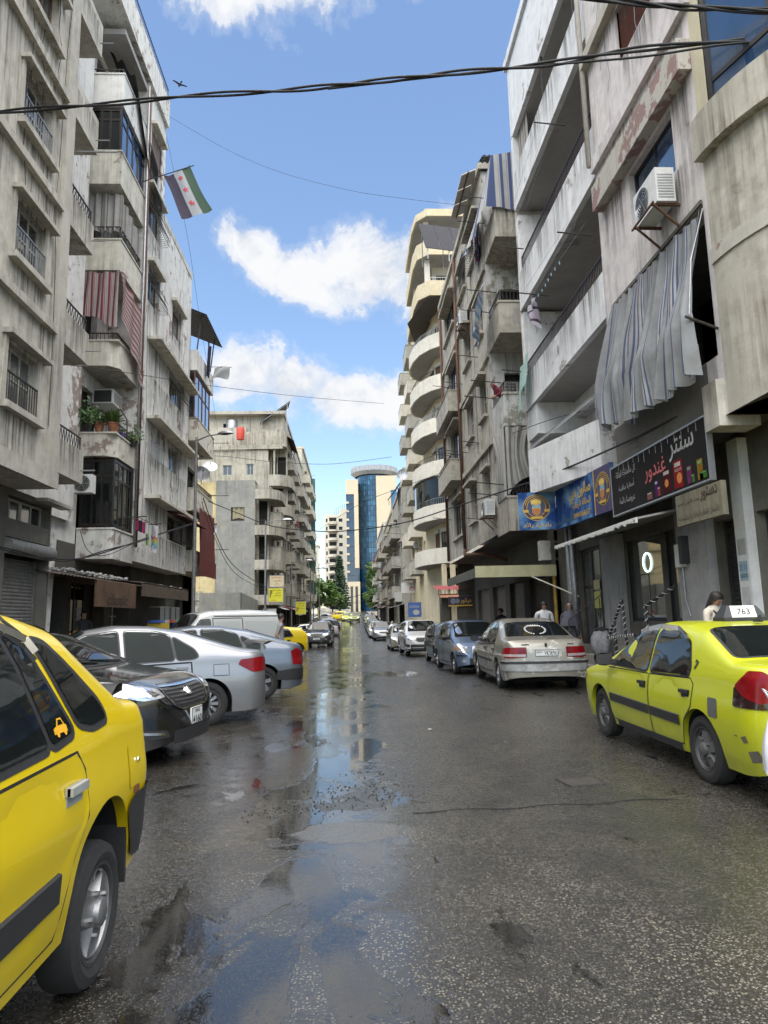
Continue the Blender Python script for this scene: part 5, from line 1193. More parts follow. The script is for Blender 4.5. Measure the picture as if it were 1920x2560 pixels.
# ------------------------------------------------------------------ cars
def sm_interp(pts,n=500,sig=.03):
    pts=sorted(pts);xs=np.array([p[0]for p in pts]);ys=np.array([p[1]for p in pts])
    g=np.linspace(xs[0],xs[-1],n);v=np.interp(g,xs,ys);step=g[1]-g[0]
    k=int(max(1,3*sig/step));ker=np.exp(-.5*(np.arange(-k,k+1)*step/sig)**2);ker/=ker.sum()
    pad=np.concatenate([2*v[0]-v[k:0:-1],v,2*v[-1]-v[-2:-k-2:-1]]);v=np.convolve(pad,ker,'valid')
    return lambda x:np.interp(x,g,v)
class Shape:
    """car body as a field: top line, belt line, plan rounding, section"""
    def __init__(s,top,belt,W,low=None,tumble=.34,n_up=7,bot=.2,pf=.5,pr=.45,crown=.02,sig=.03,L_=None,wl=None):
        s.top=sm_interp(top,sig=sig);s.belt=sm_interp(belt,sig=.06);s.x0,s.x1=top[0][0],top[-1][0]
        if s.x0>s.x1:s.x0,s.x1=s.x1,s.x0
        s.W=W/2;s.tumble=tumble;s.n=n_up;s.bot=bot;s.pf,s.pr=pf,pr;s.crown=crown
        low=wl or [(0,.90),(.2,.93),(.32,.97),(.5,.995),(.62,1.0),(.72,.99),(.9,.955),(1.3,.93)]
        s.wl=sm_interp(low,sig=.025)
    def plan(s,x):
        t=np.clip((x-(s.x1-s.pf))/s.pf,0,1);u=np.clip(((s.x0+s.pr)-x)/s.pr,0,1)
        return np.power(np.maximum(1-t**4,0),1/2.6)*np.power(np.maximum(1-u**4.5,0),1/2.8)
    def zb(s,x):return np.minimum(s.belt(x),s.top(x)-.035)
    def side_y(s,x,z):
        x=np.asarray(x,float);z=np.asarray(z,float);zb=s.zb(x);zt=s.top(x);P=s.plan(x)
        lo=s.W*s.wl(np.minimum(z,zb))*P
        h=np.clip((z-zb)/np.maximum(zt-zb,1e-4),0,1)
        up=(s.W*s.wl(zb)-s.tumble*np.maximum(z-zb,0))*P*np.power(np.maximum(1-h**s.n,0),1/s.n)
        return np.where(z>zt,-.05,np.where(z <= zb,lo,up))
    def top_z(s,x,y):
        x=np.asarray(x,float);y=np.abs(np.asarray(y,float));a=s.zb(x).copy()if hasattr(s.zb(x),'copy')else s.zb(x);b=s.top(x)
        a=np.array(a,float);b=np.array(b,float)
        for _ in range(26):
            m=(a+b)/2;inside=s.side_y(x,m)>y;a=np.where(inside,m,a);b=np.where(inside,b,m)
        return a
    def outline(s,z,end):
        """plan outline at height z from the end centre backwards: returns arc length, x, y"""
        key=(round(z,3),end)
        if not hasattr(s,'_o'):s._o={}
        if key not in s._o:
            xm=(s.x0+s.x1)/2;e=s.x1 if end>0 else s.x0
            u=np.linspace(0,1,700)**2;xs=e+(xm-e)*u;ys=s.side_y(xs,np.full_like(xs,z))
            ok=ys>0;i0=int(np.argmax(ok))if ok.any()else 0;xs,ys=xs[i0:],ys[i0:]
            # fill the flat nose
            k=np.linspace(0,1,30)[:-1];xs=np.concatenate([np.full(29,xs[0]),xs]);ys=np.concatenate([k*ys[0],ys])
            d=np.concatenate([[0],np.cumsum(np.hypot(np.diff(xs),np.diff(ys)))]);s._o[key]=(d,xs,ys)
        return s._o[key]
    def mapper(s,kind,sgn=1,off=.003,end=1):
        if kind == 'side':return lambda p:(p[0],sgn*(float(s.side_y(p[0],p[1]))+off),p[1])
        if kind == 'top':return lambda p:(p[0],p[1],float(s.top_z(p[0],p[1]))+off)
        def f(p):
            d,xs,ys=s.outline(p[1],end);q=abs(p[0]);sg=1 if p[0]>= 0 else-1
            x=np.interp(q,d,xs);y=np.interp(q,d,ys);x2=np.interp(q+.01,d,xs);y2=np.interp(q+.01,d,ys)
            tx,ty=x2-x,y2-y;l=math.hypot(tx,ty)or 1;nx,ny=(ty/l,-tx/l)if end>0 else (-ty/l,tx/l)
            if nx*end<0 and abs(nx)>abs(ny):nx,ny=-nx,-ny
            if ny<0 and abs(ny)>abs(nx):nx,ny=-nx,-ny
            return (x+nx*off,sg*(y+ny*off),p[1])
        return f
def rpoly(pts,r=.04,k=4):
    out=[];n=len(pts)
    for i in range(n):
        p=Vector(pts[i]);a=Vector(pts[i-1])-p;b=Vector(pts[(i+1)% n])-p
        d=min(r,a.length*.45,b.length*.45);A,B=p+a.normalized()*d,p+b.normalized()*d
        for j in range(k+1):t=j/k;q=A*(1-t)**2+p*2*t*(1-t)+B*t*t;out.append((q.x,q.y))
    return out
def grow(pts,d):
    n=len(pts);ar=sum(pts[i][0]*pts[(i+1)% n][1]-pts[(i+1)% n][0]*pts[i][1]for i in range(n));sg=1 if ar>0 else-1;out=[]
    for i in range(n):
        a,p,b=Vector(pts[i-1]),Vector(pts[i]),Vector(pts[(i+1)% n]);e1,e2=(p-a).normalized(),(b-p).normalized()
        nn=Vector((e1.y+e2.y,-e1.x-e2.x));nn=nn.normalized()if nn.length>1e-6 else Vector((e1.y,-e1.x));out.append((p.x+nn.x*d*sg,p.y+nn.y*d*sg))
    return out
def patch(poly,fn,step=.07):
    """conforming triangulated patch over a 2-D polygon"""
    n=len(poly);vs=[]
    for i in range(n):
        a,b=Vector(poly[i]),Vector(poly[(i+1)% n]);k=max(1,int((b-a).length/step))
        for j in range(k):vs.append(a+(b-a)*j/k)
    m=len(vs);ed=[(i,(i+1)% m)for i in range(m)]
    xs=[v.x for v in vs];ys=[v.y for v in vs]
    def inside(x,y):
        c=False
        for i in range(m):
            a,b=vs[i],vs[i-1]
            if (a.y>y)!=(b.y>y)and x<(b.x-a.x)*(y-a.y)/(b.y-a.y)+a.x:c=not c
        return c
    x=min(xs)+step
    while x<max(xs):
        y=min(ys)+step
        while y<max(ys):
            if inside(x,y)and min((Vector((x,y))-v).length for v in vs)>step*.4:vs.append(Vector((x,y)))
            y += step
        x += step
    co,_,fs,*_=delaunay_2d_cdt(vs,ed,[],1,1e-6)
    mb=MB();mb.add([fn((c.x,c.y))for c in co],[tuple(f)for f in fs]);return mb
def ribbon(pts,wd,fn,step=.06):
    P=[]
    for a,b in zip(pts,pts[1:]):
        a,b=Vector(a),Vector(b);k=max(1,int((b-a).length/step))
        for j in range(k):P.append(a+(b-a)*j/k)
    P.append(Vector(pts[-1]));mb=MB();n=len(P)
    for i,p in enumerate(P):
        d=P[min(i+1,n-1)]-P[max(i-1,0)];d.normalize();nn=Vector((-d.y,d.x))*wd/2
        mb.v +=[fn((p.x+nn.x,p.y+nn.y)),fn((p.x-nn.x,p.y-nn.y))]
    mb.f=[(2*i,2*i+1,2*i+3,2*i+2)for i in range(n-1)];return mb
WHEEL_CACHE={}
def wheel(par,x,y,r,wd,sgn,style='spoke5',rim=None,rr=None,steer=0):
    rr=rr or r*.63;rim=rim or M_rim
    w_=sub('wheel',par,(x,y,r));w_.rotation_euler=(0,0,steer)
    key=(round(r,3),round(wd,3),sgn,style,rim.name,round(rr,3))
    if key not in WHEEL_CACHE:
        h=wd/2;o=sgn
        t=MB();t.lathe([(rr,-h*.8),(rr+.02,-h*.95),(r-.05,-h),(r-.012,-h*.82),(r,-h*.5),(r,h*.5),(r-.012,h*.82),(r-.05,h),(rr+.02,h*.95),(rr,h*.8)],40,'y')
        for q in (-.35,0,.35):pass
        tm=t.mesh('tyre',M_rubber,35,False)
        m=MB();f=h*.72*o;bk=h*.1*o
        m.lathe([(rr+.004,h*.86*o),(rr-.012,h*.86*o),(rr-.022,f),(rr-.03,bk),(0.0,bk*.9)],40,'y')  # barrel and back plate
        rm=m.mesh('rim',M_rimdark if style not in ('steel',)else rim,35,False)
        sp=MB()
        def spoke(a,w0,w1,r0,r1,y0,y1,th=.025):
            ca,sa=math.cos(a),math.sin(a)
            def Q(rad,lat,yy):return (rad*ca-lat*sa,yy,rad*sa+lat*ca)
            sp.add([Q(r0,-w0,y0-th*o),Q(r1,-w1,y1-th*o),Q(r1,w1,y1-th*o),Q(r0,w0,y0-th*o),Q(r0,-w0*.8,y0),Q(r1,-w1*.8,y1),Q(r1,w1*.8,y1),Q(r0,w0*.8,y0)],BOXF)
        if style == 'spoke3':
            for k in range(3):spoke(2*PI*k/3+.5,.075,.085,.03,rr-.012,f+.018*o,f-.01*o,.05)
            for k in range(3):
                for j in range(3):spoke(2*PI*k/3+.5+PI/3*(.72+.28*j),.008,.008,rr*.62,rr-.02,f-.02*o,f-.01*o,.03)
        elif style == 'spoke5':
            for k in range(5):spoke(2*PI*k/5+.3,.045,.062,.03,rr-.012,f+.012*o,f-.005*o,.04)
        elif style == 'twin5':
            for k in range(5):
                for s2 in (-.13,.13):spoke(2*PI*k/5+.3+s2,.018,.022,.04,rr-.012,f+.01*o,f-.003*o,.03)
        elif style == 'multi':
            for k in range(10):spoke(2*PI*k/10,.02,.03,.03,rr-.012,f+.01*o,f-.005*o,.03)
        elif style == 'cover':
            for k in range(9):spoke(2*PI*k/9,.035,.055,.03,rr-.012,f+.015*o,f-.005*o,.03)
        elif style == 'steel':
            sp.lathe([(rr*.75,f-.02*o),(rr*.68,f+.004*o),(rr*.3,f+.01*o),(rr*.27,f-.01*o),(0.0,f-.01*o)],24,'y')
        sp.lathe([(rr-.014,f-.012*o),(rr-.03,f+.004*o),(rr-.035,f-.012*o)],40,'y')
        sp.lathe([(.062,f-.01*o),(.055,f+.035*o),(.03,f+.045*o),(0.0,f+.045*o)],16,'y')
        for k in range(5):a=2*PI*k/5;sp.lathe([(.012,f),(.012,f+.025*o),(0,f+.03*o)],6,'y',(.085*math.cos(a),0,.085*math.sin(a)))
        WHEEL_CACHE[key]=(tm,rm,sp.mesh('spokes',rim,40))
    tm,rm,sm_=WHEEL_CACHE[key]
    put('tyre',tm,w_);put('rim',rm,w_);put('spokes',sm_,w_)
    return w_
def car(name,label,S,P,loc,heading,group=None,detail=2):
    """S: Shape; P: dict of details; heading: direction the nose points to, degrees from +X, counter-clockwise"""
    t=thing(name,label,P.get('cat','car'),loc,R_(heading),group)
    x0,x1,W=S.x0,S.x1,S.W;xf,xr,wr,tw=P['wheels'];Ra=wr+P.get('gap',.055);pm=P['paint']
    # ---- body shell
    nx=(60,90,130)[detail];u=np.linspace(-1,1,nx);xs=(x0+x1)/2+(x1-x0)/2*(.72*u+.28*np.sin(u*PI/2))
    ex=[x1-(x1-x0)*q for q in (.0005,.002,.005,.01,.018,.03)]+[x0+(x1-x0)*q for q in (.0005,.002,.005,.01,.018,.03)]
    for c in (xf,xr):ex +=[c+Ra*math.cos(a)for a in np.linspace(0,PI,(13,17,25)[detail])]+[c-Ra-.004,c+Ra+.004]
    xs=np.array(sorted(set(np.round(np.concatenate([xs,ex]),4))));xs=xs[(xs >= x0)&(xs <= x1)]
    K1,K2=((9,9),(13,13),(17,19))[detail]
    a_=np.linspace(0,PI/2,K2)[1:];hs=np.sin(a_)**(2/S.n);cs=np.cos(a_)**(2/S.n);cs[-1]=0
    rows=[]
    bm_=MB()
    for x in xs:
        zt=float(S.top(x));zb=float(S.zb(x));Pn=float(S.plan(x))
        eb=S.bot+.10*max(0,1-min(x-x0,x1-x)/.45)**2;eb=min(eb,zt-.04)
        ar=eb
        for c in (xf,xr):
            if abs(x-c)<Ra:ar=max(ar,wr+math.sqrt(Ra*Ra-(x-c)**2))
        zl=np.linspace(eb,max(zb,eb+.01),K1);zl=np.minimum(np.maximum(zl,ar),max(zt-.02,ar));yl=S.W*S.wl(np.minimum(zl,zb))*Pn
        zu=zb+hs*(zt-zb);wtop=(S.W*float(S.wl(zb))-S.tumble*np.maximum(zu-zb,0))*Pn;yu=wtop*cs
        rows.append(([max(yl[0]-.05,0)]+list(yl)+list(yu),[zl[0]+.0]+list(zl)+list(zu)))
    m=len(rows[0][0]);nX=len(xs)
    for sg in (1,-1):
        b0=len(bm_.v)
        for x,(yy,zz)in zip(xs,rows):bm_.v +=[(x,sg*y,z)for y,z in zip(yy,zz)]
        for i in range(nX-1):
            for j in range(m-1):
                a=b0+i*m+j;q=(a,a+1,a+m+1,a+m);bm_.f.append(q if sg>0 else q[::-1])
    bm_.build('body',pm,t,smooth=38,merge=True)
    # ---- underbody and wheel arches
    ub=MB();ub.box(x0+.3,-W+.22,S.bot-.02,x1-.3,W-.22,S.bot+.25)
    for c in (xf,xr):
        for sg in (1,-1):
            k=14
            for i in range(k):
                a,b=PI*i/k,PI*(i+1)/k
                A=(c+(Ra+.005)*math.cos(a),wr+(Ra+.005)*math.sin(a));B=(c+(Ra+.005)*math.cos(b),wr+(Ra+.005)*math.sin(b));y0_,y1_=sg*(W*.955),sg*(W-.3)
                ub.add([(A[0],y0_,A[1]),(B[0],y0_,B[1]),(B[0],y1_,B[1]),(A[0],y1_,A[1])],[(0,1,2,3)])
            ub.add([(c-Ra,sg*(W-.3),S.bot-.02),(c+Ra,sg*(W-.3),S.bot-.02),(c+Ra,sg*(W-.3),wr+Ra),(c-Ra,sg*(W-.3),wr+Ra)],[(0,1,2,3)])
    ub.build('underbody',M_under,t)
    for (wx,sgs)in ((xf,(1,-1)),(xr,(1,-1))):
        for sg in sgs:wheel(t,wx,sg*(W-tw/2-.025),wr,tw,sg,P.get('rim','spoke5'),P.get('rimmat'),P.get('rr'),R_(P.get('steer',0))if wx == xf else 0)
    st=(.16,.11,.08)[detail]
    gm=P.get('glass',M_carglass)
    # ---- side glass
    for sg in P.get('sides',(1,-1)):
        for poly in P['win']:
            rp=rpoly(poly,P.get('wr',.05));nm='window'
            patch(grow(rp,P.get('seal',.022)),S.mapper('side',sg,.003),st).build('window_seal',P.get('sealmat',M_trim),t,smooth=True)
            patch(rp,S.mapper('side',sg,.007),st).build(nm,gm,t,smooth=True)
        for poly in P.get('doors',[]):
            fn=S.mapper('side',sg,.0025)
            ribbon(poly+[poly[0]],.012 if name == 'taxi' else .022,S.mapper('side',sg,.0012)).build('door_gap',M_seam,t,smooth=True)if detail else None
            if detail == 2:
                d=patch(grow(rpoly(poly,.05),-.006 if name == 'taxi' else-.011),S.mapper('side',sg,.004),st).build('door',pm,t,smooth=True)
            else:d=t
            xs_=[p[0]for p in poly];hx=min(xs_)+.14;hz=P.get('hz',.78)
            if P.get('handle',True)and detail:
                y_=float(S.side_y(hx,hz));hb=MB();hm=P.get('handlemat',M_trim)
                hb.obox((hx,sg*(y_+.020),hz+.012),(.16,.022,.032));hb.obox((hx+.068,sg*(y_+.010),hz+.012),(.024,.02,.03));hb.obox((hx-.068,sg*(y_+.010),hz+.012),(.024,.02,.03));hb.obox((hx,sg*(y_+.004),hz-.008),(.15,.006,.075));hb.build('handle',hm,d if detail == 2 else t)
        for (pts,wd,off,mt)in P.get('strips',[]):
            s_=ribbon(pts,wd,S.mapper('side',sg,off));n0=len(s_.v)
            s2=ribbon(pts,wd+.016,S.mapper('side',sg,-.004));q=len(s2.v)//2
            for i in range(min(n0,len(s2.v))//2-1):  # close the moulding to the panel
                b=len(s_.v)
            s_.add(s2.v,[]);
            for i in range(q-1):s_.f +=[(2*i,2*i+2,n0+2*i+2,n0+2*i),(2*i+1,2*i+3,n0+2*i+3,n0+2*i+1)]
            s_.build('moulding',mt,t,smooth=30)
        for (poly,off,mt,nm)in P.get('sidepatch',[]):
            patch(rpoly(poly,.025),S.mapper('side',sg,off),.05).build(nm,mt,t,smooth=True)
    # ---- front and rear screens: (x bottom, x top, half-width bottom, half-width top)
    for nm,q in (('windscreen',P.get('ws')),('rear_window',P.get('rw'))):
        if not q:continue
        a,b,wa,wb_=q;poly=[(a,-wa),(a,wa),(b,wb_),(b,-wb_)]
        d1=.03 if b>a else-.03
        rp=rpoly(poly,.07)
        patch(grow(rp,.025),S.mapper('top',off=.003),st).build('screen_seal',M_trim,t,smooth=True)
        patch(rp,S.mapper('top',off=.008),st).build(nm,P.get('wsglass',gm),t,smooth=True)
        if nm == 'windscreen' and detail:
            wp=MB()
            for sy in (-.05,.45):
                wp.tube([S.mapper('top',off=.02)((a-.02*(1 if b<a else-1),sy)),S.mapper('top',off=.018)((a+(b-a)*.12,sy-.55 if sy>.2 else sy-.5))],.009,5)
            wp.build('wiper',M_black,t)
    # ---- ends: polygons over (arc length from the centre line, height)
    for end,key in ((1,'front'),(-1,'rear')):
        for (poly,off,mt,nm,mir)in P.get(key,[]):
            for sg in ((1,-1)if mir else (1,)):
                pp=[(p[0]*sg,p[1])for p in poly];pp=pp if sg>0 else pp[::-1]
                q=patch(rpoly(pp,.02),S.mapper('end',off=off,end=end),.05)
                if off >= .02:  # give thick pieces their edges
                    rp=rpoly(pp,.02);bd=[]
                    for i in range(len(rp)):
                        A,B=Vector(rp[i-1]),Vector(rp[i]);k=max(1,int((B-A).length/.05));bd +=[A+(B-A)*j/k for j in range(k)]
                    hi,lo=S.mapper('end',off=off,end=end),S.mapper('end',off=-.03,end=end);b0=len(q.v);nb=len(bd);q.v +=[hi((v.x,v.y))for v in bd]+[lo((v.x,v.y))for v in bd];q.f +=[(b0+i,b0+(i+1)% nb,b0+nb+(i+1)% nb,b0+nb+i)for i in range(nb)]
                q.build(nm,mt,t,smooth=35)
    # ---- mirrors
    if P.get('mirror'):
        mx,mz,mm=P['mirror']
        for sg in P.get('mirror_sides',(1,-1)):
            y_=float(S.side_y(mx,mz-.04));mb=MB()
            mb.grid(lambda a,b:(mx-.02+.085*math.sin(b*PI)*(1 if True else 0)-.06*0,sg*(y_+.05+.19*a),mz+.075*math.cos(b*PI)*(.75+.25*math.sin(a*PI))),6,8)
            mb.add([(mx-.02,sg*(y_+.05),mz-.07),(mx-.02,sg*(y_+.24),mz-.055),(mx-.02,sg*(y_+.24),mz+.055),(mx-.02,sg*(y_+.05),mz+.07)],[(0,1,2,3)])
            mb.obox((mx,sg*(y_+.03),mz-.03),(.06,.1,.05));mb.build('mirror',mm,t,smooth=50)
    return t
def plate(par,S,end,z,w_,h,lines,off=.012,y=0,m=None):
    d,xs,ys=S.outline(z,end);x=float(np.interp(abs(y),d,xs))+end*off
    mb=MB();mb.box(min(x,x-end*.02),y-w_/2,z-h/2,max(x,x-end*.02),y+w_/2,z+h/2);o=mb.build('number_plate',m or M_plate,par)
    F=Fr((x,y),(0,end),(end,0))
    mb=MB()
    for (a,b,c,e)in ((-w_/2,w_/2,-h/2,-h/2+.008),(-w_/2,w_/2,h/2-.008,h/2),(-w_/2,-w_/2+.008,-h/2,h/2),(w_/2-.008,w_/2,-h/2,h/2)):mb.fb(F,a,b,z+c,z+e,.001,.004)
    mb.build('plate_border',M_ink,o)
    for (tx,u,zz,ww,hh)in lines:place_text(tx,F,u,z+zz,.004,ww,hh,M_ink,o,bold=.02)
    return o

YEL=paint('taxi_chrome_yellow',(.70,.51,.0),rough=.28,coat=.7,dirt=.3)
LIM=paint('taxi_lime_yellow',(.44,.47,.006),rough=.36,coat=.6,dirt=.5,scuff=((.12,.12,.09),.80))
SIL=paint('silver_metallic',(.29,.295,.305),.65,.36,dirt=.25)
SILB=paint('pale_blue_metallic',(.15,.175,.21),.55,.36,dirt=.25)
BLK=paint('black_wet_paint',(.006,.006,.008),0,.12,dirt=.1)
CHAMP=paint('worn_champagne_metallic',(.34,.32,.27),.55,.36,dirt=.6,scuff=((.55,.53,.47),.60))
BLU=paint('light_blue_metallic',(.17,.24,.37),.55,.3,dirt=.3)
WHT=paint('white_gloss',(.70,.70,.69),0,.25,dirt=.3)
WHTD=paint('dull_white_van',(.50,.51,.49),0,.38,dirt=.55)
DGR=paint('dark_green_black',(.018,.026,.026),.2,.2,dirt=.3)
GRY=paint('dark_grey_metallic',(.07,.075,.085),.5,.25,dirt=.3)
GRN=paint('taxi_green_yellow',(.36,.40,.03),rough=.3,dirt=.4)
BEI=paint('beige_metallic',(.34,.32,.26),.4,.32,dirt=.4)
RED=paint('dark_red_gloss',(.16,.01,.012),0,.25,dirt=.3)
def sedan_top(L_,H,hood,cowl,deck,tail=.93,nose=.62,rear_glass=(.30,.18),roof=(.12,-.2),scale=1):
    h=L_/2
    return [(-h,.36),(-h+.015,.6),(-h+.04,tail-.06),(-h+.1,tail),(-h+deck,tail+.07),(-h+deck+.55,H-.05),(-.35,H),(.05,H),(cowl-.72,H-.05),(cowl,hood+.05),(cowl+.1,hood+.02),(h-.35,nose+.17),(h-.1,nose+.04),(h-.03,nose-.12),(h,.36)]
SEDAN_BELT=lambda h,a=.92,b=.88,c=.72:[(-h,a-.03),(-h+.7,a),(0,b+.02),(h*.45,b-.02),(h,c)]

# left taxi: small notchback
S=Shape([(-1.80,.40),(-1.796,.78),(-1.782,.93),(-1.74,.99),(-1.43,1.03),(-1.0,1.39),(-.74,1.445),(-.1,1.458),(.1,1.455),(.42,1.40),(1.0,1.0),(1.1,.97),(1.75,.82),(1.9,.7),(1.95,.55),(1.97,.4)],
          [(-1.80,.87),(-1.3,.90),(0,.875),(1.0,.86),(1.97,.7)],1.605,tumble=.36,bot=.19,pf=.45,pr=.24,sig=.018,
          wl=[(0,.91),(.22,.94),(.34,.972),(.52,.985),(.60,1.0),(.66,1.0),(.74,.985),(.87,.965),(1.3,.94)])
P=dict(paint=YEL,wheels=(1.24,-1.105,.283,.175),rim='spoke3',rr=.195,gap=.06,hz=.745,handlemat=simple('grey_handle',(.3,.31,.3),.5),
         win=[[(.82,.935),(.33,1.335),(.06,1.36),(.06,.925)],[(-.02,.925),(-.02,1.365),(-.45,1.355),(-.55,.94)],[(-.585,.94),(-.49,1.35),(-.58,1.335),(-.785,.96)],[(-.86,.985),(-.70,1.315),(-.80,1.30),(-1.12,1.03),(-1.15,.965),(-.98,.955)]],
         doors=[[(.88,.86),(.88,.32),(.84,.24),(.05,.24),(.05,.87)],[(.03,.87),(.03,.24),(-.66,.24),(-.74,.46),(-.86,.62),(-.85,.80),(-.78,.88)]],
         strips=[([(.85,.43),(-.62,.43)],.10,.014,M_trim)],seal=.03,wr=.03,
         sidepatch=[([(-1.37,.60),(-1.37,.80),(-1.51,.80),(-1.51,.60)],.0035,YEL,'fuel_flap'),([(-1.44,.565),(-1.45,.61),(-1.53,.59),(-1.54,.55)],.003,simple('rust_scab',(.16,.06,.015),.9,var=.5),'rust_patch')],
         ws=(1.0,.40,.62,.55),rw=(-1.39,-.98,.60,.54),
         rear=[([(.0,.55),(.0,.24),(.80,.24),(.96,.26),(1.02,.32),(1.09,.44),(1.12,.52),(1.08,.56),(.80,.57)],.013,M_trim,'bumper',True),([(.52,.60),(.52,.78),(.72,.78),(.72,.6)],.008,M_red,'tail_light',True)],
         front=[([(.06,.50),(.06,.34),(.9,.34),(1.2,.40),(1.2,.5)],.03,M_trim,'bumper',True),([(.42,.58),(.42,.7),(.72,.7),(.72,.58)],.008,M_lamp,'headlight',True)])
taxi1=car('taxi','bright yellow taxi with black side moulding and toy-car window sticker',S,P,(-1.87,2.1,0),-90,detail=2)
def side_thing(S_,x,z,sg=1,off=.01):return Vector(S_.mapper('side',sg,off)((x,z)))
# extra pieces of the left taxi (its suspension is raised; lifted below)
mb=MB();mb.grid(lambda a,b:(-1.62-.16*b,-.62+1.24*a,1.02+.045*math.sin(b*PI*.7)+.0*a),16,6);mb.grid(lambda a,b:(-1.62-.16*b,-.62+1.24*a,1.01+.012*b),16,2)
mb.add([(-1.78,-.62,1.022),(-1.78,.62,1.022),(-1.78,.62,1.06),(-1.78,-.62,1.06)],[(0,1,2,3)]);mb.box(-1.70,-.45,.97,-1.66,-.41,1.03);mb.box(-1.70,.41,.97,-1.66,.45,1.03)
mb.build('spoiler',M_trim,taxi1,smooth=30)
mf=MB();mf.box(-1.44,.58,.17,-1.42,.775,.44);mf.build('mud_flap',M_rubber,taxi1)
pz=[side_thing(S,x,z,1,.03)for x,z in ((.40,1.325),(.1,1.378),(-.2,1.388),(-.48,1.385),(-.61,1.33),(-.635,1.28))]
mb=MB()
for a,b in zip(pz,pz[1:]):mb.bar(a,b,.010,.026)
mb.build('rain_visor',M_chrome,taxi1);mb=MB()
for a,b in zip(pz,pz[1:]):mb.bar(a-Vector((0,.004,.035)),b-Vector((0,.004,.035)),.01,.03)
mb.build('rain_visor',M_trim,taxi1)
mb=MB();mb.tube([(-.6,-.4,1.462),(-.6,.2,1.466),(-.61,.5,1.44),tuple(side_thing(S,-.61,1.40,1,.012)),tuple(side_thing(S,-.63,1.36,1,.012)),tuple(side_thing(S,-.64,1.33,1,.02))],.006,6);mb.tube([(.2,.52,1.44),(-.1,.53,1.448),(-.3,.51,1.446),(-.46,.46,1.448)],.006,6);mb.build('cord',M_ink,taxi1)
lk=side_thing(S,-1.49,.715,1,.006);mb=MB();mb.lathe([(.012,0),(.012,.008),(0,.01)],10,'y',tuple(lk));mb.build('fuel_lock',M_chrome,taxi1)
# little yellow car transfer on the quarter glass
stk=[(-.615,.972),(-.617,.993),(-.645,1.0),(-.662,1.026),(-.698,1.026),(-.715,1.0),(-.73,.995),(-.73,.972)]
patch(stk,S.mapper('side',1,.010),.03).build('window_sticker',simple('sticker_orange',(.75,.38,.02),.5),taxi1)
patch([(-.656,1.002),(-.667,1.02),(-.692,1.02),(-.704,1.002)],S.mapper('side',1,.0115),.03).build('window_sticker',M_carglass,taxi1)
for q in (-.642,-.705):
    patch([(q+.012*math.cos(a*PI/5),.971+.012*math.sin(a*PI/5))for a in range(10)],S.mapper('side',1,.0115),.03).build('window_sticker',simple('sticker_orange',(.75,.38,.02),.5),taxi1)

for ch in taxi1.children:
    if not ch.name.startswith('wheel'):ch.location.z += .12
# right taxi: rounded late sedan
S=Shape([(-2.13,.36),(-2.118,.66),(-2.09,.96),(-2.02,1.06),(-1.62,1.085),(-1.02,1.34),(-.6,1.39),(0,1.395),(.35,1.35),(1.05,.985),(1.18,.94),(1.85,.79),(2.02,.68),(2.1,.5),(2.13,.36)],
          [(-2.13,.95),(-1.3,.945),(0,.885),(1.0,.85),(2.13,.7)],1.68,tumble=.36,bot=.2,pf=.6,pr=.5)
P=dict(paint=LIM,wheels=(1.30,-1.14,.29,.18),rim='spoke5',rr=.19,rimmat=simple('grey_plastic_trim_wheel',(.13,.13,.13),.45,.4,local=True),hz=.755,
         win=[[(.93,.905),(.36,1.275),(-.06,1.315),(-.08,.895)],[(-.15,.895),(-.13,1.315),(-.55,1.295),(-.86,1.20),(-.985,.97),(-.97,.915)]],
         doors=[[(1.0,.86),(.98,.36),(.92,.27),(-.12,.27),(-.11,.865)],[(-.135,.865),(-.145,.27),(-.78,.27),(-.86,.5),(-1.02,.64),(-1.06,.84),(-1.0,.89)]],
         strips=[([(.95,.52),(-.11,.50)],.085,.012,M_trim),([(-.14,.50),(-.78,.49)],.085,.012,M_trim),([(.85,.235),(-.72,.235)],.07,.006,M_trim)],
         sidepatch=[([(-1.33,.60),(-1.32,.76),(-1.47,.76),(-1.48,.6)],.004,simple('grey_filler',(.09,.095,.09),.5),'fuel_flap')],
         ws=(1.08,.36,.66,.56),rw=(-1.56,-.98,.66,.56),mirror=(.82,.96,M_trim),
         rear=[([(.60,.735),(.64,.95),(.72,1.02),(.84,1.02),(1.02,.90),(1.05,.745)],.008,M_red,'tail_light',True),([(.60,.73),(.61,.82),(.78,.77),(.92,.82),(1.03,.89),(1.06,.735)],.011,M_redblk,'tail_light_smoked',True),([(-.26,.66),(-.26,.78),(.26,.78),(.26,.66)],.006,M_plate,'number_plate',False)],
         front=[([(.48,.58),(.5,.72),(.78,.76),(.98,.72),(.8,.6)],.008,M_lamp,'headlight',True),([(-.4,.58),(-.4,.68),(.4,.68),(.4,.58)],.008,M_trim,'grille',False)])
taxi2=car('taxi','lime yellow taxi with roof sign 763 and a plastic bag at its boot',S,P,(3.9,7.28,0),90,detail=2)
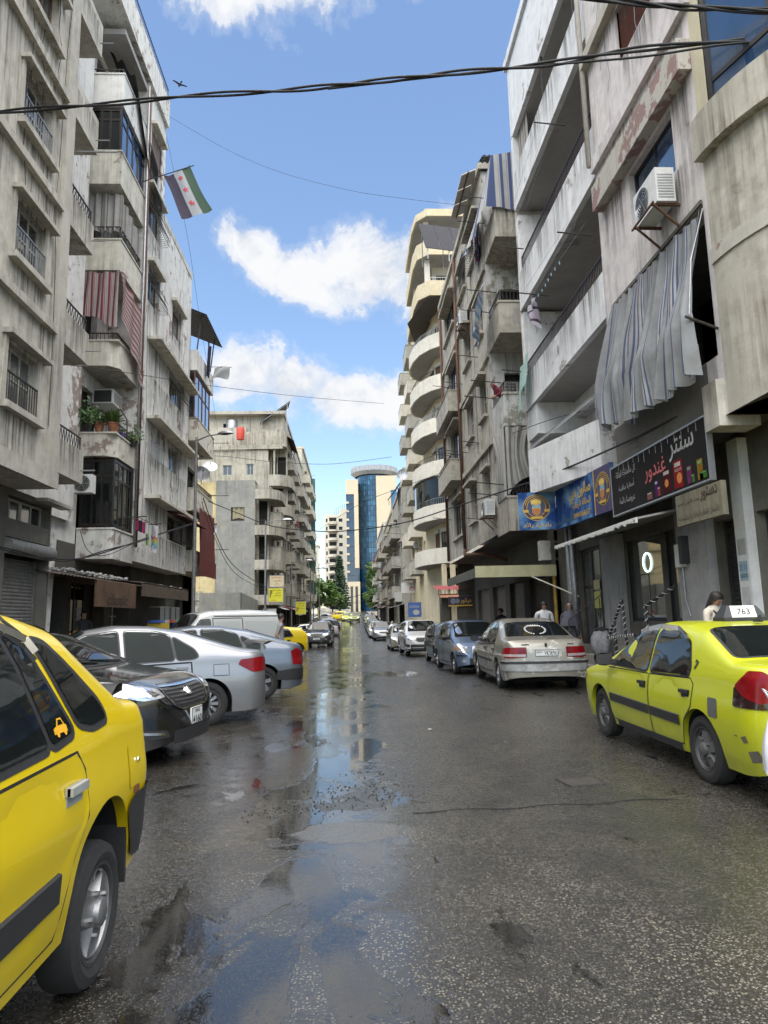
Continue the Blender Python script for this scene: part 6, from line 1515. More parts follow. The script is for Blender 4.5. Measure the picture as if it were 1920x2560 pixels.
# roof sign
sg_=MB();sg_.box(-.62,-.22,1.385,-.40,.22,1.425);sg_.build('roof_sign_base',M_trim,taxi2)
mb=MB();mb.add([(-.60,-.17,1.425),(-.42,-.17,1.425),(-.42,.17,1.425),(-.60,.17,1.425),(-.56,-.14,1.54),(-.46,-.14,1.54),(-.46,.14,1.54),(-.56,.14,1.54)],BOXF);rs=mb.build('roof_sign',M_white,taxi2)
for s_ in (-1,1):
    mb=MB();mb.add([(-.605,s_*.13,1.425),(-.415,s_*.13,1.425),(-.415,s_*.22,1.425),(-.605,s_*.22,1.425),(-.56,s_*.125,1.545),(-.46,s_*.125,1.545),(-.46,s_*.15,1.54),(-.56,s_*.15,1.54)],BOXF);mb.build('roof_sign_end',M_trim,taxi2)
tm=text_mesh('763',.13,.06,M_ink,.01)
for v in tm.vertices:v.co=(-.602+.04*(v.co.y+.0575)/.115,-v.co.x,1.4825+v.co.y)
put('lettering',tm,rs)
mb=MB();mb.obox((-.82,0,1.395),(.13,.03,.02));mb.add([(-.86,-.02,1.38),(-.76,-.02,1.38),(-.76,.02,1.38),(-.86,.02,1.38),(-.865,-.005,1.45),(-.855,-.005,1.45),(-.855,.005,1.45),(-.865,.005,1.45)],BOXF);mb.build('roof_antenna',M_trim,taxi2)
pz=[side_thing(S,x,z,1,.025)for x,z in ((.42,1.275),(.2,1.315),(-.08,1.345),(-.12,1.345),(-.5,1.33),(-.78,1.255),(-.84,1.22))]
mb=MB()
for a,b in zip(pz,pz[1:]):mb.bar(a,b,.012,.05)
mb.build('rain_visor',M_chrome,taxi2)
ribbon([(-1.06,.98),(-1.1,1.04),(-1.05,1.05)],.03,S.mapper('side',1,.006)).build('scratch',M_trim,taxi2)
for (pl)in ([(-1.80,.5),(-1.86,.52),(-1.88,.47),(-1.83,.46)],[(-1.86,.40),(-1.95,.42),(-1.98,.34),(-1.88,.32)],[(-1.70,.505),(-1.76,.51),(-1.75,.495)]):
    patch(pl,S.mapper('side',1,.004),.03).build('paint_chip',simple('chipped_paint',(.1,.09,.07),.8,var=.4),taxi2)
# white plastic bag hanging at the boot
bgm=simple('white_polythene',(.62,.63,.66),.35,var=.15)
bt=thing('plastic_bag','white plastic carrier bag hanging behind the lime taxi','bag',(3.02,4.85,.38));mb=MB()
mb.grid(lambda a,b:((.15+.03*math.sin(a*25)*b)*math.cos(2*PI*a)*(.25+.75*math.sin(min(1,b*1.15)*PI*.55)),(.12+.03*math.cos(a*19))*math.sin(2*PI*a)*(.25+.75*math.sin(min(1,b*1.15)*PI*.55)),.46*(1-b)+.02*math.sin(a*30)),32,12)
mb.build('sack',bgm,bt,smooth=True);mb=MB();mb.tube([(-.04,0,.45),(-.1,.02,.56),(-.02,.0,.5)],.012);mb.tube([(.03,0,.45),(.02,.03,.6),(.05,.0,.5)],.012);mb.build('handle',bgm,bt)

# black saloon nosing out between taxi and silver saloon
def std_sedan(L_,W,H,wb,fo,**k):
    h=L_/2;xf=h-fo;return h,xf,xf-wb
h,xf,xr=std_sedan(4.82,1.83,1.47,2.79,.95)
S=Shape([(-h,.38),(-h+.02,.62),(-h+.05,.95),(-h+.14,1.06),(-h+.5,1.11),(-.95,1.40),(-.4,1.465),(.1,1.455),(.45,1.39),(1.2,1.04),(1.32,1.0),(1.95,.90),(2.2,.80),(2.33,.64),(2.38,.5),(h,.36)],
          [(-h,.98),(-1.3,.98),(0,.93),(1.2,.90),(2.0,.82),(h,.66)],1.83,tumble=.36,bot=.17,pf=.95,pr=.6,n_up=5)
P=dict(paint=BLK,wheels=(xf,xr,.335,.2),rim='twin5',win=[[(1.0,.97),(.42,1.32),(-.05,1.37),(-.08,.96)],[(-.16,.96),(-.14,1.37),(-.6,1.35),(-1.1,1.16),(-1.0,.985)]],
         doors=[[(1.05,.88),(1.02,.32),(-.1,.3),(-.1,.9)],[(-.13,.9),(-.14,.3),(-.85,.32),(-1.1,.62),(-1.1,.92)]],
         ws=(1.22,.46,.72,.60),rw=(-1.6,-.95,.66,.58),mirror=(.9,1.0,BLK),hz=.8,handlemat=BLK,
         front=[([(-.50,.74),(-.46,.84),(.46,.84),(.50,.74),(.42,.62),(.3,.575),(-.3,.575),(-.42,.62)],.004,M_trim,'grille',False),
                ([(.55,.72),(.58,.80),(.9,.90),(1.28,.93),(1.42,.90),(1.2,.78),(.85,.70)],.008,M_lamp,'headlight',True),
                ([(.62,.75),(.75,.82),(.92,.86),(.95,.78),(.8,.73)],.012,M_chrome,'headlight_reflector',True),
                ([(.55,.30),(.6,.38),(1.1,.42),(1.1,.30)],.006,M_trim,'fog_recess',True),([(-.5,.22),(-.5,.36),(.5,.36),(.5,.22)],.006,M_trim,'lower_intake',False),([(.62,.33),(.64,.36),(1.05,.40),(1.05,.375)],.012,M_chrome,'fog_trim',True)],
         rear=[([(.5,.78),(.55,.92),(.9,.96),(1.0,.84)],.008,M_red,'tail_light',True)])
sonata=car('saloon_car','shiny black saloon with chrome-winged grille behind the yellow taxi',S,P,(-4.14,8.55,0),-10,detail=2)
for k,z in enumerate((.625,.665,.705,.745,.785,.82)):
    wv=.30+.2*min(1,(z-.58)/.16)
    ribbon([(-wv,z+.03*0),(-.1,z-.012),(.1,z-.012),(wv,z)],.016,S.mapper('end',off=.016,end=1),.04).build('grille_bar',M_chrome if k in (5,)else simple('grey_chrome',(.25,.25,.26),.25,.9,var=0),sonata)
for sg in (1,-1):ribbon([(sg*.50,.84),(sg*.53,.74),(sg*.44,.61),(sg*.3,.565),(0,.56)],.018,S.mapper('end',off=.014,end=1),.04).build('grille_surround',M_chrome,sonata)
ex=S.mapper('end',off=.03,end=1)
em=MB();em.tube([ex((.075*math.cos(a*PI/10),.735+.045*math.sin(a*PI/10)))for a in range(21)],.007,5);em.tube([ex((-.03,.705)),ex((-.022,.765))],.008,5);em.tube([ex((.022,.705)),ex((.03,.765))],.008,5);em.tube([ex((-.026,.735)),ex((.026,.74))],.008,5);em.build('badge',M_chrome,sonata)
plate(sonata,S,1,.455,.30,.19,[('4160',0,-.035,.24,.09),('345',0,.055,.2,.04)],.02)
for sg in (1,-1):ribbon([(2.1,.93),(1.7,.985),(1.25,1.02)],.008,lambda p,sg=sg:(p[0],sg*.48*(1-.25*(p[0]-1.2)),float(S.top_z(p[0],.48*(1-.25*(p[0]-1.2))))+.004)).build('bonnet_crease',M_seam,sonata)

# silver saloon, tail out into the street
h,xf,xr=std_sedan(4.54,1.76,1.475,2.6,.94)
S=Shape([(-h,.38),(-h+.015,.62),(-h+.05,.93),(-h+.13,1.05),(-h+.48,1.10),(-1.0,1.37),(-.5,1.455),(0,1.475),(.4,1.41),(1.15,1.06),(1.27,1.02),(1.9,.88),(2.1,.76),(2.22,.56),(h,.38)],
          [(-h,.94),(-1.3,.97),(0,.92),(1.0,.89),(h,.7)],1.76,tumble=.36,bot=.18,pf=.75,pr=.6,n_up=6)
P=dict(paint=SIL,glass=M_carglass2,wheels=(xf,xr,.315,.195),rim='multi',win=[[(1.0,.965),(.4,1.33),(-.03,1.385),(-.06,.95)],[(-.15,.95),(-.12,1.385),(-.55,1.365),(-.74,1.31),(-.80,.965)],[(-.84,.967),(-.78,1.29),(-1.08,1.10),(-1.14,1.0),(-1.06,.975)]],
         doors=[[(1.05,.88),(1.02,.32),(-.09,.3),(-.09,.9)],[(-.12,.9),(-.13,.3),(-.80,.32),(-.95,.62),(-1.05,.72),(-1.04,.92)]],
         sidepatch=[([(-1.35,.72),(-1.35,.87),(-1.58,.87),(-1.58,.72)],.003,SIL,'fuel_flap')],hz=.83,handlemat=SIL,
         ws=(1.16,.42,.70,.58),rw=(-1.68,-1.0,.66,.57),mirror=(.9,1.0,SIL),wsglass=M_carglass2,
         rear=[([(.56,.76),(.6,.93),(.80,.96),(1.15,.93),(1.2,.86),(1.0,.74)],.008,M_red,'tail_light',True)],
         front=[([(.5,.62),(.55,.74),(.9,.86),(1.1,.84),(.9,.66)],.008,M_lamp,'headlight',True)])
a26=26
corolla=car('saloon_car','silver saloon with boot spoiler angled between black saloon and pale blue saloon',S,P,(-3.62,10.6,0),180+24,detail=2)
mb=MB();mb.grid(lambda a,b:(-2.18-.17*b,-.62+1.24*a,1.14+.05*b+.02*math.sin(b*PI)),12,5);mb.grid(lambda a,b:(-2.18-.17*b,-.62+1.24*a,1.12+.06*b),12,2);mb.box(-2.22,-.55,1.02,-2.16,-.5,1.14);mb.box(-2.22,.5,1.02,-2.16,.55,1.14);mb.build('spoiler',SIL,corolla,smooth=30)
for sg in (1,-1):
    ribbon([(-1.36,.715),(-1.36,.875),(-1.585,.875),(-1.585,.715),(-1.36,.715)],.008,S.mapper('side',sg,.004)).build('flap_gap',M_seam,corolla)

# pale blue hatch-tailed saloon behind it
h,xf,xr=std_sedan(4.38,1.70,1.43,2.61,.86)
S=Shape([(-h,.38),(-h+.02,.62),(-h+.06,.92),(-h+.13,1.03),(-h+.36,1.08),(-1.05,1.33),(-.5,1.42),(0,1.43),(.4,1.38),(1.15,1.0),(1.27,.96),(1.85,.82),(2.05,.7),(2.15,.52),(h,.38)],
          [(-h,.92),(-1.3,.95),(0,.90),(1.0,.87),(h,.7)],1.70,tumble=.36,bot=.18,pf=.7,pr=.6,n_up=6)
P=dict(paint=SILB,glass=M_carglass2,wheels=(xf,xr,.31,.195),rim='twin5',win=[[(1.0,.945),(.4,1.29),(-.03,1.345),(-.06,.93)],[(-.15,.93),(-.12,1.345),(-.55,1.33),(-.80,1.24),(-.90,.95)],[(-.95,.955),(-.86,1.21),(-1.30,1.02),(-1.33,.97)]],
         doors=[[(1.05,.86),(1.02,.32),(-.09,.3),(-.09,.88)],[(-.12,.88),(-.13,.3),(-.80,.32),(-.95,.62),(-1.0,.9)]],hz=.80,handlemat=SILB,mirror=(.9,.98,M_trim),
         ws=(1.16,.42,.66,.55),rw=(-1.72,-1.05,.60,.52),wsglass=M_carglass2,
         rear=[([(.56,.62),(.66,.88),(.84,.95),(.98,.90),(.98,.64)],.008,M_red,'tail_light',True),([(0,.56),(0,.34),(.9,.34),(1.3,.36),(1.3,.52),(1.0,.56)],.012,M_trim,'bumper',True)],
         front=[([(.5,.62),(.55,.74),(.9,.8),(.9,.66)],.008,M_lamp,'headlight',True)])
focus=car('saloon_car','pale blue saloon with black rear bumper parked beyond the silver saloon',S,P,(-3.2,13.9,0),180+20,detail=2)
# ------------------------------------------------------------------ more vehicles
# worn champagne saloon, tail to the camera
h,xf,xr=std_sedan(4.5,1.72,1.46,2.67,.88)
S=Shape([(-h,.40),(-h+.012,.62),(-h+.05,.93),(-h+.12,1.02),(-h+.62,1.07),(-1.0,1.37),(-.55,1.45),(0,1.46),(.4,1.40),(1.12,1.02),(1.24,.98),(1.9,.86),(2.12,.74),(2.21,.56),(h,.38)],
          [(-h,.93),(-1.3,.95),(0,.91),(1.0,.88),(h,.72)],1.72,tumble=.36,bot=.2,pf=.5,pr=.38,n_up=6)
P=dict(paint=CHAMP,wheels=(xf,xr,.30,.185),rim='multi',win=[[(.98,.94),(.38,1.32),(-.04,1.37),(-.06,.925)],[(-.14,.925),(-.12,1.37),(-.6,1.35),(-.98,1.2),(-1.05,.96)]],
         doors=[[(1.02,.86),(1.0,.32),(-.09,.3),(-.09,.89)],[(-.12,.89),(-.13,.3),(-.75,.32),(-.9,.6),(-1.08,.92)]],hz=.79,mirror=(.88,.99,M_trim),
         strips=[([(1.0,.56),(-.08,.55)],.05,.01,M_trim),([(-.14,.55),(-.85,.55)],.05,.01,M_trim)],
         ws=(1.14,.42,.68,.56),rw=(-1.60,-1.0,.67,.57),
         rear=[([(.40,.68),(.40,.88),(.72,.88),(.98,.86),(.98,.70),(.72,.66)],.008,M_red,'tail_light',True),([(.42,.69),(.42,.74),(.95,.75),(.95,.70)],.012,simple('tail_clear',(.35,.3,.3),.2,coat=1),'tail_light_lower',True),
               ([(0,.40),(0,.62),(1.0,.62),(1.15,.60),(1.15,.42)],.03,simple('worn_silver_bumper',(.36,.36,.35),.5,.3,var=.4,vs=6,local=True),'bumper',True),([(0,.555),(0,.60),(1.05,.60),(1.05,.555)],.042,M_trim,'bumper_strip',True)],
         front=[([(.45,.62),(.45,.74),(.8,.76),(.9,.64)],.008,M_lamp,'headlight',True)])
samand=car('saloon_car','worn champagne saloon with white laurel emblem on its rear window',S,P,(3.95,16.05,gz(16)),89,detail=2)
plate(samand,S,-1,.76,.46,.125,[('٧٤٦٤٩٤',.08,0,.26,.075),('دمشق',-.15,.02,.12,.05)],.018)
ex=S.mapper('end',off=.014,end=-1);mb=MB();mb.obox(ex((0,.92)),(.012,.05,.06));mb.obox(ex((0,.885)),(.012,.025,.03));mb.build('badge',M_trim,samand)
for (u,w_)in ((.42,.16),(-.5,.12)):MB().obox(ex((u,.93)),(.006,w_,.018)).build('badge_lettering',M_trim,samand)
# laurel wreath and crown transfer on the rear window
tz=S.mapper('top',off=.014);wr_=MB()
def lau(a,r):return tz((-1.36+.155*math.sin(a)*r*1.25,.22*math.cos(a)*r))
for sg in (1,-1):
    for k in range(9):
        a=-PI/2+sg*(.25+k*.26);c=lau(a,1);d_=lau(a+sg*.13,1.12);e_=lau(a+sg*.2,.95);f_=lau(a+sg*.05,.86)
        wr_.add([c,d_,e_,f_],[(0,1,2,3)])
for k in range(5):y_=-.1+.05*k;wr_.add([tz((-1.20,y_-.02)),tz((-1.20,y_+.02)),tz((-1.155+.012*(2-abs(k-2)),y_))],[(0,1,2)])
wr_.add([tz((-1.22,-.12)),tz((-1.22,.12)),tz((-1.195,.12)),tz((-1.195,-.12))],[(0,1,2,3)]);wr_.build('window_emblem',M_white,samand,recalc=False)

# light blue city car, nose to the camera
h,xf,xr=std_sedan(3.52,1.60,1.48,2.37,.64)
S=Shape([(-h,.38),(-h+.01,.8),(-h+.06,1.05),(-h+.28,1.4),(-.9,1.46),(-.3,1.48),(.1,1.44),(.9,1.02),(1.02,.98),(1.45,.86),(1.62,.74),(1.7,.58),(1.74,.44),(h,.36)],
          [(-h,.98),(-.8,.95),(0,.92),(.8,.88),(h,.7)],1.6,tumble=.26,bot=.2,pf=.6,pr=.4,n_up=6)
P=dict(paint=BLU,wheels=(xf,xr,.285,.175),rim='cover',win=[[(.75,.95),(.15,1.37),(-.12,1.39),(-.14,.935)],[(-.22,.935),(-.2,1.39),(-.8,1.38),(-.95,.97)]],
         doors=[[(.8,.86),(.78,.3),(-.17,.29),(-.17,.9)],[(-.2,.9),(-.21,.29),(-.65,.3),(-.9,.62),(-1.0,.93)]],hz=.8,handlemat=BLU,mirror=(.68,1.0,M_trim),ws=(.92,.16,.64,.56),rw=(-1.68,-1.5,.5,.45),
         front=[([(.46,.62),(.5,.76),(.68,.84),(.86,.80),(.88,.68),(.7,.6)],.01,M_lamp,'headlight',True),([(.75,.66),(.78,.76),(.86,.76),(.87,.69)],.013,M_amber,'indicator',True),([(-.32,.66),(-.3,.72),(.3,.72),(.32,.66)],.006,M_trim,'grille',False),
                ([(-.45,.28),(-.45,.45),(.45,.45),(.45,.28)],.006,M_trim,'lower_intake',False),([(.55,.34),(.55,.42),(.65,.42),(.65,.34)],.01,M_lamp,'fog_light',True),([(.5,.5),(.5,.54),(.85,.55),(.85,.5)],.01,M_trim,'bumper_strip',True)],
         rear=[([(.5,.8),(.5,1.1),(.62,1.1),(.65,.8)],.008,M_red,'tail_light',True)])
picanto=car('hatchback_car','light blue small hatchback parked nose to the champagne saloon',S,P,(3.52,20.55,gz(20)),-86,detail=1)
# white crossover with black grille
def suv(L_,W,H,nose=.95,hood=1.08):
    h=L_/2
    return Shape([(-h,.42),(-h+.01,.9),(-h+.05,1.1),(-h+.35,H-.12),(-1.2,H-.02),(-.4,H),(.15,H-.04),(.95,hood+.06),(1.08,hood+.02),(h-.35,nose),(h-.12,nose-.12),(h-.04,nose-.3),(h,.42)],
                 [(-h,1.1),(-.8,1.08),(0,1.04),(.8,1.0),(h,nose-.15)],W,tumble=.28,bot=.26,pf=.65,pr=.4,n_up=6,
                 wl=[(0,.92),(.25,.94),(.4,.98),(.6,1.0),(.8,1.0),(1.05,.96),(1.5,.92)])
S=suv(4.44,1.85,1.66);h=2.22
SP=dict(wheels=(1.3,-1.34,.36,.22),rim='twin5',win=[[(.9,1.1),(.2,1.5),(-.1,1.53),(-.12,1.08)],[(-.2,1.08),(-.18,1.53),(-.95,1.51),(-1.1,1.12)],[(-1.18,1.13),(-1.05,1.48),(-1.45,1.44),(-1.7,1.2)]],
          doors=[[(.95,1.0),(.92,.4),(-.15,.38),(-.15,1.03)],[(-.18,1.03),(-.19,.38),(-.85,.4),(-1.05,.72),(-1.15,1.06)]],hz=.93,mirror=(.8,1.13,M_trim),ws=(.98,.2,.72,.60),rw=(-2.1,-1.9,.55,.5))
P=dict(SP,paint=WHT,handlemat=WHT,mirror=(.8,1.13,WHT),front=[([(.55,.78),(.58,.86),(.95,.98),(1.15,.96),(.95,.80)],.01,M_lamp,'headlight',True),([(-.5,.76),(-.46,.86),(.46,.86),(.5,.76),(.4,.68),(-.4,.68)],.008,M_trim,'grille',False),
         ([(-.75,.36),(-.75,.56),(.75,.56),(.75,.36)],.008,M_trim,'lower_intake',False),([(.8,.44),(.8,.56),(1.1,.58),(1.1,.46)],.01,M_trim,'fog_recess',True),([(-.7,.40),(-.7,.44),(.7,.44),(.7,.40)],.016,M_alu,'skid_plate',False),([(0,.30),(0,.36),(1.0,.36),(1.0,.30)],.008,M_trim,'bumper_lip',True)])
kia=car('crossover_car','white crossover with black grille parked beyond the small blue hatchback',S,P,(3.32,33.4,gz(33)),-88,detail=1)
plate(kia,S,1,.62,.30,.16,[('5760',0,-.03,.24,.08)],.02)
# black four-wheel drive coming up the street
S=suv(4.6,1.78,1.73,.98,1.08)
P=dict(SP,paint=DGR,rim='spoke5',front=[([(.42,.80),(.42,.92),(.72,.94),(.88,.92),(.86,.80)],.01,M_lamp,'headlight',True),([(-.4,.80),(-.42,.92),(.42,.92),(.4,.80),(.3,.74),(-.3,.74)],.008,M_trim,'grille',False),
         ([(-.4,.93),(-.4,.96),(.4,.96),(.4,.93)],.02,M_chrome,'grille_trim',False),([(0,.42),(0,.66),(1.05,.66),(1.05,.44)],.03,M_trim,'bumper',True),([(.55,.50),(.55,.58),(.7,.58),(.7,.5)],.04,M_lamp,'fog_light',True)])
paj=car('offroad_car','black off-road car driving up the wet street with lit chrome grille',S,P,(-2.28,49,gz(49)),-92,detail=1)
plate(paj,S,1,.58,.46,.12,[('٢٩٤٥٧',0,0,.3,.07)],.045)
mb=MB()
for a in (90,210,330):c=Vector((2.29,.045*math.cos(R_(a)),.86+.045*math.sin(R_(a))));mb.add([c+Vector((0,.04*math.cos(R_(a+q)),.04*math.sin(R_(a+q))))for q in (0,55,180,-55)],[(0,1,2,3)])
mb.build('badge',M_chrome,paj)
mb=MB()
for s_ in (-1,1):mb.tube([(.0,s_*.58,1.74),(-.1,s_*.58,1.78),(-1.4,s_*.58,1.78),(-1.5,s_*.58,1.73)],.02)
mb.build('roof_rail',M_trim,paj)
# white panel van
S=Shape([(-1.672,.42),(-1.664,1.2),(-1.611,1.65),(-1.52,1.84),(-0.76,1.89),(0.456,1.87),(0.76,1.80),(1.292,1.18),(1.368,1.08),(1.596,.95),(1.649,.7),(1.672,.42)],[(-1.672,1.1),(0,1.1),(1.14,1.06),(1.672,.9)],1.72,tumble=.16,bot=.25,pf=.5,pr=.3,n_up=6)
P=dict(paint=WHTD,cat='van',wheels=(.95,-.95,.29,.17),rim='steel',rimmat=M_rimdark,glass=M_pane2,win=[[(1.102,1.16),(0.76,1.62),(0.494,1.64),(0.494,1.14)]],seal=.02,
         doors=[[(1.14,1.05),(1.125,.4),(0.456,.38),(0.456,1.08)],[(0.418,1.66),(0.418,.4),(-0.418,.4),(-0.418,1.66)]],hz=1.0,ws=(1.26,.78,.68,.6),wsglass=M_carglass,
         sidepatch=[([(0.342,1.15),(0.342,1.58),(-0.342,1.58),(-0.342,1.15)],.006,paint('van_panel_grey',(.44,.46,.45),0,.35,dirt=.3),'blank_window'),([(-0.494,1.15),(-0.494,1.58),(-1.406,1.56),(-1.482,1.4),(-1.482,1.15)],.006,paint('van_panel_grey',(.44,.46,.45),0,.35,dirt=.3),'blank_window')],
         strips=[([(0.38,1.72),(-1.52,1.70)],.02,.008,M_trim)],
         rear=[([(.65,.9),(.65,1.2),(.8,1.2),(.8,.9)],.008,M_red,'tail_light',True)],front=[([(.5,.66),(.5,.82),(.8,.82),(.8,.66)],.008,M_lamp,'headlight',True)])
van=car('panel_van','dirty white panel van parked beyond the pale blue saloon',S,P,(-3.7,19.3,gz(19)),180+33,detail=1)

# the long parked rows further off
def low_sedan(L_=4.4,W=1.7,H=1.44):
    h=L_/2
    return Shape(sedan_top(L_,H,.94,1.15,.6),SEDAN_BELT(h),W,tumble=.36,bot=.2,pf=.6,pr=.5,n_up=6),dict(wheels=(h-.87,-h+.95,.30,.19),rim='spoke5',
        win=[[(1.0,.94),(.4,1.29),(-.03,1.34),(-.06,.93)],[(-.15,.93),(-.12,1.34),(-.55,1.33),(-1.0,1.15),(-1.05,.96)]],doors=[[(1.05,.86),(1.02,.32),(-.09,.3),(-.09,.88)],[(-.12,.88),(-.13,.3),(-.80,.32),(-1.0,.9)]],
        mirror=(.9,.98,M_trim),ws=(1.14,.44,.66,.55),rw=(-1.55,-1.1,.60,.52),front=[([(.5,.62),(.55,.74),(.85,.76),(.85,.64)],.01,M_lamp,'headlight',True),([(-.35,.6),(-.35,.7),(.35,.7),(.35,.6)],.008,M_trim,'grille',False),([(-.26,.42),(-.26,.53),(.26,.53),(.26,.42)],.012,M_plate,'number_plate',False)],
        rear=[([(.5,.7),(.55,.88),(.9,.9),(.95,.72)],.01,M_red,'tail_light',True),([(-.25,.7),(-.25,.8),(.25,.8),(.25,.7)],.01,M_plate,'number_plate',False)])
def low_hatch(L_=3.9,W=1.68,H=1.48):
    h=L_/2
    return Shape([(-h,.4),(-h+.01,.8),(-h+.06,1.02),(-h+.4,H-.08),(-.7,H),(0,H-.01),(.3,H-.06),(1.0,1.0),(1.1,.97),(h-.3,.82),(h-.08,.66),(h,.38)],[(-h,.98),(0,.92),(h,.7)],W,tumble=.3,bot=.2,pf=.6,pr=.4,n_up=6),dict(wheels=(h-.78,-h+.62,.30,.19),rim='cover',
        win=[[(.85,.95),(.25,1.36),(-.1,1.39),(-.12,.94)],[(-.2,.94),(-.18,1.39),(-.85,1.36),(-1.1,.98)]],doors=[[(.9,.86),(.88,.3),(-.15,.29),(-.15,.9)],[(-.18,.9),(-.19,.29),(-.75,.3),(-1.0,.93)]],
        mirror=(.78,1.0,M_trim),ws=(1.0,.3,.64,.56),rw=(-1.8,-1.62,.5,.45),front=[([(.48,.62),(.5,.76),(.85,.78),(.85,.64)],.01,M_lamp,'headlight',True),([(-.35,.6),(-.35,.7),(.35,.7),(.35,.6)],.008,M_trim,'grille',False),([(-.26,.40),(-.26,.51),(.26,.51),(.26,.40)],.012,M_plate,'number_plate',False)],
        rear=[([(.55,.8),(.55,1.05),(.68,1.05),(.7,.8)],.01,M_red,'tail_light',True)])
FARC=[  # kind, paint, x, y, heading, name, label
    ('h',GRY,3.75,26.0,-89,'hatchback_car','dark grey car squeezed between the blue hatchback and the white crossover'),
    ('s',BEI,2.95,40.0,-89,'saloon_car','beige old saloon parked just past the white crossover'),
    ('h',SIL,2.55,57.0,-89,'hatchback_car','silver hatchback parked ahead of the veiled woman'),
    ('s',GRY,3.6,52.0,-89,'saloon_car','dark saloon half hidden behind the veiled woman'),
    ('s',WHT,2.35,62.5,-90,'saloon_car','white saloon behind the silver hatchback'),
    ('s',GRY,2.4,69.0,-90,'saloon_car','grey saloon third beyond the silver hatchback'),
    ('h',BLK,2.4,75.0,-90,'hatchback_car','black hatchback in the far right parked row'),
    ('u',BEI,2.45,82.0,-90,'pickup_car','beige high-roofed car in the far right parked row'),
    ('s',SIL,2.5,89.0,-90,'saloon_car','silver saloon next to the high-roofed car'),
    ('s',LIM,2.6,96.5,-90,'taxi','yellow taxi near the far end of the right row'),
    ('h',WHT,2.7,104.0,-90,'hatchback_car','small white hatchback at the far end of the right row'),
    ('s',RED,-4.6,22.2,190,'saloon_car','dark red car behind the man in the grey shirt'),
    ('h',YEL,-4.25,36.0,196,'taxi','yellow taxi partly hidden by the man in the grey shirt'),
    ('h',WHT,-5.0,27.0,192,'hatchback_car','white hatchback between the panel van and the yellow taxi'),
    ('s',WHT,-3.9,55.5,205,'saloon_car','white saloon with tail out just past the black off-road car'),
    ('s',BLK,-3.7,59.5,205,'saloon_car','black saloon second in the angled row on the left'),
    ('h',SIL,-3.6,63.5,205,'hatchback_car','silver hatchback third in the angled row on the left'),
    ('s',WHT,-3.45,67.5,205,'saloon_car','white saloon fourth in the angled row on the left'),
    ('s',GRY,-3.4,72.0,205,'saloon_car','grey saloon fifth in the angled row on the left'),
    ('h',SILB,-3.3,77.0,205,'hatchback_car','pale blue hatchback sixth in the angled row on the left'),
    ('s',WHT,-3.3,82.0,205,'saloon_car','white saloon near the yellow barrier post on the left'),
    ('s',YEL,-3.0,92.0,262,'taxi','yellow taxi waiting behind the angled row on the left'),
    ('u',GRN,.55,116,-91,'taxi','green and yellow taxi driving towards us in the distance'),
    ('s',LIM,-.9,128,-91,'taxi','lime taxi following the green taxi in the distance'),
    ('u',YEL,-2.9,134,180,'pickup_car','orange yellow pickup crossing at the far junction'),
    ('h',SIL,-5.5,126,200,'hatchback_car','silver hatchback by the far junction trees'),
    ('s',RED,-4.4,142,200,'saloon_car','red saloon by the far junction'),
    ('s',BLU,-1.9,150,180,'saloon_car','blue saloon crossing beyond the far junction'),
]
for (k,pm,x,y,hd,nm,lb)in FARC:
    if k == 's':S,P=low_sedan()
    elif k == 'h':S,P=low_hatch()
    else:S=suv(4.3,1.75,1.72);P=dict(SP,front=[([(.5,.78),(.5,.92),(.85,.93),(.85,.80)],.01,M_lamp,'headlight',True),([(-.4,.78),(-.4,.9),(.4,.9),(.4,.78)],.008,M_trim,'grille',False),([(0,.42),(0,.64),(1.0,.64),(1.0,.44)],.02,M_trim,'bumper',True)])
    P=dict(P,paint=pm,handle=y<50)
    c_=car(nm,lb,S,P,(x,y,gz(y)),hd,group='vehicles parked and driving along the street',detail=1 if y<45 else 0)
    sl=(gz(y+1)-gz(y-1))/2;c_.rotation_euler=(0,math.asin(max(-.2,min(.2,-sl*math.sin(R_(hd))))),R_(hd))
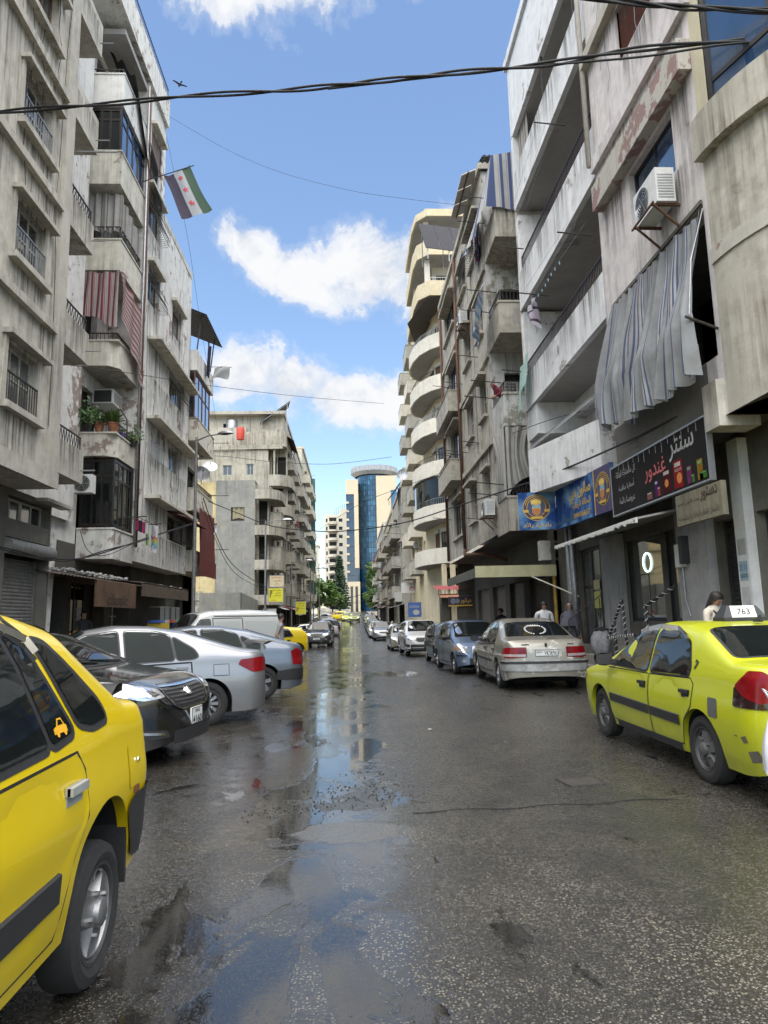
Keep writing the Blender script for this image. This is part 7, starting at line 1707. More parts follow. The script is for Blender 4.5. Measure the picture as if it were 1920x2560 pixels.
# ------------------------------------------------------------------ people
M_skin=simple('skin_tan',(.36,.21,.14),.55,var=.12,vs=20,local=True)
M_hair=simple('hair_black',(.012,.009,.008),.55,var=.3,vs=40,local=True)
M_eye=simple('eye_dark',(.015,.012,.01),.3,var=0)
def fabric(n,c):return simple('fabric_'+n,c,.9,var=.18,vs=9,bmp=.25,local=True)
def person(label,loc,facing,shirt,trousers,H=1.72,arms=None,legs=None,sleeve='short',hair=True,longhair=False,hijab=None,drape=None,shoes=None,lean=0,headtilt=0,headturn=0,detail=1,skirt=None):
    """arms: {side: (elbow, wrist, hand direction)} in metres for a 1.72 m figure facing local +y"""
    k=H/1.72;t=thing('person',label,'person',loc,R_(facing)-PI/2);t.scale=(k,k,k)
    V,E,Rr,tag_=[],[],[],[]
    def v(p,r,par=None,tg=0):
        V.append(Vector(p));Rr.append(r if isinstance(r,tuple)else (r,r));tag_.append(tg)
        if par is not None:E.append((par,len(V)-1))
        return len(V)-1
    ln=lambda p:(p[0],p[1]+max(0,p[2]-.93)*math.sin(lean),.93+(p[2]-.93)*math.cos(lean)if p[2]>.93 else p[2])
    SH,TR,SK,SO=0,1,2,3
    pel=v((0,0,.94),(.155,.115),None,TR);wa=v(ln((0,.005,1.08)),(.135,.10),pel,SH);ch=v(ln((0,.0,1.29)),(.16,.11),wa,SH);nb=v(ln((0,-.005,1.43)),(.105,.075),ch,SH)
    nk=v(ln((0,.005,1.50)),(.052,.054),nb,SK)
    hx,hy=math.sin(headturn),math.cos(headturn)
    def hd(p):
        q=Vector((p[0],p[1],p[2]-1.52));q=Matrix.Rotation(-headtilt,3,'X')@ q;q=Matrix.Rotation(-headturn,3,'Z')@ q;return ln((q.x,q.y+.005,q.z+1.52))
    jaw=v(hd((0,.022,1.555)),(.054,.062),nk,SK);mid=v(hd((0,.012,1.63)),(.073,.088),jaw,SK);tp=v(hd((0,-.002,1.69)),(.064,.075),mid,SK);v(hd((0,-.002,1.722)),(.03,.036),tp,SK)
    nose=v(hd((0,.108,1.61)),.011,mid,SK)
    arms=arms or {}
    for s,sd_ in ((1,'r'),(-1,'l')):
        sh=v(ln((s*.185,-.005,1.405)),.062,nb,SH)
        el,wr2,hdir=arms.get(sd_,((s*.235,-.03,1.13),(s*.245,.05,.88),(0,.15,-1)))
        el,wr2=ln(el)if el[2]>.93 else el,ln(wr2)if wr2[2]>.93 else wr2
        m1=v(tuple((Vector(V[sh])*.45+Vector(el)*.55)),.05,sh,SH if sleeve else SK);e=v(el,.042,m1,SH if sleeve == 'long' else SK);w2=v(tuple(Vector(el)*.15+Vector(wr2)*.85),.030,e,SH if sleeve == 'long' else SK);w3=v(wr2,(.027,.024),w2,SK)
        d=Vector(hdir).normalized();side=d.cross(Vector((0,1,0))if abs(d.y)<.8 else Vector((0,0,1))).normalized();up=side.cross(d)
        pl=v(tuple(Vector(wr2)+d*.055),(.038,.017),w3,SK)
        if detail:
            for q,(of,l)in enumerate(((-.030,.075),(-.010,.088),(.010,.083),(.030,.066))):
                a=v(tuple(Vector(wr2)+d*.09+side*of),.0095,pl,SK);b=v(tuple(Vector(wr2)+d*(.09+l*.5)+side*of*1.1+up*.012),.0085,a,SK);v(tuple(Vector(wr2)+d*(.09+l*.9)+side*of*1.05+up*.035),.007,b,SK)
            a=v(tuple(Vector(wr2)+d*.035+side*-.04*s),.011,pl,SK);v(tuple(Vector(wr2)+d*.085+side*-.06*s+up*.02),.009,a,SK)
    legs=legs or {}
    for s,sd_ in ((1,'r'),(-1,'l')):
        kn,an=legs.get(sd_,((s*.10,.02,.50),(s*.105,-.02,.085)))
        hp=v((s*.085,0,.87),.098,pel,TR);k1=v(tuple((Vector((s*.085,0,.87))+Vector(kn))/2),.078,hp,TR);k2=v(kn,.058,k1,TR);k3=v(tuple(Vector(kn)*.6+Vector(an)*.4+Vector((0,-.02,0))),.054,k2,TR);a=v(an,.040,k3,TR)
        v((an[0]+s*.01,an[1]+.08,an[2]-.045),(.036,.03),a,SO);f=len(V)-1;v((an[0]+s*.015,an[1]+.17,an[2]-.055),(.032,.022),f,SO)
    me=bpy.data.meshes.new('body');me.from_pydata([tuple(p)for p in V],E,[]);o=bpy.data.objects.new('tmp',me);C.objects.link(o)
    md=o.modifiers.new('s','SKIN');md.use_smooth_shade=True
    for i,sv in enumerate(me.skin_vertices[0].data):sv.radius=Rr[i];sv.use_root=(i == pel)
    ss=o.modifiers.new('ss','SUBSURF');ss.levels=ss.render_levels=2 if detail else 1
    dg=bpy.context.evaluated_depsgraph_get();bm2=bpy.data.meshes.new_from_object(o.evaluated_get(dg));bpy.data.objects.remove(o);bpy.data.meshes.remove(me)
    bm2.materials.clear()
    for m in (shirt,trousers,M_skin,shoes or simple('shoe_dark',(.03,.027,.025),.6)):bm2.materials.append(m)
    A=np.array([V[a]for a,b in E]);B=np.array([V[b]for a,b in E]);tg=[(tag_[a],tag_[b])for a,b in E];rad=np.array([(sum(Rr[a])+sum(Rr[b]))/4 for a,b in E])
    for f in bm2.polygons:
        c=np.array(f.center);ab=B-A;tt=np.clip(((c-A)*ab).sum(1)/np.maximum((ab*ab).sum(1),1e-9),0,1);d=np.linalg.norm(A+ab*tt[:,None]-c,axis=1)-rad;i=int(d.argmin());f.material_index=tg[i][1]if tt[i]>.5 else tg[i][0];f.use_smooth=True
    bm2.name='body';put('body',bm2,t)
    hc=Vector(hd((0,.005,1.64)))
    def headpt(x,y,z):return Vector(hd((x,y,z)))
    if detail:
        mb=MB()
        for s in (1,-1):c=headpt(s*.031,.093,1.635);mb.lathe([(0,-.006),(.012,-.004),(.014,0),(.012,.004),(0,.006)],8,'z',tuple(c))
        mb.build('eye',M_eye,t);mb=MB()
        for s in (1,-1):mb.bar(headpt(s*.015,.099,1.655),headpt(s*.05,.086,1.657),.008,.007)
        mb.build('eyebrow',M_hair,t);MB().bar(headpt(-.022,.091,1.575),headpt(.022,.091,1.575),.008,.010).build('mouth',simple('lip_red',(.25,.08,.07),.5),t)
    if hair:
        mb=MB();nu,nv=20,9
        def hp_(a,b):
            th=a*2*PI;fr=.5+.5*math.cos(th)  # 1 at the face
            zmin=1.665*fr+(1.40 if longhair else 1.565)*(1-fr);z=1.735-(1.735-zmin)*b
            zz=min(1,max(0,(1.735-z)/.10));r=math.sqrt(max(0,1-(1-zz)**2))if z>1.635 else 1
            spread=1+(.55*(1.62-z)/.2 if longhair and z<1.62 else 0)*.5
            wv=1+.05*math.sin(th*9+b*7)+.03*math.sin(th*17)
            return headpt(.089*r*math.sin(th)*spread*wv,.006+.104*r*math.cos(th)*(1 if math.cos(th)>0 else 1.02)*wv-.0,z)
        mb.grid(hp_,nu,nv);mb.build('hair',M_hair,t,smooth=True)
    if hijab:
        mb=MB();mb.grid(lambda a,b:headpt((.092+.012*b)*math.sin(-2.35+4.7*a+PI)*math.sin(min(1,.12+b*1.4)*PI/2),.0+(.108+.01*b)*math.cos(-2.35+4.7*a+PI)*math.sin(min(1,.12+b*1.4)*PI/2)*(1 if True else 1),1.745-.24*b),24,9);mb.build('headscarf',hijab,t,smooth=True)
        r1=drape or (.23,1.18)
        mb=MB();mb.grid(lambda a,b:Vector(ln(((.065+(r1[0]-.065)*b**.7)*math.cos(2*PI*a)*(1+.05*math.sin(a*38)*b),(.065+(r1[0]*.8-.065)*b**.7)*math.sin(2*PI*a)*(1+.05*math.sin(a*31)*b)+.01,1.545-(1.545-r1[1])*b**1.15))),34,9);mb.build('scarf_drape',hijab,t,smooth=True)
    if skirt:
        m_,z0,z1,r0,r1=skirt;mb=MB();mb.grid(lambda a,b:((r0+(r1-r0)*b)*math.cos(2*PI*a)*(1+.06*math.sin(a*44)*b),(r0*.75+(r1*.8-r0*.75)*b)*math.sin(2*PI*a)*(1+.06*math.sin(a*37)*b),z0+(z1-z0)*b),40,8);mb.build('skirt',m_,t,smooth=True)
    return t
# woman with the phone by the pier
wp=person('young woman in pale tee with black shoulder strap looking at a phone',(5.3,9.85,.14),-62,fabric('cream',(.55,.50,.42)),fabric('denim',(.05,.06,.1)),1.64,
            arms={'r':((.235,.02,1.14),(.07,.24,1.17),(-.6,.8,.25)),'l':((-.235,.02,1.13),(-.06,.25,1.15),(.6,.8,.25))},longhair=True,headtilt=.42)
kk=1.64/1.72
mb=MB();mb.obox((0,.335,1.20),(.075,.012,.15),Matrix.Rotation(-.6,3,'X'));mb.build('phone',M_ink,wp)
mb=MB();mb.tube([(.12,.02,1.46),(.1,.125,1.36),(0,.13,1.2),(-.12,.115,1.05),(-.2,.05,.92)],.016,6);mb.tube([(.12,.0,1.46),(.06,-.12,1.35),(-.1,-.13,1.1),(-.2,-.03,.92)],.016,6);mb.box(-.3,-.06,.72,-.2,.12,.93);mb.build('shoulder_bag',M_trim,wp,smooth=50)
place_text('MORE',Fr((0,.127),(-1,0),(0,1)),0,1.285,0,.15,.035,simple('blue_print',(.03,.08,.25),.7),wp)
# two walking past the champagne saloon
person('man in a white shirt walking beside the woman in the grey headscarf',(5.25,18.6,gz(18)+.14),262,fabric('white',(.62,.62,.62)),fabric('dark_trouser',(.03,.03,.035)),1.76,headtilt=.18,arms={'r':((.25,-.08,1.14),(.27,.02,.9),(0,.3,-1))})
person('woman in grey headscarf and long dark coat on the pavement',(5.62,17.55,gz(17)+.14),250,fabric('charcoal',(.07,.07,.085)),fabric('charcoal',(.07,.07,.085)),1.68,sleeve='long',hair=False,hijab=fabric('slate',(.10,.10,.125)),drape=(.25,1.12),skirt=(fabric('charcoal',(.07,.07,.085)),1.0,.1,.17,.27))
person('man in dark shirt standing behind the light blue hatchback',(5.35,24.5,gz(24)+.14),215,fabric('black_tee',(.03,.03,.034)),fabric('dark_trouser',(.03,.03,.035)),1.76)
# man in the grey tee at the tail of the pale blue saloon
person('man in grey t-shirt standing side-on behind the pale blue saloon',(-2.0,19.6,gz(19)),5,fabric('grey_tee',(.27,.25,.25)),fabric('navy_trouser',(.035,.04,.06)),1.75,headturn=-.1,arms={'r':((.26,-.1,1.15),(.24,.0,.93),(-.2,.5,-1)),'l':((-.25,-.05,1.15),(-.23,.06,.92),(.2,.5,-1))})
# veiled woman walking in the road
vw=fabric('white_veil',(.66,.66,.66))
person('woman in long white veil and dark trousers walking in the road',(2.8,47.5,gz(47)),268,vw,fabric('dark_trouser',(.03,.03,.035)),1.64,sleeve='long',hair=False,hijab=vw,drape=(.34,.78),legs={'r':((.1,.1,.5),(.1,.05,.09)),'l':((-.1,-.02,.5),(-.1,-.16,.1))})
# shopkeeper behind the silver saloon
person('man with short black hair in the doorway of the dark shop',(-7.7,20.3,.14),-60,fabric('black_tee',(.03,.03,.034)),fabric('dark_trouser',(.03,.03,.035)),1.74)
# woman leaning over the balcony
person('woman in red headscarf leaning over a concrete balcony',(5.27,21.75,7.7),195,fabric('dark_red',(.22,.03,.04)),fabric('charcoal',(.07,.07,.085)),1.62,sleeve='long',hair=False,hijab=fabric('maroon_scarf',(.16,.025,.05)),lean=.75,drape=(.2,1.2),
       arms={'r':((.22,.12,1.2),(.16,.34,1.12),(-.2,.8,-.5)),'l':((-.22,.12,1.2),(-.12,.36,1.08),(.2,.8,-.6))})
for (x,y,f,lb,c)in ((3.3,112,250,'pedestrian in dark clothes beside the distant green taxi',(.03,.03,.035)),(4.0,125,90,'pedestrian in pale clothes crossing far down the street',(.4,.35,.33)),(-6.0,61,60,'person in pale top by the far left shops',(.3,.32,.36))):
    person(lb,(x,y,gz(y)),f,fabric('far_%d' % y,c),fabric('dark_trouser',(.03,.03,.035)),1.72,detail=0)
# ------------------------------------------------------------------ signs
FS=FRt(5.46)
def sign_board(name,label,A,B,z0,z1,m,th=.08,edge=None,cat='sign'):
    """board between plan points A and B; returns thing and its face frame (u from A to B, n towards the viewer)"""
    A,B=Vector((*A,0)),Vector((*B,0));d=B-A;ln=d.length;d.normalize();n=Vector((d.y,-d.x,0))
    if n.dot(-(A+B)/2)<0:n=-n
    F=Fr((A.x,A.y),(d.x,d.y),(n.x,n.y));t=thing(name,label,cat,(A.x,A.y,z0),world_coords=True)
    MB().fb(F,0,ln,z0,z1,-th,0).build('board',m,t)
    if edge:
        mb=MB()
        for (a,b,c,e)in ((-.03,ln+.03,z0-.03,z0),(-.03,ln+.03,z1,z1+.03),(-.03,0,z0,z1),(ln,ln+.03,z0,z1)):mb.fb(F,a,b,c,e,-th,.012)
        mb.build('frame',edge,t)
    return t,F,ln
M_sgn_dk=simple('sign_print_black',(.016,.014,.014),.8,var=.4,vs=1.2,spec=.2)
M_txtw=simple('print_white',(.42,.42,.41),.7);M_txtr=simple('print_red',(.42,.03,.035),.6);M_txty=simple('print_gold',(.55,.36,.05),.55)
# black shop sign; text reads right to left, so it runs from the far end towards the camera end
t,F,ln=sign_board('shop_sign','long black shop sign with white and red Arabic lettering and product pictures',(5.42,13.62),(5.42,9.82),3.46,4.42,M_sgn_dk,edge=M_alu)
place_text('سنتر',F,3.0,4.16,.006,.85,.36,M_txtw,t,bold=.012);place_text('غندور',F,2.0,3.98,.006,.85,.36,M_txtr,t,bold=.022);place_text('غندور',F,2.0,3.98,.009,.83,.34,simple('print_pink',(.55,.2,.2),.6),t,bold=-.01)
for tx,z in (('كل ماتحتاجة العائلة',4.22),('أسعارنا منافسة',3.95),('عروضنا دائمة',3.68)):place_text(tx,F,.72,z,.006,.95 if 'كل' in tx else .75,.17,M_txtw,t)
for (u,w_,h_,c,sh)in ((1.72,.2,.16,(.45,.2,.18),0),(2.02,.13,.36,(.16,.03,.25),0),(2.10,.1,.2,(.5,.1,.08),0),(2.42,.3,.5,(.14,.015,.02),0),(2.84,.3,.58,(.5,.02,.03),0),(3.2,.14,.36,(.35,.06,.25),0),(3.3,.1,.16,(.1,.3,.08),0),(3.54,.16,.4,(.5,.3,.03),0),(3.62,.2,.14,(.1,.3,.05),0)):
    MB().fb(F,u-w_/2,u+w_/2,3.5,3.5+h_*.8,.002,.006+.002*(u>2.05)).build('product_print',simple('print_%02d%02d%02d' % tuple(int(v*99)for v in c),tuple(v*.42 for v in c),.85,spec=.15),t)
    MB().fb(F,u-w_/3,u+w_/3,3.5+h_*.62,3.5+h_*.74,.008,.011).build('product_print',simple('print_lid_green',(.12,.32,.1),.5)if u>3.1 else M_txtw,t)
for (u,z,r)in ((2.42,3.66,.07),(2.88,3.66,.09)):
    MB().add([F.p(u+r*math.cos(a*PI/8),z+r*math.sin(a*PI/8),.0115)for a in range(16)],[tuple(range(16))]).build('product_print',simple('print_orange',(.6,.2,.03),.5),t)
place_text('NESCAFE',F,2.86,3.80,.012,.24,.05,M_txtw,t)
mb=MB()
for k in range(14):u=.4+k*.24;mb.fb(F,u,u+.012,4.32-.05*(k % 3),4.41,.003,.005)
mb.build('paint_runs',M_txtw,t)
# blue barber sign
M_blu=newmat('barber_print_blue')
m_,tt_,b_=M_blu;pz_=N(tt_,'ShaderNodeSeparateXYZ');L(tt_,pos(tt_),pz_.inputs[0]);cl=noi(tt_,pos(tt_),1.6,6,.6)
L(tt_,mixc(tt_,ramp(tt_,cl,[(.48,0),(.68,1)]),(.012,.05,.20),(.16,.32,.5)),b_.inputs['Base Color']);b_.inputs['Roughness'].default_value=.75;b_.inputs['Specular IOR Level'].default_value=.2;M_blu=m_
def emblem(F,u,z,r,par,n=.004):
    def disc(rr,m,nn,k=28,uu=u,zz=z,sx=1):MB().add([F.p(uu+rr*sx*math.cos(a*2*PI/k),zz+rr*math.sin(a*2*PI/k),nn)for a in range(k)],[tuple(range(k))]).build('emblem',m,par)
    gold=M_txty;dk=simple('print_maroon',(.06,.02,.03),.5)
    disc(r,gold,n);disc(r*.95,dk,n+.002);disc(r*.72,gold,n+.004);disc(r*.68,simple('print_navy',(.03,.05,.12),.5),n+.006)
    disc(r*.40,simple('print_skin',(.6,.36,.12),.5),n+.010,sx=.8,zz=z-.02*r);MB().add([F.p(u+q[0]*r,z+q[1]*r,n+.012)for q in ((-.36,.22),(-.40,.52),(-.1,.62),(.25,.58),(.38,.45),(.34,.2),(.2,.3),(-.2,.3))],[tuple(range(8))]).build('emblem',simple('print_yellow',(.7,.5,.08),.5),par)
    for s in (-1,1):disc(r*.13,simple('print_cyan',(.1,.35,.5),.4),n+.014,14,u+s*.16*r,z+.08*r)
    MB().add([F.p(u+q[0]*r,z+q[1]*r,n+.013)for q in ((-.34,-.05),(-.30,-.45),(0,-.68),(.30,-.45),(.34,-.05),(.2,-.12),(0,-.08),(-.2,-.12))],[tuple(range(8))]).build('emblem',simple('print_beard',(.42,.16,.04),.5),par)
    for s in (-1,1):MB().fb(F,u+s*.78*r-.2*r,u+s*.78*r+.2*r,z-.36*r,z-.16*r,n+.012,n+.015).build('emblem',gold,par)
    MB().fb(F,u-.45*r,u+.45*r,z-.86*r,z-.7*r,n+.012,n+.015).build('emblem',gold,par)
    for i in range(24):
        a=PI*(.1+.8*i/23);MB().add([F.p(u+.84*r*math.cos(a)+dx*r*.022,z+.84*r*math.sin(a)+dz*r*.05,n+.006)for dx,dz in ((-1,-1),(1,-1),(1,1),(-1,1))],[(0,1,2,3)]).build('emblem_lettering',gold,par)
t,F,ln=sign_board('shop_sign','blue barber shop sign with gold lettering and city skyline',(5.22,16.85),(5.42,13.66),3.6,4.6,M_blu,edge=None)
MB().fb(F,2.35,ln,3.6,4.6,.0015,.003).build('print_panel',simple('print_purple',(.05,.03,.10),.45,var=.3),t)
MB().fb(F,2.33,2.37,3.6,4.6,.003,.005).build('print_stripe',M_txty,t)
place_text('صالون دبي',F,1.55,4.27,.006,1.25,.40,M_txty,t,bold=.03);place_text('للحلاقة الرجالية',F,1.6,4.0,.006,1.05,.2,M_txty,t,bold=.015);place_text('0949266657',F,1.62,3.76,.006,.95,.12,M_txty,t,bold=.012)
sk=MB();rs_=random.Random(4)
for i in range(22):u=.03+i*.06;hh=.08+.22*rs_.random()**2;sk.fb(F,u,u+.05,3.68,3.68+hh,.002,.003)
sk.add([F.p(.42,3.68,.004),F.p(.50,3.68,.004),F.p(.462,4.38,.004),F.p(.458,4.38,.004)],[(0,1,2,3)]);sk.build('skyline_print',simple('print_skyline',(.03,.08,.16),.5),t)
emblem(F,2.78,4.12,.36,t)
t,F,ln=sign_board('shop_sign','small blue camera-facing barber sign with round gold emblem',(4.33,17.15),(5.24,16.95),3.63,4.6,M_blu)
emblem(F,.45,4.2,.34,t);place_text('بادارة رائد',F,.45,3.74,.006,.7,.14,M_txty,t,bold=.015)
# old cream lawyer's sign under the black one
t,F,ln=sign_board('office_sign','old faded cream sign with brown Arabic script below the black shop sign',(5.36,10.85),(5.36,9.45),2.86,3.36,wallmat('faded_cream_board',(.19,.175,.125),(.26,.24,.175),streak=.5,seedoff=41))
br=simple('script_brown',(.05,.035,.02),.7);place_text('دستور',F,1.05,3.24,.004,.5,.2,br,t,bold=.03);place_text('مجاز قانوني محمد',F,.42,3.2,.004,.7,.11,br,t);place_text('للأعمال العقارية والادارية والسياحية',F,.68,2.98,.004,1.25,.13,br,t)
# brown cafe sign on the left
t,F,ln=sign_board('cafe_sign','brown cafe sign reading classic under the rusty canopy',(-6.95,19.2),(-6.95,22.6),1.98,2.72,simple('sign_brown',(.10,.055,.03),.6,var=.4,vs=2))
place_text('classic',F,1.7,2.2,.006,2.7,.33,simple('sign_dark_script',(.02,.012,.008),.6),t,bold=.02,shear=.25)
# yellow boards by the lamp posts, with the board above
def yellow(label,x,y,z0,z1,w_,lines,m):
    t,F,ln=sign_board('notice_board',label,(x,y),(x+w_,y),z0,z1,m,.05,M_alu)
    for (tx,u,z,ww,hh,c)in lines:place_text(tx,F,u,z,.006,ww,hh,c,t,bold=.02)
    return t,F
t,F=yellow('upper yellow board with red and black lettering on the lamp post',-5.5,46.2,2.72,3.62,.95,[('مركز بطل',.55,3.48,.6,.14,M_ink),('تدريب',.6,3.3,.4,.11,M_ink),('دورات اللغات',.6,3.12,.5,.1,M_ink),('تعليم',.3,2.8,.5,.1,M_txtr)],simple('sign_lemon',(.62,.58,.03),.55))
for k in (0,1):MB().fb(F,.08+.1*k,.14+.1*k,3.0+.2*k,3.5,.004,.007).build('print_mark',M_ink,t)
yellow('cream board with red heading above the yellow board',-5.42,46.2,3.72,4.45,.92,[('صالون السلام',.46,4.32,.7,.13,M_txtr),('حلاقة وتجميل',.5,4.1,.5,.09,M_ink),('رجالي',.46,3.9,.4,.09,M_ink)],simple('sign_cream',(.56,.47,.3),.6))
t,F=yellow('lower yellow board with black lettering further along the shops',-4.55,57,1.95,2.95,.8,[('مركز الطيار',.45,2.8,.55,.13,M_ink),('لتعليم اللغات',.45,2.6,.5,.1,M_ink),('دورات',.5,2.4,.4,.1,M_ink)],simple('sign_lemon',(.62,.58,.03),.55))
for k in (0,1):MB().fb(F,.06+.1*k,.12+.1*k,2.15+.15*k,2.5,.004,.007).build('print_mark',M_ink,t)
t,F=yellow('white shop board with grey lettering behind the panel van',-5.9,46.6,1.5,2.25,.85,[('لية',.5,1.95,.5,.25,M_ink)],SGN[1])
tr=thing('warning_sign','red triangular warning sign above the panel van roof','sign',(-4.9,40,gz(40)))
MB().tube([(0,0,0),(0,0,1.6)],.03).build('post',M_galv,tr);MB().add([(-.26,-.03,1.5),(.26,-.03,1.5),(0,-.03,1.95)],[(0,1,2)]).build('plate',SGN[0],tr);MB().add([(-.14,-.036,1.56),(.14,-.036,1.56),(0,-.036,1.8)],[(0,1,2)]).build('plate_centre',SGN[1],tr)
# shop signs far right
t,F,ln=sign_board('shop_sign','dark shop sign with gold lettering beneath the red canopy',(4.85,34.2),(6.05,34.2),1.98,2.45,simple('sign_aubergine',(.03,.02,.035),.6));place_text('ديكور',F,.88,2.25,.006,.55,.28,M_txty,t,bold=.02);MB().fb(F,0,ln,1.98,2.05,.002,.006).build('print_stripe',M_txty,t)
for (u,r)in ((.25,.14),(.45,.12)):MB().add([F.p(u+r*math.cos(a*PI/8),2.24+r*math.sin(a*PI/8),.007)for a in range(16)],[tuple(range(16))]).build('print_mark',simple('print_greyblue',(.2,.22,.28),.5),t)
t,F,ln=sign_board('shop_sign','blue and white light box sign hanging over the far right shops',(4.3,52),(5.3,52),1.5,2.6,SGN[2]);place_text('aldar',F,.5,2.3,.006,.8,.2,M_txtw,t);MB().add([F.p(.6+.25*math.cos(a*PI/8),1.85+.2*math.sin(a*PI/8),.006)for a in range(16)],[tuple(range(16))]).build('print_mark',M_txtw,t)
t,F,ln=sign_board('shop_sign','white sign with red lettering above the far right shops',(4.4,60),(6.4,60),3.6,4.5,SGN[1]);place_text('للبيع',F,1.3,4.05,.006,1.2,.5,M_txtr,t,bold=.02)
t,F,ln=sign_board('shop_sign','pale grey sign board above the shops beyond the cream block',(4.2,66),(5.6,66),3.0,3.9,simple('sign_palegrey',(.5,.5,.48),.6))

# ------------------------------------------------------------------ canopies and shop things on the right
cn=thing('shop_canopy','cream fascia canopy jutting over the pavement beside the blue sign','canopy',(4.9,20.5,0),world_coords=True)
B=FC(20.2);MB().fb(B,3.7,6.15,2.62,2.96,-.04,0).build('fascia',wallmat('greenish_cream_paint',(.5,.48,.28),(.56,.54,.34),streak=.35,seedoff=44),cn)
mb=MB();mb.add([(3.7,20.22,2.9),(6.15,20.22,2.98),(6.15,26,3.0),(3.7,26,2.9)],[(0,1,2,3)]);mb.fb(FRt(3.7),20.24,26,2.62,2.9,-.05,0);mb.build('roof_sheet',simple('grimy_tin',(.12,.12,.1),.7,var=.4),cn)
MB().tube([(6.1,20.3,.1),(6.1,20.3,2.65)],.05).build('post',simple('yellow_post',(.38,.24,.04),.7,var=.4,vs=10),cn);MB().tube([(5.35,20.0,2.6),(6.25,18.6,1.95)],.022).build('prop_rod',simple('pale_rod',(.5,.5,.4),.5),cn)
tn=thing('tin_canopy','corrugated tin canopy with string of white bulbs over the glass shop','canopy',(5.2,14,3.1),world_coords=True)
corr(FRt(6.25),11.6,16.4,3.36,3.12,0,1.25,tn,simple('grey_tin',(.2,.2,.19),.6,var=.3),step=.09,amp=.02)
mb=MB();rb=random.Random(2)
for k in range(150):u=11.6+4.8*k/149;mb.fb(FRt(5.0),u-.012,u+.012,3.10-.06*rb.random(),3.14,-.02,.012)
mb.build('bulb_string',M_white,tn)
lp=thing('ring_lamp','glowing white ring lamp behind the shop window','lamp',(6.512,14.4,2.55));em_,et,eb_=newmat('ring_light');eb_.inputs['Emission Color'].default_value=(.75,1,.9,1);eb_.inputs['Emission Strength'].default_value=1.2;eb_.inputs['Base Color'].default_value=(.8,.8,.8,1)
mb=MB();mb.tube([(-.14,.2*math.cos(a*PI/20),.2*math.sin(a*PI/20))for a in range(41)],.017,8,False);mb.build('ring',em_,lp,smooth=True);MB().tube([(-.12,0,-.2),(-.12,0,-1.1)],.012).build('stand',M_black,lp)
# steps, railing, sack
stp=thing('shop_steps','worn stone steps up to the shop door with iron handrail','steps',(5.9,16.2,.13),world_coords=True)
for k in range(4):MB().box(5.35+.24*k,15.2,.1+.22*k,6.3,16.6,.1+.22*(k+1)-.004).build('step',M_kerb,stp)
mb=MB();mb.box(5.3,16.62,.1,6.3,16.95,.75);mb.build('side_wall',M_dim2,stp)
mb=MB();mb.tube([(5.32,16.7,.7),(5.32,16.7,1.35),(6.2,16.75,1.95),(6.2,16.75,.9)],.022)
for k in range(5):
    x=5.4+.18*k;zb_=.75+.12*k
    mb.tube([(x+.09*math.cos(a*PI/8)*(1-a/20),16.72,zb_+.25+.12*math.sin(a*PI/8)*(1-a/20))for a in range(18)],.009,5);mb.tube([(x,16.72,.75),(x,16.72,1.38+.12*k)],.01,5)
mb.build('handrail',M_iron,stp)
hr=thing('ramp_railing','black and white striped tube railing before the glass shop','railing',(5.9,13.6,.13),world_coords=True)
for (a,b)in (((5.6,14.9,.95),(5.6,13.5,1.05)),((5.6,14.9,.95),(5.6,14.0,1.75)),((5.6,14.0,1.75),(5.6,13.85,.3)),((5.6,14.5,1.3),(5.6,14.5,.3)),((5.6,12.9,1.6),(5.6,12.9,.3)),((5.6,12.9,1.6),(6.0,12.5,1.95))):
    MB().tube([a,b],.03,8).build('tube',M_black,hr,smooth=True)
    A,B2=Vector(a),Vector(b);nn_=int((B2-A).length/.12);sp=MB()
    q=(B2-A).normalized();s1=q.orthogonal().normalized();s2=q.cross(s1);sp.tube([A+(B2-A)*i/(nn_*8)+(s1*math.cos(i*PI/4)+s2*math.sin(i*PI/4))*.031 for i in range(nn_*8+1)],.007,4);sp.build('spiral_tape',M_white,hr)
sk_=thing('rubbish_sack','grey woven sack stuffed with rubbish on the shop steps','sack',(5.62,15.35,.56));mb=MB()
mb.grid(lambda a,b:((.26+.03*math.sin(a*31+b*5))*math.cos(2*PI*a)*math.sin(.35+b*2.2)**.6,(.24+.03*math.cos(a*25))*math.sin(2*PI*a)*math.sin(.35+b*2.2)**.6,.55-.55*b+.02*math.sin(a*40)),30,10);mb.build('sack',simple('woven_grey',(.22,.22,.23),.8,var=.3,vs=14),sk_,smooth=True)
mb=MB();mb.grid(lambda a,b:(.17*b*math.cos(2*PI*a),.16*b*math.sin(2*PI*a),.6-.04*b+.03*math.sin(a*30+b*9)),20,5);mb.build('contents',M_trim,sk_,smooth=True)
mt=thing('meter_box','cream electricity meter box with black cover on the shop pier','meter box',(6.1,12.35,2.3));MB().box(-.06,-.14,0,.04,.1,.42).build('box',M_white,mt);MB().box(-.1,-.28,.05,.04,-.15,.55).build('cover',M_trim,mt);MB().tube([(0,-.05,0),(0,-.06,-.6),(0,-.2,-.9)],.015).build('conduit',M_galv,mt)
rc=thing('shop_canopy','red tin canopy on brackets beside the dark concrete block','canopy',(5.3,35,3),world_coords=True)
mb=MB();corr(FC(34.5),4.3,6.1,3.1,2.82,-1.5,.3,rc,simple('red_tin',(.32,.05,.05),.6),step=.15);mb.bar((4.4,34.3,2.55),(4.4,34.3,2.85),.04,.04);mb.bar((4.4,34.3,2.57),(6.1,34.3,2.6),.05,.05)
for k in range(7):mb.bar((4.5+.22*k,34.3,2.58),(4.5+.22*k,34.3,2.85),.025,.025)
mb.build('bracket',M_iron,rc)

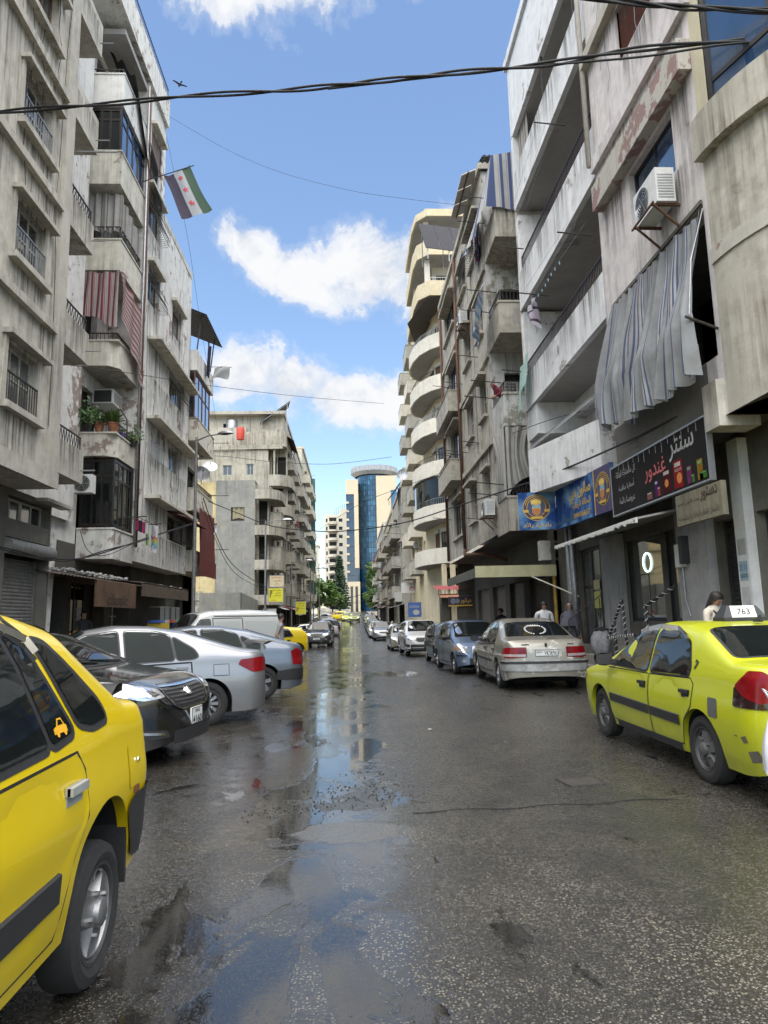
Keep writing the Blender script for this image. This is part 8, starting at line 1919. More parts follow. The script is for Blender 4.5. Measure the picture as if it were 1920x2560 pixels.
# ------------------------------------------------------------------ striped cloths
sb=stripes('blue_white_awning_stripe',[(0,(.30,.315,.33)),(.36,(.09,.105,.18)),(.42,(.35,.365,.38)),(.47,(.08,.10,.2)),(.5,(.40,.36,.33)),(.53,(.46,.46,.46)),(.56,(.08,.10,.2)),(.60,(.44,.46,.48)),(.66,(.11,.13,.22)),(.71,(.33,.345,.355))],11,dirt=.65)
F5=FRt(5.5)
def big(a,b):
    fold=.72;u_top=12.98-3.5*a;
    if b<fold:
        q=b/fold;n=.03+.42*q**1.2;u=u_top+(.06-.3*a)*q+.03*math.sin(q*3+a*5);z=7.72-.12*a-(1.76+.04*a)*q
    else:
        q=(b-fold)/(1-fold);n=.45+.02*q;u=u_top+.06-.3*a;z=5.96-.16*a-(.86-.12*math.sin(a*PI*2.5)**2*.6+.08*a)*q
    wv=(.3+.8*b)*(.06*math.sin(a*52+b)+.05*math.sin(a*83+b*3)+.045*math.sin(a*19+b*5)+.03*math.sin(a*131))
    return F5.p(u+.03*math.sin(b*11+a*30),z+wv*.2-.10*math.sin(a*PI)*min(1,b*2)-.05*abs(math.sin(a*23))*(b>.95),n+wv*1.15)
hang('striped_curtain','long blue and grey striped curtain billowing out above the black shop sign','curtain',big,sb,130,26)
cp=thing('curtain_pole','steel pole holding out the blue striped curtain','pole',(5.5,9.35,5.6),world_coords=True);MB().tube([F5.p(9.32,5.62,.02),F5.p(9.22,5.76,.55)],.022).build('pole',M_iron,cp);MB().tube([F5.p(9.4,7.6,.02),F5.p(9.3,6.7,.34),F5.p(9.24,5.8,.48)],.01).build('rope',M_galv,cp)
hang('laundry','small white and mint cloth hanging in the dark opening beside the striped curtain','laundry',lambda a,b:F5.p(9.75+.25*a,5.55-.3*b*(1-.4*a),.1+.03*math.sin(a*8)),cloth('mint_white',(.5,.6,.56)),6,5)
sb2=stripes('broad_blue_awning',[(0,(.50,.50,.48)),(.42,(.09,.12,.26)),(.78,(.50,.50,.48)),(.88,(.36,.37,.4))],9,dirt=.25)
F2=FRt(5.0)
def awn(a,b):
    tops=[(0,17.15),(.3,17.0),(1,15.55)];bots=[(0,14.95),(.3,15.05),(.6,14.75),(1,14.85)]
    ip=lambda P,x:float(np.interp(x,[p[0]for p in P],[p[1]for p in P]));zt,zb_=ip(tops,a),ip(bots,a)
    x=ip([(0,5.78),(.3,4.98),(1,4.72)],a);y=ip([(0,20.93),(.3,20.93),(1,23.9)],a);bl=.35*b*math.sin(min(1,a*1.6)*PI*.6)+.05*math.sin(a*40)*b
    return (x-bl*(a>.28),y-bl*.35*(a<.5),zt+(zb_-zt)*b)
hang('awning_cloth','broad blue striped awning cloth over the top balcony of the dark concrete block','awning',awn,sb2,70,10)
tnc=thing('tin_canopy','black corrugated canopy above the broad blue striped awning','canopy',(5,21.5,17.1),world_coords=True);corr(FC(21.3),4.7,5.9,17.35,17.08,-.5,.25,tnc,M_black,step=.16,amp=.035);MB().bar((4.7,21.05,17.03),(5.9,21.05,17.05),.04,.04).build('batten',M_iron,tnc)
rsh=thing('roof_sheet','pale boards jutting out over the roof edge of the dark concrete block','boards',(4.7,24.5,17.8),world_coords=True)
for k in range(3):MB().add([(5.3,23.1+.95*k,18.2),(5.3,24.0+.95*k,18.2),(4.35,24.0+.95*k,17.75),(4.35,23.1+.95*k,17.75),(5.3,23.1+.95*k,18.24),(5.3,24.0+.95*k,18.24),(4.35,24.0+.95*k,17.79),(4.35,23.1+.95*k,17.79)],BOXF).build('board',simple('pale_board',(.5,.47,.42),.8),rsh)
MB().bar((4.6,23.0,17.84),(4.6,26.0,17.84),.05,.04).build('batten',M_wood,rsh)
hang('laundry','blue denim and maroon clothes below the broad striped awning','laundry',lambda a,b:F2.p(23.2+.9*a,15.9-1.3*b,.1+.05*math.sin(a*13)),stripes('denim_maroon',[(0,(.05,.08,.16)),(.4,(.16,.03,.05)),(.6,(.08,.12,.2)),(.8,(.4,.4,.4))],1),12,6)
gs=stripes('grey_curtain_stripe',[(0,(.46,.45,.42)),(.45,(.28,.27,.25)),(.6,(.46,.45,.42)),(.8,(.36,.35,.33))],7,dirt=.4)
hang('balcony_curtain','grey striped curtain gathered at the first floor corner of the dark block','curtain',lambda a,b:FC(21.0).p(5.0+1.6*a*(1-.25*math.sin(b*PI)),7.45-2.2*b*(1-.35*a*(1-a)*3),.03+.07*math.sin(a*30)),gs,50,12)
hang('balcony_curtain','second grey striped curtain tied back on the street side of the corner balcony','curtain',lambda a,b:F2.p(21.05+1.6*a*(1-.5*math.sin(b*PI*.8)),7.45-2.25*b,.03+.07*math.sin(a*28)),gs,40,12)
hang('bed_sheet','white and blue patterned sheet draped over the balcony rail of the dark block','laundry',lambda a,b:F2.p(21.3+1.7*a,12.6-.5*a-1.6*b*(1-.3*a),.35+.5*(1-a)*b+.09*math.sin(a*9+b*4)),stripes('blue_tie_sheet',[(0,(.4,.45,.5)),(.3,(.16,.26,.42)),(.5,(.42,.47,.5)),(.75,(.2,.3,.45))],2,axis=1),24,12)
hang('bed_sheet','mint green cloth hanging over the far end of the middle loggia','laundry',lambda a,b:F5.p(19.2+.95*a,9.25-.2*a-1.75*b*(.55+.45*a),.1+.22*b*math.sin(.6+a*2)+.05*math.sin(a*9)),cloth('mint_cloth',(.36,.52,.48)),16,14)
hang('laundry','crumpled lilac and black cloth on the loggia clothes rod','laundry',lambda a,b:F5.p(17.6+.5*a,10.2-.95*b*(1-.3*math.sin(a*3)),.25+.12*math.sin(a*7+b*5)),stripes('lilac_black',[(0,(.42,.38,.45)),(.55,(.05,.04,.06)),(.75,(.42,.38,.45))],2,axis=1),12,12)
for (u,z)in ((17.8,10.1),(14.9,13.2),(19.9,9.3)):pass
rd=thing('clothes_rack','iron clothes rods with plastic pegs on the middle loggia','clothes rack',(5.5,17,9),world_coords=True);mb=MB()
for (u,z)in ((17.5,10.2),(19.95,8.9),(15.2,13.6),(19.6,12.8),(14.0,9.9)):MB().tube([F5.p(u,z,-.05),F5.p(u,z+.08,.75)],.018).build('rod',M_iron,rd)
mb=MB()
for k in range(14):mb.obox(F5.p(15.3+.32*k,9.95+.02*k,.3+.02*math.sin(k)),(.015,.02,.08))
mb.build('peg',simple('peg_blue',(.3,.5,.6),.5),rd)
for n_ in (.25,.45,.65):
    MB().tube([F5.p(13.6,9.95,n_),F5.p(17.5,10.27,n_)],.004,4).build('line',M_galv,rd);MB().tube([F5.p(15.2,13.65,n_),F5.p(19.6,12.9,n_)],.004,4).build('line',M_galv,rd)
# left side cloths
F7=FL(-7.2)
rs2=stripes('red_white_stripe',[(0,(.19,.045,.05)),(.34,(.42,.36,.35)),(.44,(.19,.045,.05)),(.52,(.42,.36,.35)),(.7,(.28,.17,.17)),(.76,(.42,.37,.36))],7,dirt=.25)
hang('striped_sheet','red and white striped sheet wrapped round the camera side of a corner balcony','sheet',lambda a,b:(-8.35+1.2*a,20.55+.06*math.sin(a*17+b*2)+.04*math.sin(a*31)*b-.08*b,12.55-(1.75-.2*math.sin(a*5))*b-.08*math.sin(a*PI)*(1-b)),rs2,36,12)
rs3=stripes('red_white_stripe_side',[(0,(.19,.045,.05)),(.34,(.42,.36,.35)),(.44,(.19,.045,.05)),(.52,(.42,.36,.35)),(.7,(.28,.17,.17)),(.76,(.42,.37,.36))],9,dirt=.25,axis=1)
hang('striped_sheet','red and white striped sheet trailing down the street side of a corner balcony','sheet',lambda a,b:(-7.1+.05*math.sin(a*15+b*4)+.1*b,20.5+2.1*a+.15*b*a,12.5-.35*a-(1.5+1.2*a)*b+.05*math.sin(a*12)),rs3,36,14)
blk=cloth('black_tarp',(.018,.018,.02))
hang('torn_tarp','torn black tarpaulin sagging from the top left balcony','tarpaulin',lambda a,b:(-7.9+.85*a,20.9+2.6*b*(1-.2*a)+.1*math.sin(a*9),20.7-.9*a-1.9*b**1.5*a-.5*b+.09*math.sin(a*14+b*6)),blk,20,16)
hang('torn_tarp','ragged black tarpaulin tail hanging down the white block wall','tarpaulin',lambda a,b:(-7.05+.05*math.sin(b*9),22.6+1.0*a+.9*b,18.9-1.6*b-.3*a+.1*math.sin(a*20)*b),blk,14,14)
hang('balcony_curtain','stained grey and white curtain on the fourth floor corner balcony','curtain',lambda a,b:(-8.25+1.05*a,20.75+.06*math.sin(a*22),15.3-1.3*b),stripes('stained_white',[(0,(.45,.44,.42)),(.6,(.16,.15,.14)),(.75,(.45,.44,.42))],5,dirt=.5),30,8)
hang('balcony_curtain','stained grey curtain along the street side of the fourth floor balcony','curtain',lambda a,b:(-7.28+.05*math.sin(a*26),20.75+2.0*a,15.3-.3*a-(1.2-.3*a)*b),stripes('stained_white2',[(0,(.40,.39,.37)),(.6,(.2,.19,.18)),(.75,(.40,.39,.37))],7,dirt=.5),30,8)
lw=stripes('rainbow_laundry',[(0,(.3,.03,.08)),(.16,(.03,.03,.05)),(.34,(.4,.04,.12)),(.45,(.06,.06,.09)),(.58,(.6,.6,.62)),(.72,(.25,.55,.15)),(.84,(.6,.5,.55)),(.93,(.3,.5,.6))],1,dirt=.05)
hang('laundry','row of colourful clothes drying on the first floor rod','laundry',lambda a,b:F7.p(21.4+1.6*a,4.72-(.35+.35*(a>.7))*b,.55+.06*math.sin(a*30)),lw,40,6)
hang('laundry','white and rainbow shirt hanging at the end of the first floor rod','laundry',lambda a,b:F7.p(23.0+.35*a,4.75-.95*b*(1-.3*abs(a-.5)),.62+.08*math.sin(a*8+b*3)),stripes('rainbow_shirt',[(0,(.6,.6,.62)),(.45,(.55,.2,.2)),(.55,(.6,.5,.1)),(.65,(.2,.5,.25)),(.75,(.2,.35,.55)),(.85,(.6,.6,.62))],1,axis=1,dirt=.05),8,12)
cr_=thing('clothes_rack','iron clothes rods outside the glazed first floor balcony','clothes rack',(-7.2,22,4.7),world_coords=True);mb=MB()
for n_ in (.35,.6):mb.tube([F7.p(21.2,4.76,n_),F7.p(23.6,4.78,n_)],.012)
for u in (21.3,23.0):mb.tube([F7.p(u,4.74,0),F7.p(u,4.78,.9)],.018)
mb.build('rod',M_iron,cr_)
# flags
fm_,ft,fb_=newmat('tricolour_flag');uvn=N(ft,'ShaderNodeUVMap').outputs[0];s_=N(ft,'ShaderNodeSeparateXYZ');L(ft,uvn,s_.inputs[0])
fc=ramp(ft,s_.outputs[0],[(0,(.13,.11,.15)),(.34,(.60,.61,.62)),(.68,(.11,.17,.12))],'CONSTANT');L(ft,fc,fb_.inputs['Base Color']);fb_.inputs['Roughness'].default_value=.8
trl=N(ft,'ShaderNodeBsdfTranslucent');L(ft,fc,trl.inputs[0]);mx_=N(ft,'ShaderNodeMixShader');mx_.inputs[0].default_value=.6;L(ft,fb_.outputs[0],mx_.inputs[1]);L(ft,trl.outputs[0],mx_.inputs[2]);L(ft,mx_.outputs[0],ft.nodes['Material Output'].inputs[0])
fl=thing('flag','black white and green flag with three red stars on a leaning staff','flag',(-7.2,22.5,16.9),world_coords=True)
P0,P1=Vector((-7.23,22.5,16.95)),Vector((-5.4,22.6,17.7));MB().tube([P0,P1],.018).build('staff',M_iron,fl)
fa,fb2=P0+(P1-P0)*.42,P0+(P1-P0)*.92;dr=Vector((.80,.05,-1.62))
def flagp(a,b):q=fa+(fb2-fa)*a+dr*b+Vector((.0,.10*math.sin(b*5+a*4)+.06*math.sin(a*9),.03*math.sin(b*6+a*2)-.12*math.sin(b*PI)*(a-.5)));return q+Vector((-.10*b*(1-a),0,-.1*b*(1-a)))
mb=MB();mb.grid(flagp,24,24,uv=True);cl_=mb.build('cloth',fm_,fl,smooth=True,recalc=False)
for k in range(3):
    b0=.2+.28*k;cpt=(.51,b0);st=MB();rr4=.125;pts=[]
    for i in range(10):ang=PI/2+i*PI/5;q=rr4*(1 if i % 2 == 0 else .42);pts.append((cpt[0]+q*math.cos(ang)*.95,cpt[1]-q*math.sin(ang)*.55))
    for off in (-.012,.012):st.add([flagp(*cpt)+Vector((0,off,0))]+[flagp(*p)+Vector((0,off,0))for p in pts],[(0,i+1,(i+1)% 10+1)for i in range(10)])
    st.build('star',simple('star_red',(.6,.09,.11),.8),fl,recalc=False)
wf=thing('flag','small plain white flag on a rod by the blue glazed corner','flag',(-6.6,33.5,13.3),world_coords=True);MB().tube([(-7.2,33.4,14.25),(-5.9,33.6,14.3)],.015).build('staff',M_iron,wf)
mb=MB();mb.grid(lambda a,b:(-6.75+.8*a-.2*b*(1-a*.4),33.5+.12*math.sin(a*5+b*4),14.2+.1*a-.7*b+.12*b*a+.12*math.sin(a*4)),14,12,uv=True);mb.build('cloth',cloth('thin_white',(.5,.5,.5)),wf,smooth=True,recalc=False)

# ------------------------------------------------------------------ air conditioners, dishes, tanks, solar panels
ac_unit(F5,10.42,8.12,0,'white air conditioner on a rusty bracket below the mauve band',.85,.6,.32)
ac_unit(FC(20.6),-8.0,5.35,.0,'white air conditioner beside the dark glazed balcony',.8,.55,.3,brk=False)
a_=thing('air_conditioner','old black-fronted window air conditioner above the potted plants','air conditioner',(-8.2,22.3,8.6));MB().box(-.12,-.5,0,.55,.35,.48).build('casing',M_white,a_);MB().box(-.05,-.53,.05,.5,-.5,.43).build('front',M_trim,a_);mb=MB()
for k in range(5):mb.box(.553,-.42,.08+.07*k,.562,.3,.11+.07*k)
mb.build('louvre',M_alu,a_);MB().tube([(.5,.2,.1),(.75,.3,-.3),(.8,.35,-1.2)],.02).build('hose',M_ink,a_)
ac_unit(F2,23.0,4.85,0,'white air conditioner on the lower wall of the dark concrete block',.8,.56)
ac_unit(F2,26.5,13.3,0,'grey-white air conditioner high on the dark concrete block',.8,.56)
ac_unit(FC(44),8.3,9.6,0,'small air conditioner on the second curved balcony',.75,.5,brk=False)
ac_unit(FRt(5.6),55.2,7.0,0,'air conditioner on the street wall of the cream block',.8,.56)
ac_unit(FC(21.2),6.3,3.15,0,'air conditioner standing on the cream fascia canopy',.85,.6,brk=False)
dish((-7.4,33.9,8.3),.42,'grey satellite dish near the street lamp head',(.4,-.8,.4));dish((-10.6,51.5,12.2),.55,'dark satellite dish on the low roof of the grey block',(.2,-.7,.5),.9)
dish((-6.9,33.6,5.6),.45,'satellite dish beside the maroon blind',(.9,-.3,.3));dish((4.5,56,13.0),.5,'pale satellite dish on the cream block wall',(-.3,-.9,.2),.3)
dish((-8.4,46,2.3),.3,'small white dish by the yellow boards',(.2,-.8,.5))
solar((-8.2,62,18.9),'steep solar array on the roof of the weathered left block',2,1.0,1.7,38,R_(-80),2);solar((-8.5,36.5,12.2),'solar array jutting out beyond the blue glazed corner',3,1.0,1.7,30,R_(95),1)
solar((6.1,37.2,22.2),'large solar array on the roof past the dark concrete block',3,.95,.85,62,R_(12),3);
solar((-5.7,70,18.2),'small tilted solar panel over the far left balconies',2,.9,1.5,60,R_(90),1);solar((4.0,66,12.6),'solar panels leaning out over the right hand row',3,1.2,2.0,55,R_(-85),1)
tank((-9.8,36.5,13.4),.55,1.2,'black round water tank behind the blue glazed corner');tank((-9.5,63,18.4),.6,1.1,'grey water tank on the roof of the weathered left block',M_galv);tank((-10.8,62,18.9),.55,1.0,'second grey water tank on the roof of the weathered left block',M_galv)
rb_=thing('water_tank','red plastic barrel on the weathered left block roof','water tank',(-9.6,59.4,17.4));MB().lathe([(0,0),(.32,0),(.36,.3),(.36,.9),(.3,1.1),(0,1.1)],14).build('barrel',simple('red_plastic',(.5,.05,.03),.5),rb_,smooth=40)

# ------------------------------------------------------------------ potted plants on the left balcony
def pot_plant(P,label,r,leafr,n,seed,m,potm,spiky=False):
    t=thing('potted_plant',label,'plant',P);MB().lathe([(0,0),(r*.7,0),(r,r*1.5),(r*1.12,r*1.5),(r*1.12,r*1.75),(r*.9,r*1.75),(r*.85,r*1.5),(0,r*1.5)],16).build('pot',potm,t,smooth=40)
    q=random.Random(seed);mb=MB();c=Vector((0,0,r*1.5))
    for i in range(n):
        az_=q.uniform(0,2*PI)
        if spiky:
            e=q.uniform(.35,1.35);ln2=leafr*q.uniform(.7,1.1);d=Vector((math.cos(az_)*math.cos(e),math.sin(az_)*math.cos(e),math.sin(e)));sd2=Vector((-math.sin(az_),math.cos(az_),0))*leafr*.06
            tip=c+d*ln2+Vector((0,0,-ln2*.25*math.cos(e)));mid2=c+d*ln2*.55;mb.add([c-sd2*.5,c+sd2*.5,mid2+sd2,mid2-sd2,tip],[(0,1,2,3),(3,2,4)])
        else:
            p=c+Vector((q.gauss(0,leafr*.42),q.gauss(0,leafr*.42),abs(q.gauss(leafr*.55,leafr*.35))));a1=Vector((q.uniform(-1,1),q.uniform(-1,1),q.uniform(-.6,1))).normalized()*leafr*.16;b1=a1.orthogonal().normalized()*leafr*.09;mb.add([p-a1,p+b1,p+a1,p-b1],[(0,1,2,3)])
    mb.build('leaves',m,t,recalc=False)
    if not spiky:
        mb=MB()
        for i in range(7):mb.tube([c,c+Vector((q.gauss(0,leafr*.4),q.gauss(0,leafr*.4),leafr*.8))],.008,4)
        mb.build('stem',M_bark,t)
    return t
pot_plant((-8.05,20.95,7.35),'dark leafy shrub in a black pot on the balcony rail',.16,.5,260,1,M_leaf,M_trim)
pot_plant((-7.75,20.98,7.4),'spiky green plant in a small clay pot on the balcony rail',.15,.42,46,2,M_leaf2,M_terra,True)
pot_plant((-7.35,21.05,7.4),'big spiky green plant in a clay pot at the balcony corner',.17,.62,70,3,M_leaf2,M_terra,True)
pot_plant((-7.1,22.3,7.25),'trailing green plant at the street end of the balcony rail',.12,.36,130,4,M_leaf,M_trim)
pot_plant((-7.28,21.7,7.35),'low plant in a purple bowl on the balcony rail',.11,.2,40,5,M_leaf,simple('purple_pot',(.12,.06,.25),.6))
# ------------------------------------------------------------------ left shop things
cp2=thing('tin_canopy','sagging rusty canopy littered with rubbish over the cafe shops','canopy',(-7.6,22,2.7),world_coords=True)
G8=FL(-8.3);corr(G8,16.7,23.4,2.98,2.72,0,1.35,cp2,simple('rust_tin',(.10,.075,.06),.8,var=.4),step=.22,amp=.015);corr(G8,23.45,29.8,3.0,2.86,0,1.35,cp2,simple('rust_tin',(.10,.075,.06),.8,var=.4),step=.22,amp=.015)
MB().fb(G8,23.3,29.8,2.4,2.82,1.3,1.34).build('fascia',simple('rusted_fascia',(.09,.065,.045),.85,var=.4),cp2)
rr5=random.Random(9);tr_=MB()
for _ in range(160):
    u=rr5.uniform(17.0,22.0)if rr5.random()<.8 else rr5.uniform(25,29);n_=rr5.uniform(.9,1.3);s5=rr5.uniform(.03,.09);tr_.obox(G8.p(u,2.84+s5*.5,n_),(s5,s5*1.3,s5*.6),Matrix.Rotation(rr5.uniform(0,3),3,'Z')@ Matrix.Rotation(rr5.uniform(-.5,.5),3,'X'))
tr_.build('canopy_rubbish',simple('pale_rubbish',(.42,.42,.40),.8,var=.5,vs=12),None,kind='stuff',label='pale scraps of rubbish lying on the rusty canopy')
lt=thing('shop_lamp','cold white tube lamp lit inside the dark cafe','lamp',(-8.6,18.3,2.45));e2,et2,eb2=newmat('tube_light');eb2.inputs['Emission Color'].default_value=(.8,.95,1,1);eb2.inputs['Emission Strength'].default_value=6;MB().tube([(0,-.3,0),(0,.3,0)],.025).build('tube',e2,lt);MB().box(-.04,-.32,.03,.04,.32,.07).build('fitting',M_white,lt)
fg=thing('drinks_fridge','tall black drinks fridge with lit glass door in the cafe','fridge',(-8.9,19.7,.14));MB().box(-.3,-.35,0,.3,.35,1.9).build('cabinet',M_trim,fg);MB().box(.301,-.28,.15,.31,.28,1.6).build('door',glassmat('fridge_glass',(.1,.14,.13),.1),fg);place_text('COLD',Fr((0.315,0),(0,1),(1,0)),0,1.74,0,.45,.1,M_txtw,fg);e3,et3,eb3=newmat('fridge_light');eb3.inputs['Emission Color'].default_value=(.8,1,.9,1);eb3.inputs['Emission Strength'].default_value=3;MB().box(.312,-.25,.2,.318,-.18,.75).build('light_strip',e3,fg)
for i,(u,z,c,lb)in enumerate(((26.3,.14,(.5,.36,.03),'yellow metal display cabinet before the corner shop'),(28.2,.14,(.03,.07,.14),'dark blue storage cabinet before the corner shop'))):
    t=thing('display_cabinet',lb,'cabinet',G8.p(u,z,1.1),world_coords=True);MB().fb(G8,u-.5,u+.5,z,z+1.35,.8,1.35).build('body',simple('cabinet_%d' % i,c,.5),t);MB().fb(G8,u-.42,u-.02,z+.1,z+1.25,1.351,1.365).build('door',simple('cabinet_%d' % i,c,.5),t);MB().fb(G8,u+.02,u+.42,z+.1,z+1.25,1.351,1.365).build('door',simple('cabinet_%d' % i,c,.5),t)
for i,(u,c)in enumerate(((26.0,(.06,.12,.4)),(26.7,(.4,.42,.45)),(27.6,(.5,.06,.05)),(28.3,(.1,.4,.15)))):
    lb=('blue birdcage base','pale grey birdcage base','red birdcage base','green birdcage base')[i]
    t=thing('bird_cage','wire cage with %s on the shop cabinets' % lb,'cage',G8.p(u,1.5,1.1),world_coords=True);MB().fb(G8,u-.28,u+.28,1.5,1.6,.85,1.3).build('tray',simple('cagetray_%d' % i,c,.4),t);mb=MB()
    for k in range(12):
        q=u-.26+.52*k/11
        mb.fb(G8,q-.004,q+.004,1.6,2.1,1.28,1.288)
    for k in range(5):mb.fb(G8,u-.26,u+.26,1.62+.11*k,1.627+.11*k,1.282,1.29)
    mb.fb(G8,u-.27,u+.27,2.08,2.1,.86,1.29);mb.build('wire',M_alu,t)
# ------------------------------------------------------------------ gap on the left: yard wall and iron gate
yw=thing('yard_wall','crumbling plastered yard wall beside the iron gate','wall',(-9,44,gz(44)),world_coords=True);mb=MB();wall(mb,FC(44),-9.6,-7.0,-.6,3.3,[],0);mb.fb(FC(44),-9.6,-7.0,-.6,3.3,-.25,-.01);mb.add([(-7,44,-.6),(-7,52,-.6),(-7,52,3.0),(-7,44,3.3)],[(0,1,2,3)]);mb.build('wall',M_L4g,yw)
yw2=thing('yard_wall','low block wall under the faded yellow house side','wall',(-12,46,gz(44)),world_coords=True);mb=MB()
MB().fb(FC(46),-16,-9.6,-.6,2.9,-.2,0).build('wall',M_L2b,yw2);bm3=MB().box(-.195,-.1,-.095,.195,.1,.095).mesh('block',M_L4)
for r5 in range(3):
    for i in range(14):o=put('block',bm3,yw2);o.location=(-15.2+i*.4+(r5 % 2)*.2,46,3.0+.2*r5)
gt=thing('iron_gate','white painted iron bar gate closing the yard','gate',(-9,38,gz(38)),world_coords=True);g0=gz(38);mb=MB();FGt=FC(38);mg=simple('white_iron',(.45,.45,.44),.6,var=.3)
for k in range(26):u=-11.5+.16*k;MB().fb(FGt,u-.012,u+.012,g0+.1,g0+2.4,-.012,.012).build('bar',mg,gt)
for z in (g0+.2,g0+1.7,g0+2.3):MB().fb(FGt,-11.6,-7.4,z,z+.05,-.03,.03).build('rail',mg,gt)
for u in (-11.6,-9.6,-7.45):MB().fb(FGt,u-.04,u+.04,g0,g0+2.45,-.04,.04).build('post',mg,gt)
# ------------------------------------------------------------------ street lamps
def lamp(P,H,label,arm=1.3,ang=0,r=.09,rot=True):
    t=thing('street_lamp',label,'street lamp',P,R_(ang),'lamps along the left pavement');MB().tube([(0,0,0),(0,0,H*.45),(0,0,H)],[r,r*.8,r*.55],12).build('pole',M_lamp_pole,t,smooth=40);MB().lathe([(r*1.9,0),(r*1.9,.02),(r*1.25,.05),(r*1.2,.5),(r,.55)],12).build('base',M_lamp_pole,t)
    MB().tube([(0,0,H-.15),(arm*.5,0,H+.02),(arm,0,H+.06)],.03,8).build('arm',M_lamp_pole,t,smooth=True)
    mb=MB();mb.grid(lambda a,b:(arm-.1+.75*a,.16*math.sin(a*PI)**.5*math.cos(b*PI),H+.05+.14*math.sin(b*PI)*math.sin(a*PI)**.6),12,8);mb.build('head',M_galv,t,smooth=True)
    mb=MB();mb.grid(lambda a,b:(arm-.05+.65*a,.14*math.sin(a*PI)**.5*(2*b-1),H+.04-.05*math.sin(a*PI)*math.sin(b*PI)),10,6);mb.build('lens',M_pane2,t,smooth=True);return t
M_lamp_pole=simple('lamp_pole_grey',(.20,.20,.20),.55,.5,var=.25)
lamp((-6.25,27.6,.0),9.0,'near street lamp pole before the maroon blind',1.0,-15);lamp((-5.75,46.5,gz(46)),8.6,'street lamp pole carrying the yellow boards',1.2,0);lamp((-4.95,57.4,gz(57)),6.6,'street lamp pole beside the lower yellow board',1.2,0);lamp((-4.2,72,gz(72)),6.8,'street lamp pole by the far angled cars',1.2,0);lamp((-4.6,100,gz(100)),9,'slim street lamp pole near the street trees',1.2,0);lamp((-4.6,84,gz(84)),7.5,'grey street lamp pole in front of the taller beige block',1.2,0)
bp=thing('barrier_post','pale yellow barrier post at the end of the left cars','post',(-4.2,88,gz(88)));MB().tube([(0,0,0),(0,0,2.6)],.09,10).build('shaft',simple('post_cream',(.6,.5,.2),.6),bp);MB().lathe([(.12,2.6),(.12,2.66),(0,2.7)],10).build('cap',M_galv,bp)

# ------------------------------------------------------------------ overhead cables
def cable(label,pts,r=.02,strands=1,m=None,seed=0,name='overhead_cable'):
    P3=[Vector(p)for p in pts];q=[]
    for i in range(len(P3)-1):  # Catmull-Rom through the hanging points
        p0,p1,p2,p3=P3[max(i-1,0)],P3[i],P3[i+1],P3[min(i+2,len(P3)-1)]
        for j in range(14):
            t=j/14;q.append(.5*((2*p1)+(p2-p0)*t+(2*p0-5*p1+4*p2-p3)*t*t+(3*p1-p0-3*p2+p3)*t**3))
    q.append(P3[-1]);t=thing(name,label,'cable',tuple(P3[0]),world_coords=True,group='cables slung across the street')
    for s in range(strands):
        ph=seed+s*2*PI/max(1,strands);w_=.0 if strands == 1 else r*1.3
        MB().tube([p+Vector((0,math.cos(i*.22+ph)*w_,math.sin(i*.22+ph)*w_*(1+.6*math.sin(i*.05+ph))))for i,p in enumerate(q)],r,6).build('strand',m or M_ink,t,smooth=True)
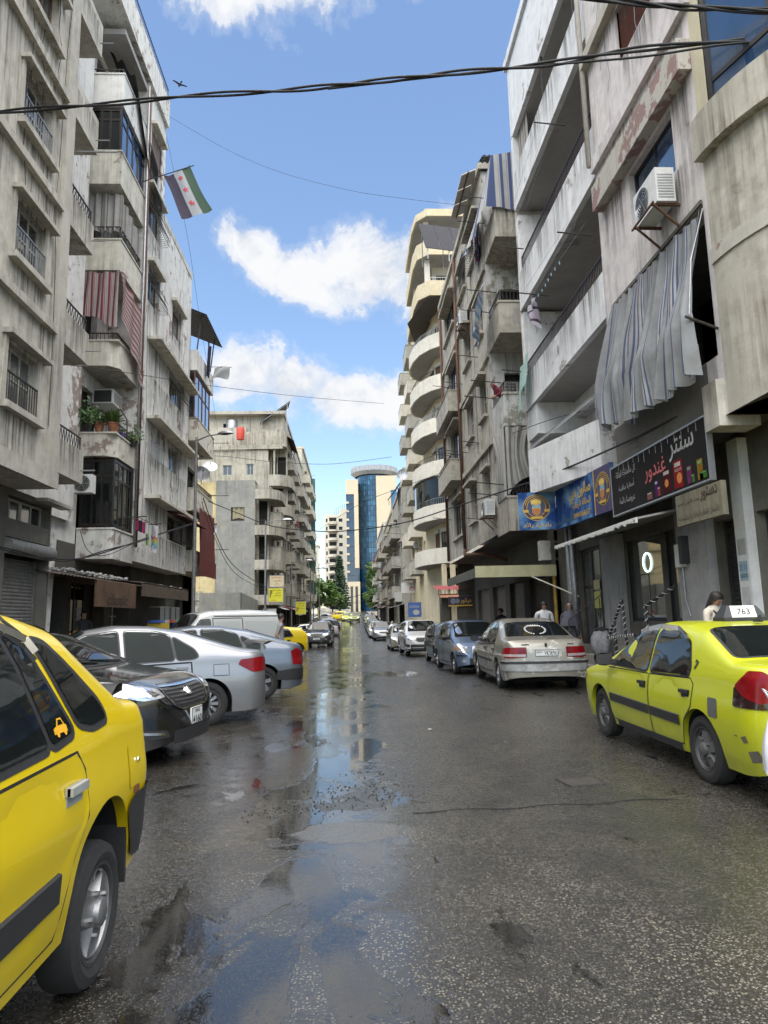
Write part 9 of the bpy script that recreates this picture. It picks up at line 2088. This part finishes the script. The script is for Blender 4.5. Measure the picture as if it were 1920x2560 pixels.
CAB=[('thick black twin cable strung across the top of the street',[(-6.69,11.5,10.72),(-5.11,11.3,10.72),(-3.39,11.0,10.66),(-1.64,10.6,10.48),(-0.26,10.2,10.29),(0.92,9.9,10.19),(2.16,9.5,10.0),(3.43,9.1,9.85),(4.67,8.7,9.73),(6.33,8.2,9.48)],0.022,2),
       ('second black cable crossing the sky just under the thick one',[(-0.26,10.2,10.24),(1.57,9.8,10.16),(2.77,9.4,9.99),(3.58,9.0,9.73),(4.48,8.7,9.58),(5.4,8.4,9.5),(6.32,8.2,9.43)],0.018,1),
       ('black cable bundle in the upper corner above the brown blind',[(3.19,8.6,10.47),(4.18,8.2,9.95),(4.91,7.9,9.59),(5.91,7.6,9.24)],0.02,3),
       ('long cable sagging from the maroon blind to the black shop sign',[(-7.01,33.0,7.34),(-5.32,33.0,6.62),(-3.75,32.0,5.89),(-2.1,31.0,5.53),(-0.43,29.0,5.19),(1.92,26.0,5.07),(3.57,22.5,5.14),(4.62,18.0,4.96),(5.15,15.5,4.9),(5.4,13.0,4.8),(5.5,11.0,4.73),(5.63,9.7,4.7),(5.9,8.4,4.7)],0.022,1),
       ('thin wire across the clouds to the cream curved block',[(-8.14,15.0,7.5),(-7.2,20.0,9.05),(-5.97,30.0,12.02),(-2.54,38.0,14.17),(2.45,45.0,15.99)],0.012,1),
       ('thin wire high in the sky from the white block to the loggias',[(-7.38,24.0,21.2),(-4.61,24.0,19.45),(-2.43,23.5,18.11),(0.11,22.5,16.72),(1.93,22.0,16.09),(4.13,21.0,15.15)],0.006,1),
       ('thin wire hanging down past the flag',[(-7.58,24.0,23.55),(-6.48,24.0,18.42),(-6.02,24.5,15.93),(-5.84,26.0,13.38),(-5.85,30.0,9.89)],0.006,1),
       ('wire from the white block down to the grey cement wall',[(-7.4,22.0,6.15),(-7.11,34.0,9.76),(-4.58,40.0,10.84),(-1.15,45.0,11.8),(3.1,48.0,12.96)],0.014,1),
       ('drooping cable from the lamp pole to the yellow boards',[(-6.02,28.0,6.54),(-6.35,33.0,5.37),(-6.53,38.0,4.62),(-6.27,43.0,4.13),(-5.63,46.5,3.65)],0.02,1),
       ('second drooping cable from the lamp pole to the yellow boards',[(-6.08,28.0,6.37),(-6.44,32.0,5.64),(-6.53,38.0,4.28),(-6.03,44.0,3.68),(-5.63,46.5,3.49)],0.014,1),
       ('cable looping along the first floor of the white block',[(-7.26,14.0,3.12),(-6.98,15.5,3.03),(-6.9,17.5,3.13),(-6.65,20.0,3.69),(-6.63,24.0,4.56),(-6.29,27.3,5.36)],0.018,2),
       ('slack cable under the glazed first floor balcony',[(-7.81,20.0,4.21),(-7.61,20.0,3.68),(-7.32,20.0,3.47),(-7.03,20.3,3.52),(-6.94,22.0,4.0)],0.012,1),
       ('white cable from the loggia to the dark concrete block',[(4.67,30.0,8.89),(5.2,22.0,7.43),(5.3,17.0,6.52),(5.34,14.0,5.86)],0.01,1),
       ('wire from the dark block across to the weathered left block',[(-2.65,60.0,9.38),(0.79,52.0,10.21),(3.02,40.0,9.14),(4.7,33.0,8.58)],0.015,1),
       ('first low wire strung over the distant cars',[(-4.43,60.0,3.36),(-1.38,67.5,3.38),(2.51,75.0,4.39)],0.014,1),
       ('second low wire strung over the distant cars',[(-4.45,58.0,2.96),(-0.94,64.0,3.23),(3.37,70.0,4.5)],0.014,1),
       ('third low wire strung over the distant cars',[(-4.58,62.0,2.81),(-1.56,71.0,2.78),(2.43,80.0,3.8)],0.014,1),
       ('fourth low wire strung over the distant cars',[(-5.04,46.5,3.43),(-3.27,68.25,3.18),(1.15,90.0,3.45)],0.014,1)]
for c_ in CAB:cable(*c_)
# bird
bd=thing('bird','dark bird flying above the white apartment block','bird',(-7.94,30,27.3),.6);mb=MB();mb.lathe([(0,-.16),(.035,-.1),(.055,0),(.04,.09),(.03,.13),(0,.17)],10,'y');mb.add([(-.03,-.14,0),(.03,-.14,0),(.05,-.27,0),(-.05,-.27,0)],[(0,1,2,3)]);mb.build('body',M_ink,bd,smooth=True)
for s in (1,-1):mb=MB();mb.grid(lambda a,b:(s*(.03+.32*a),.06-.14*b*(1-.5*a)-.05*a,.10*a-.05*a*a),6,3);mb.build('wing',M_ink,bd)

# ------------------------------------------------------------------ trees
def leaf_tree(P,label,h,cr,n,seed,m,trunk=.16,leaf=.22,group='street trees by the junction'):
    t=thing('street_tree',label,'tree',P,0,group);q=random.Random(seed);mb=MB();mb.tube([(0,0,0),(.05,.03,h*.3),(0,.05,h*.6),(.06,0,h*.85)],[trunk,trunk*.8,trunk*.5,trunk*.2],8)
    cl=[]
    for i in range(16):
        a=q.uniform(0,2*PI);rr=cr*q.uniform(.3,.85);z=h*q.uniform(.5,.98);c=Vector((rr*math.cos(a),rr*math.sin(a),z));cl.append((c,cr*q.uniform(.25,.45)));mb.tube([(0,0,h*q.uniform(.28,.5)),c*.6+Vector((0,0,.1)),c],[trunk*.35,trunk*.2,.02],5)
    mb.build('trunk',M_bark,t,smooth=True);lf=MB()
    for i in range(n):
        c,r=q.choice(cl);d=Vector((q.gauss(0,1),q.gauss(0,1),q.gauss(0,.8))).normalized()*r*q.random()**.4;p=c+d;a1=Vector((q.uniform(-1,1),q.uniform(-1,1),q.uniform(-.4,.4))).normalized()*leaf*q.uniform(.6,1.2);b1=a1.cross(Vector((q.uniform(-1,1),q.uniform(-1,1),q.uniform(-1,1)))).normalized()*leaf*.5
        lf.add([p-a1,p+b1,p+a1,p-b1],[(0,1,2,3)])
    lf.build('crown',m,t,recalc=False);return t
leaf_tree((-6.2,135,gz(135)),'bright green leafy tree in front of the pine',7.2,3.3,6500,1,M_leaf2,leaf=.3);leaf_tree((-4.0,146,gz(146)),'smaller green tree right of the bright leafy tree',5.6,2.6,4500,2,M_leaf2,leaf=.3);leaf_tree((-8.6,142,gz(142)),'green tree half hidden by the left lamp post',6.4,2.8,4000,6,M_leaf2,leaf=.3)
leaf_tree((6.2,150,gz(150)),'tall spreading green tree at the end of the right row',11.5,4.0,6500,3,M_leaf2,leaf=.34);leaf_tree((4.9,128,gz(128)),'round bright green bush tree by the right kerb',5.0,2.6,5500,4,M_leaf2,leaf=.28);leaf_tree((8.5,138,gz(138)),'dark green tree behind the last right block',7,3,4000,5,M_leaf,leaf=.3)
pt=thing('pine_tree','tall dark tiered pine in front of the pale apartment tower','tree',(-3.3,200,gz(200)));MB().tube([(0,0,0),(.1,0,8),(0,0,17)],[.35,.24,.04],8).build('trunk',M_bark,pt);q=random.Random(8);lf=MB();br_=MB()
for k in range(22):
    z=1.6+15*k/21;rad=3.3*(1-k/23)**.8*(.85+.3*q.random());nb_=7
    for i in range(nb_):
        a=2*PI*i/nb_+k*.7+q.uniform(-.2,.2);e=Vector((rad*math.cos(a),rad*math.sin(a),z-.25+.1*rad));br_.tube([(0,0,z),e],[.05,.02],4)
        for j in range(26):s6=.2+.8*j/26;p=Vector((0,0,z))*(1-s6)+e*s6+Vector((q.gauss(0,.15),q.gauss(0,.15),q.gauss(.05,.1)));a1=Vector((q.uniform(-1,1),q.uniform(-1,1),q.uniform(0,.8))).normalized()*.5;b1=a1.orthogonal().normalized()*.2;lf.add([p-a1,p+b1,p+a1,p-b1],[(0,1,2,3)])
br_.build('limb',M_bark,pt);lf.build('crown',M_leafd,pt,recalc=False)
for o in bpy.data.objects:
    if '_abs' in o:del o['_abs']
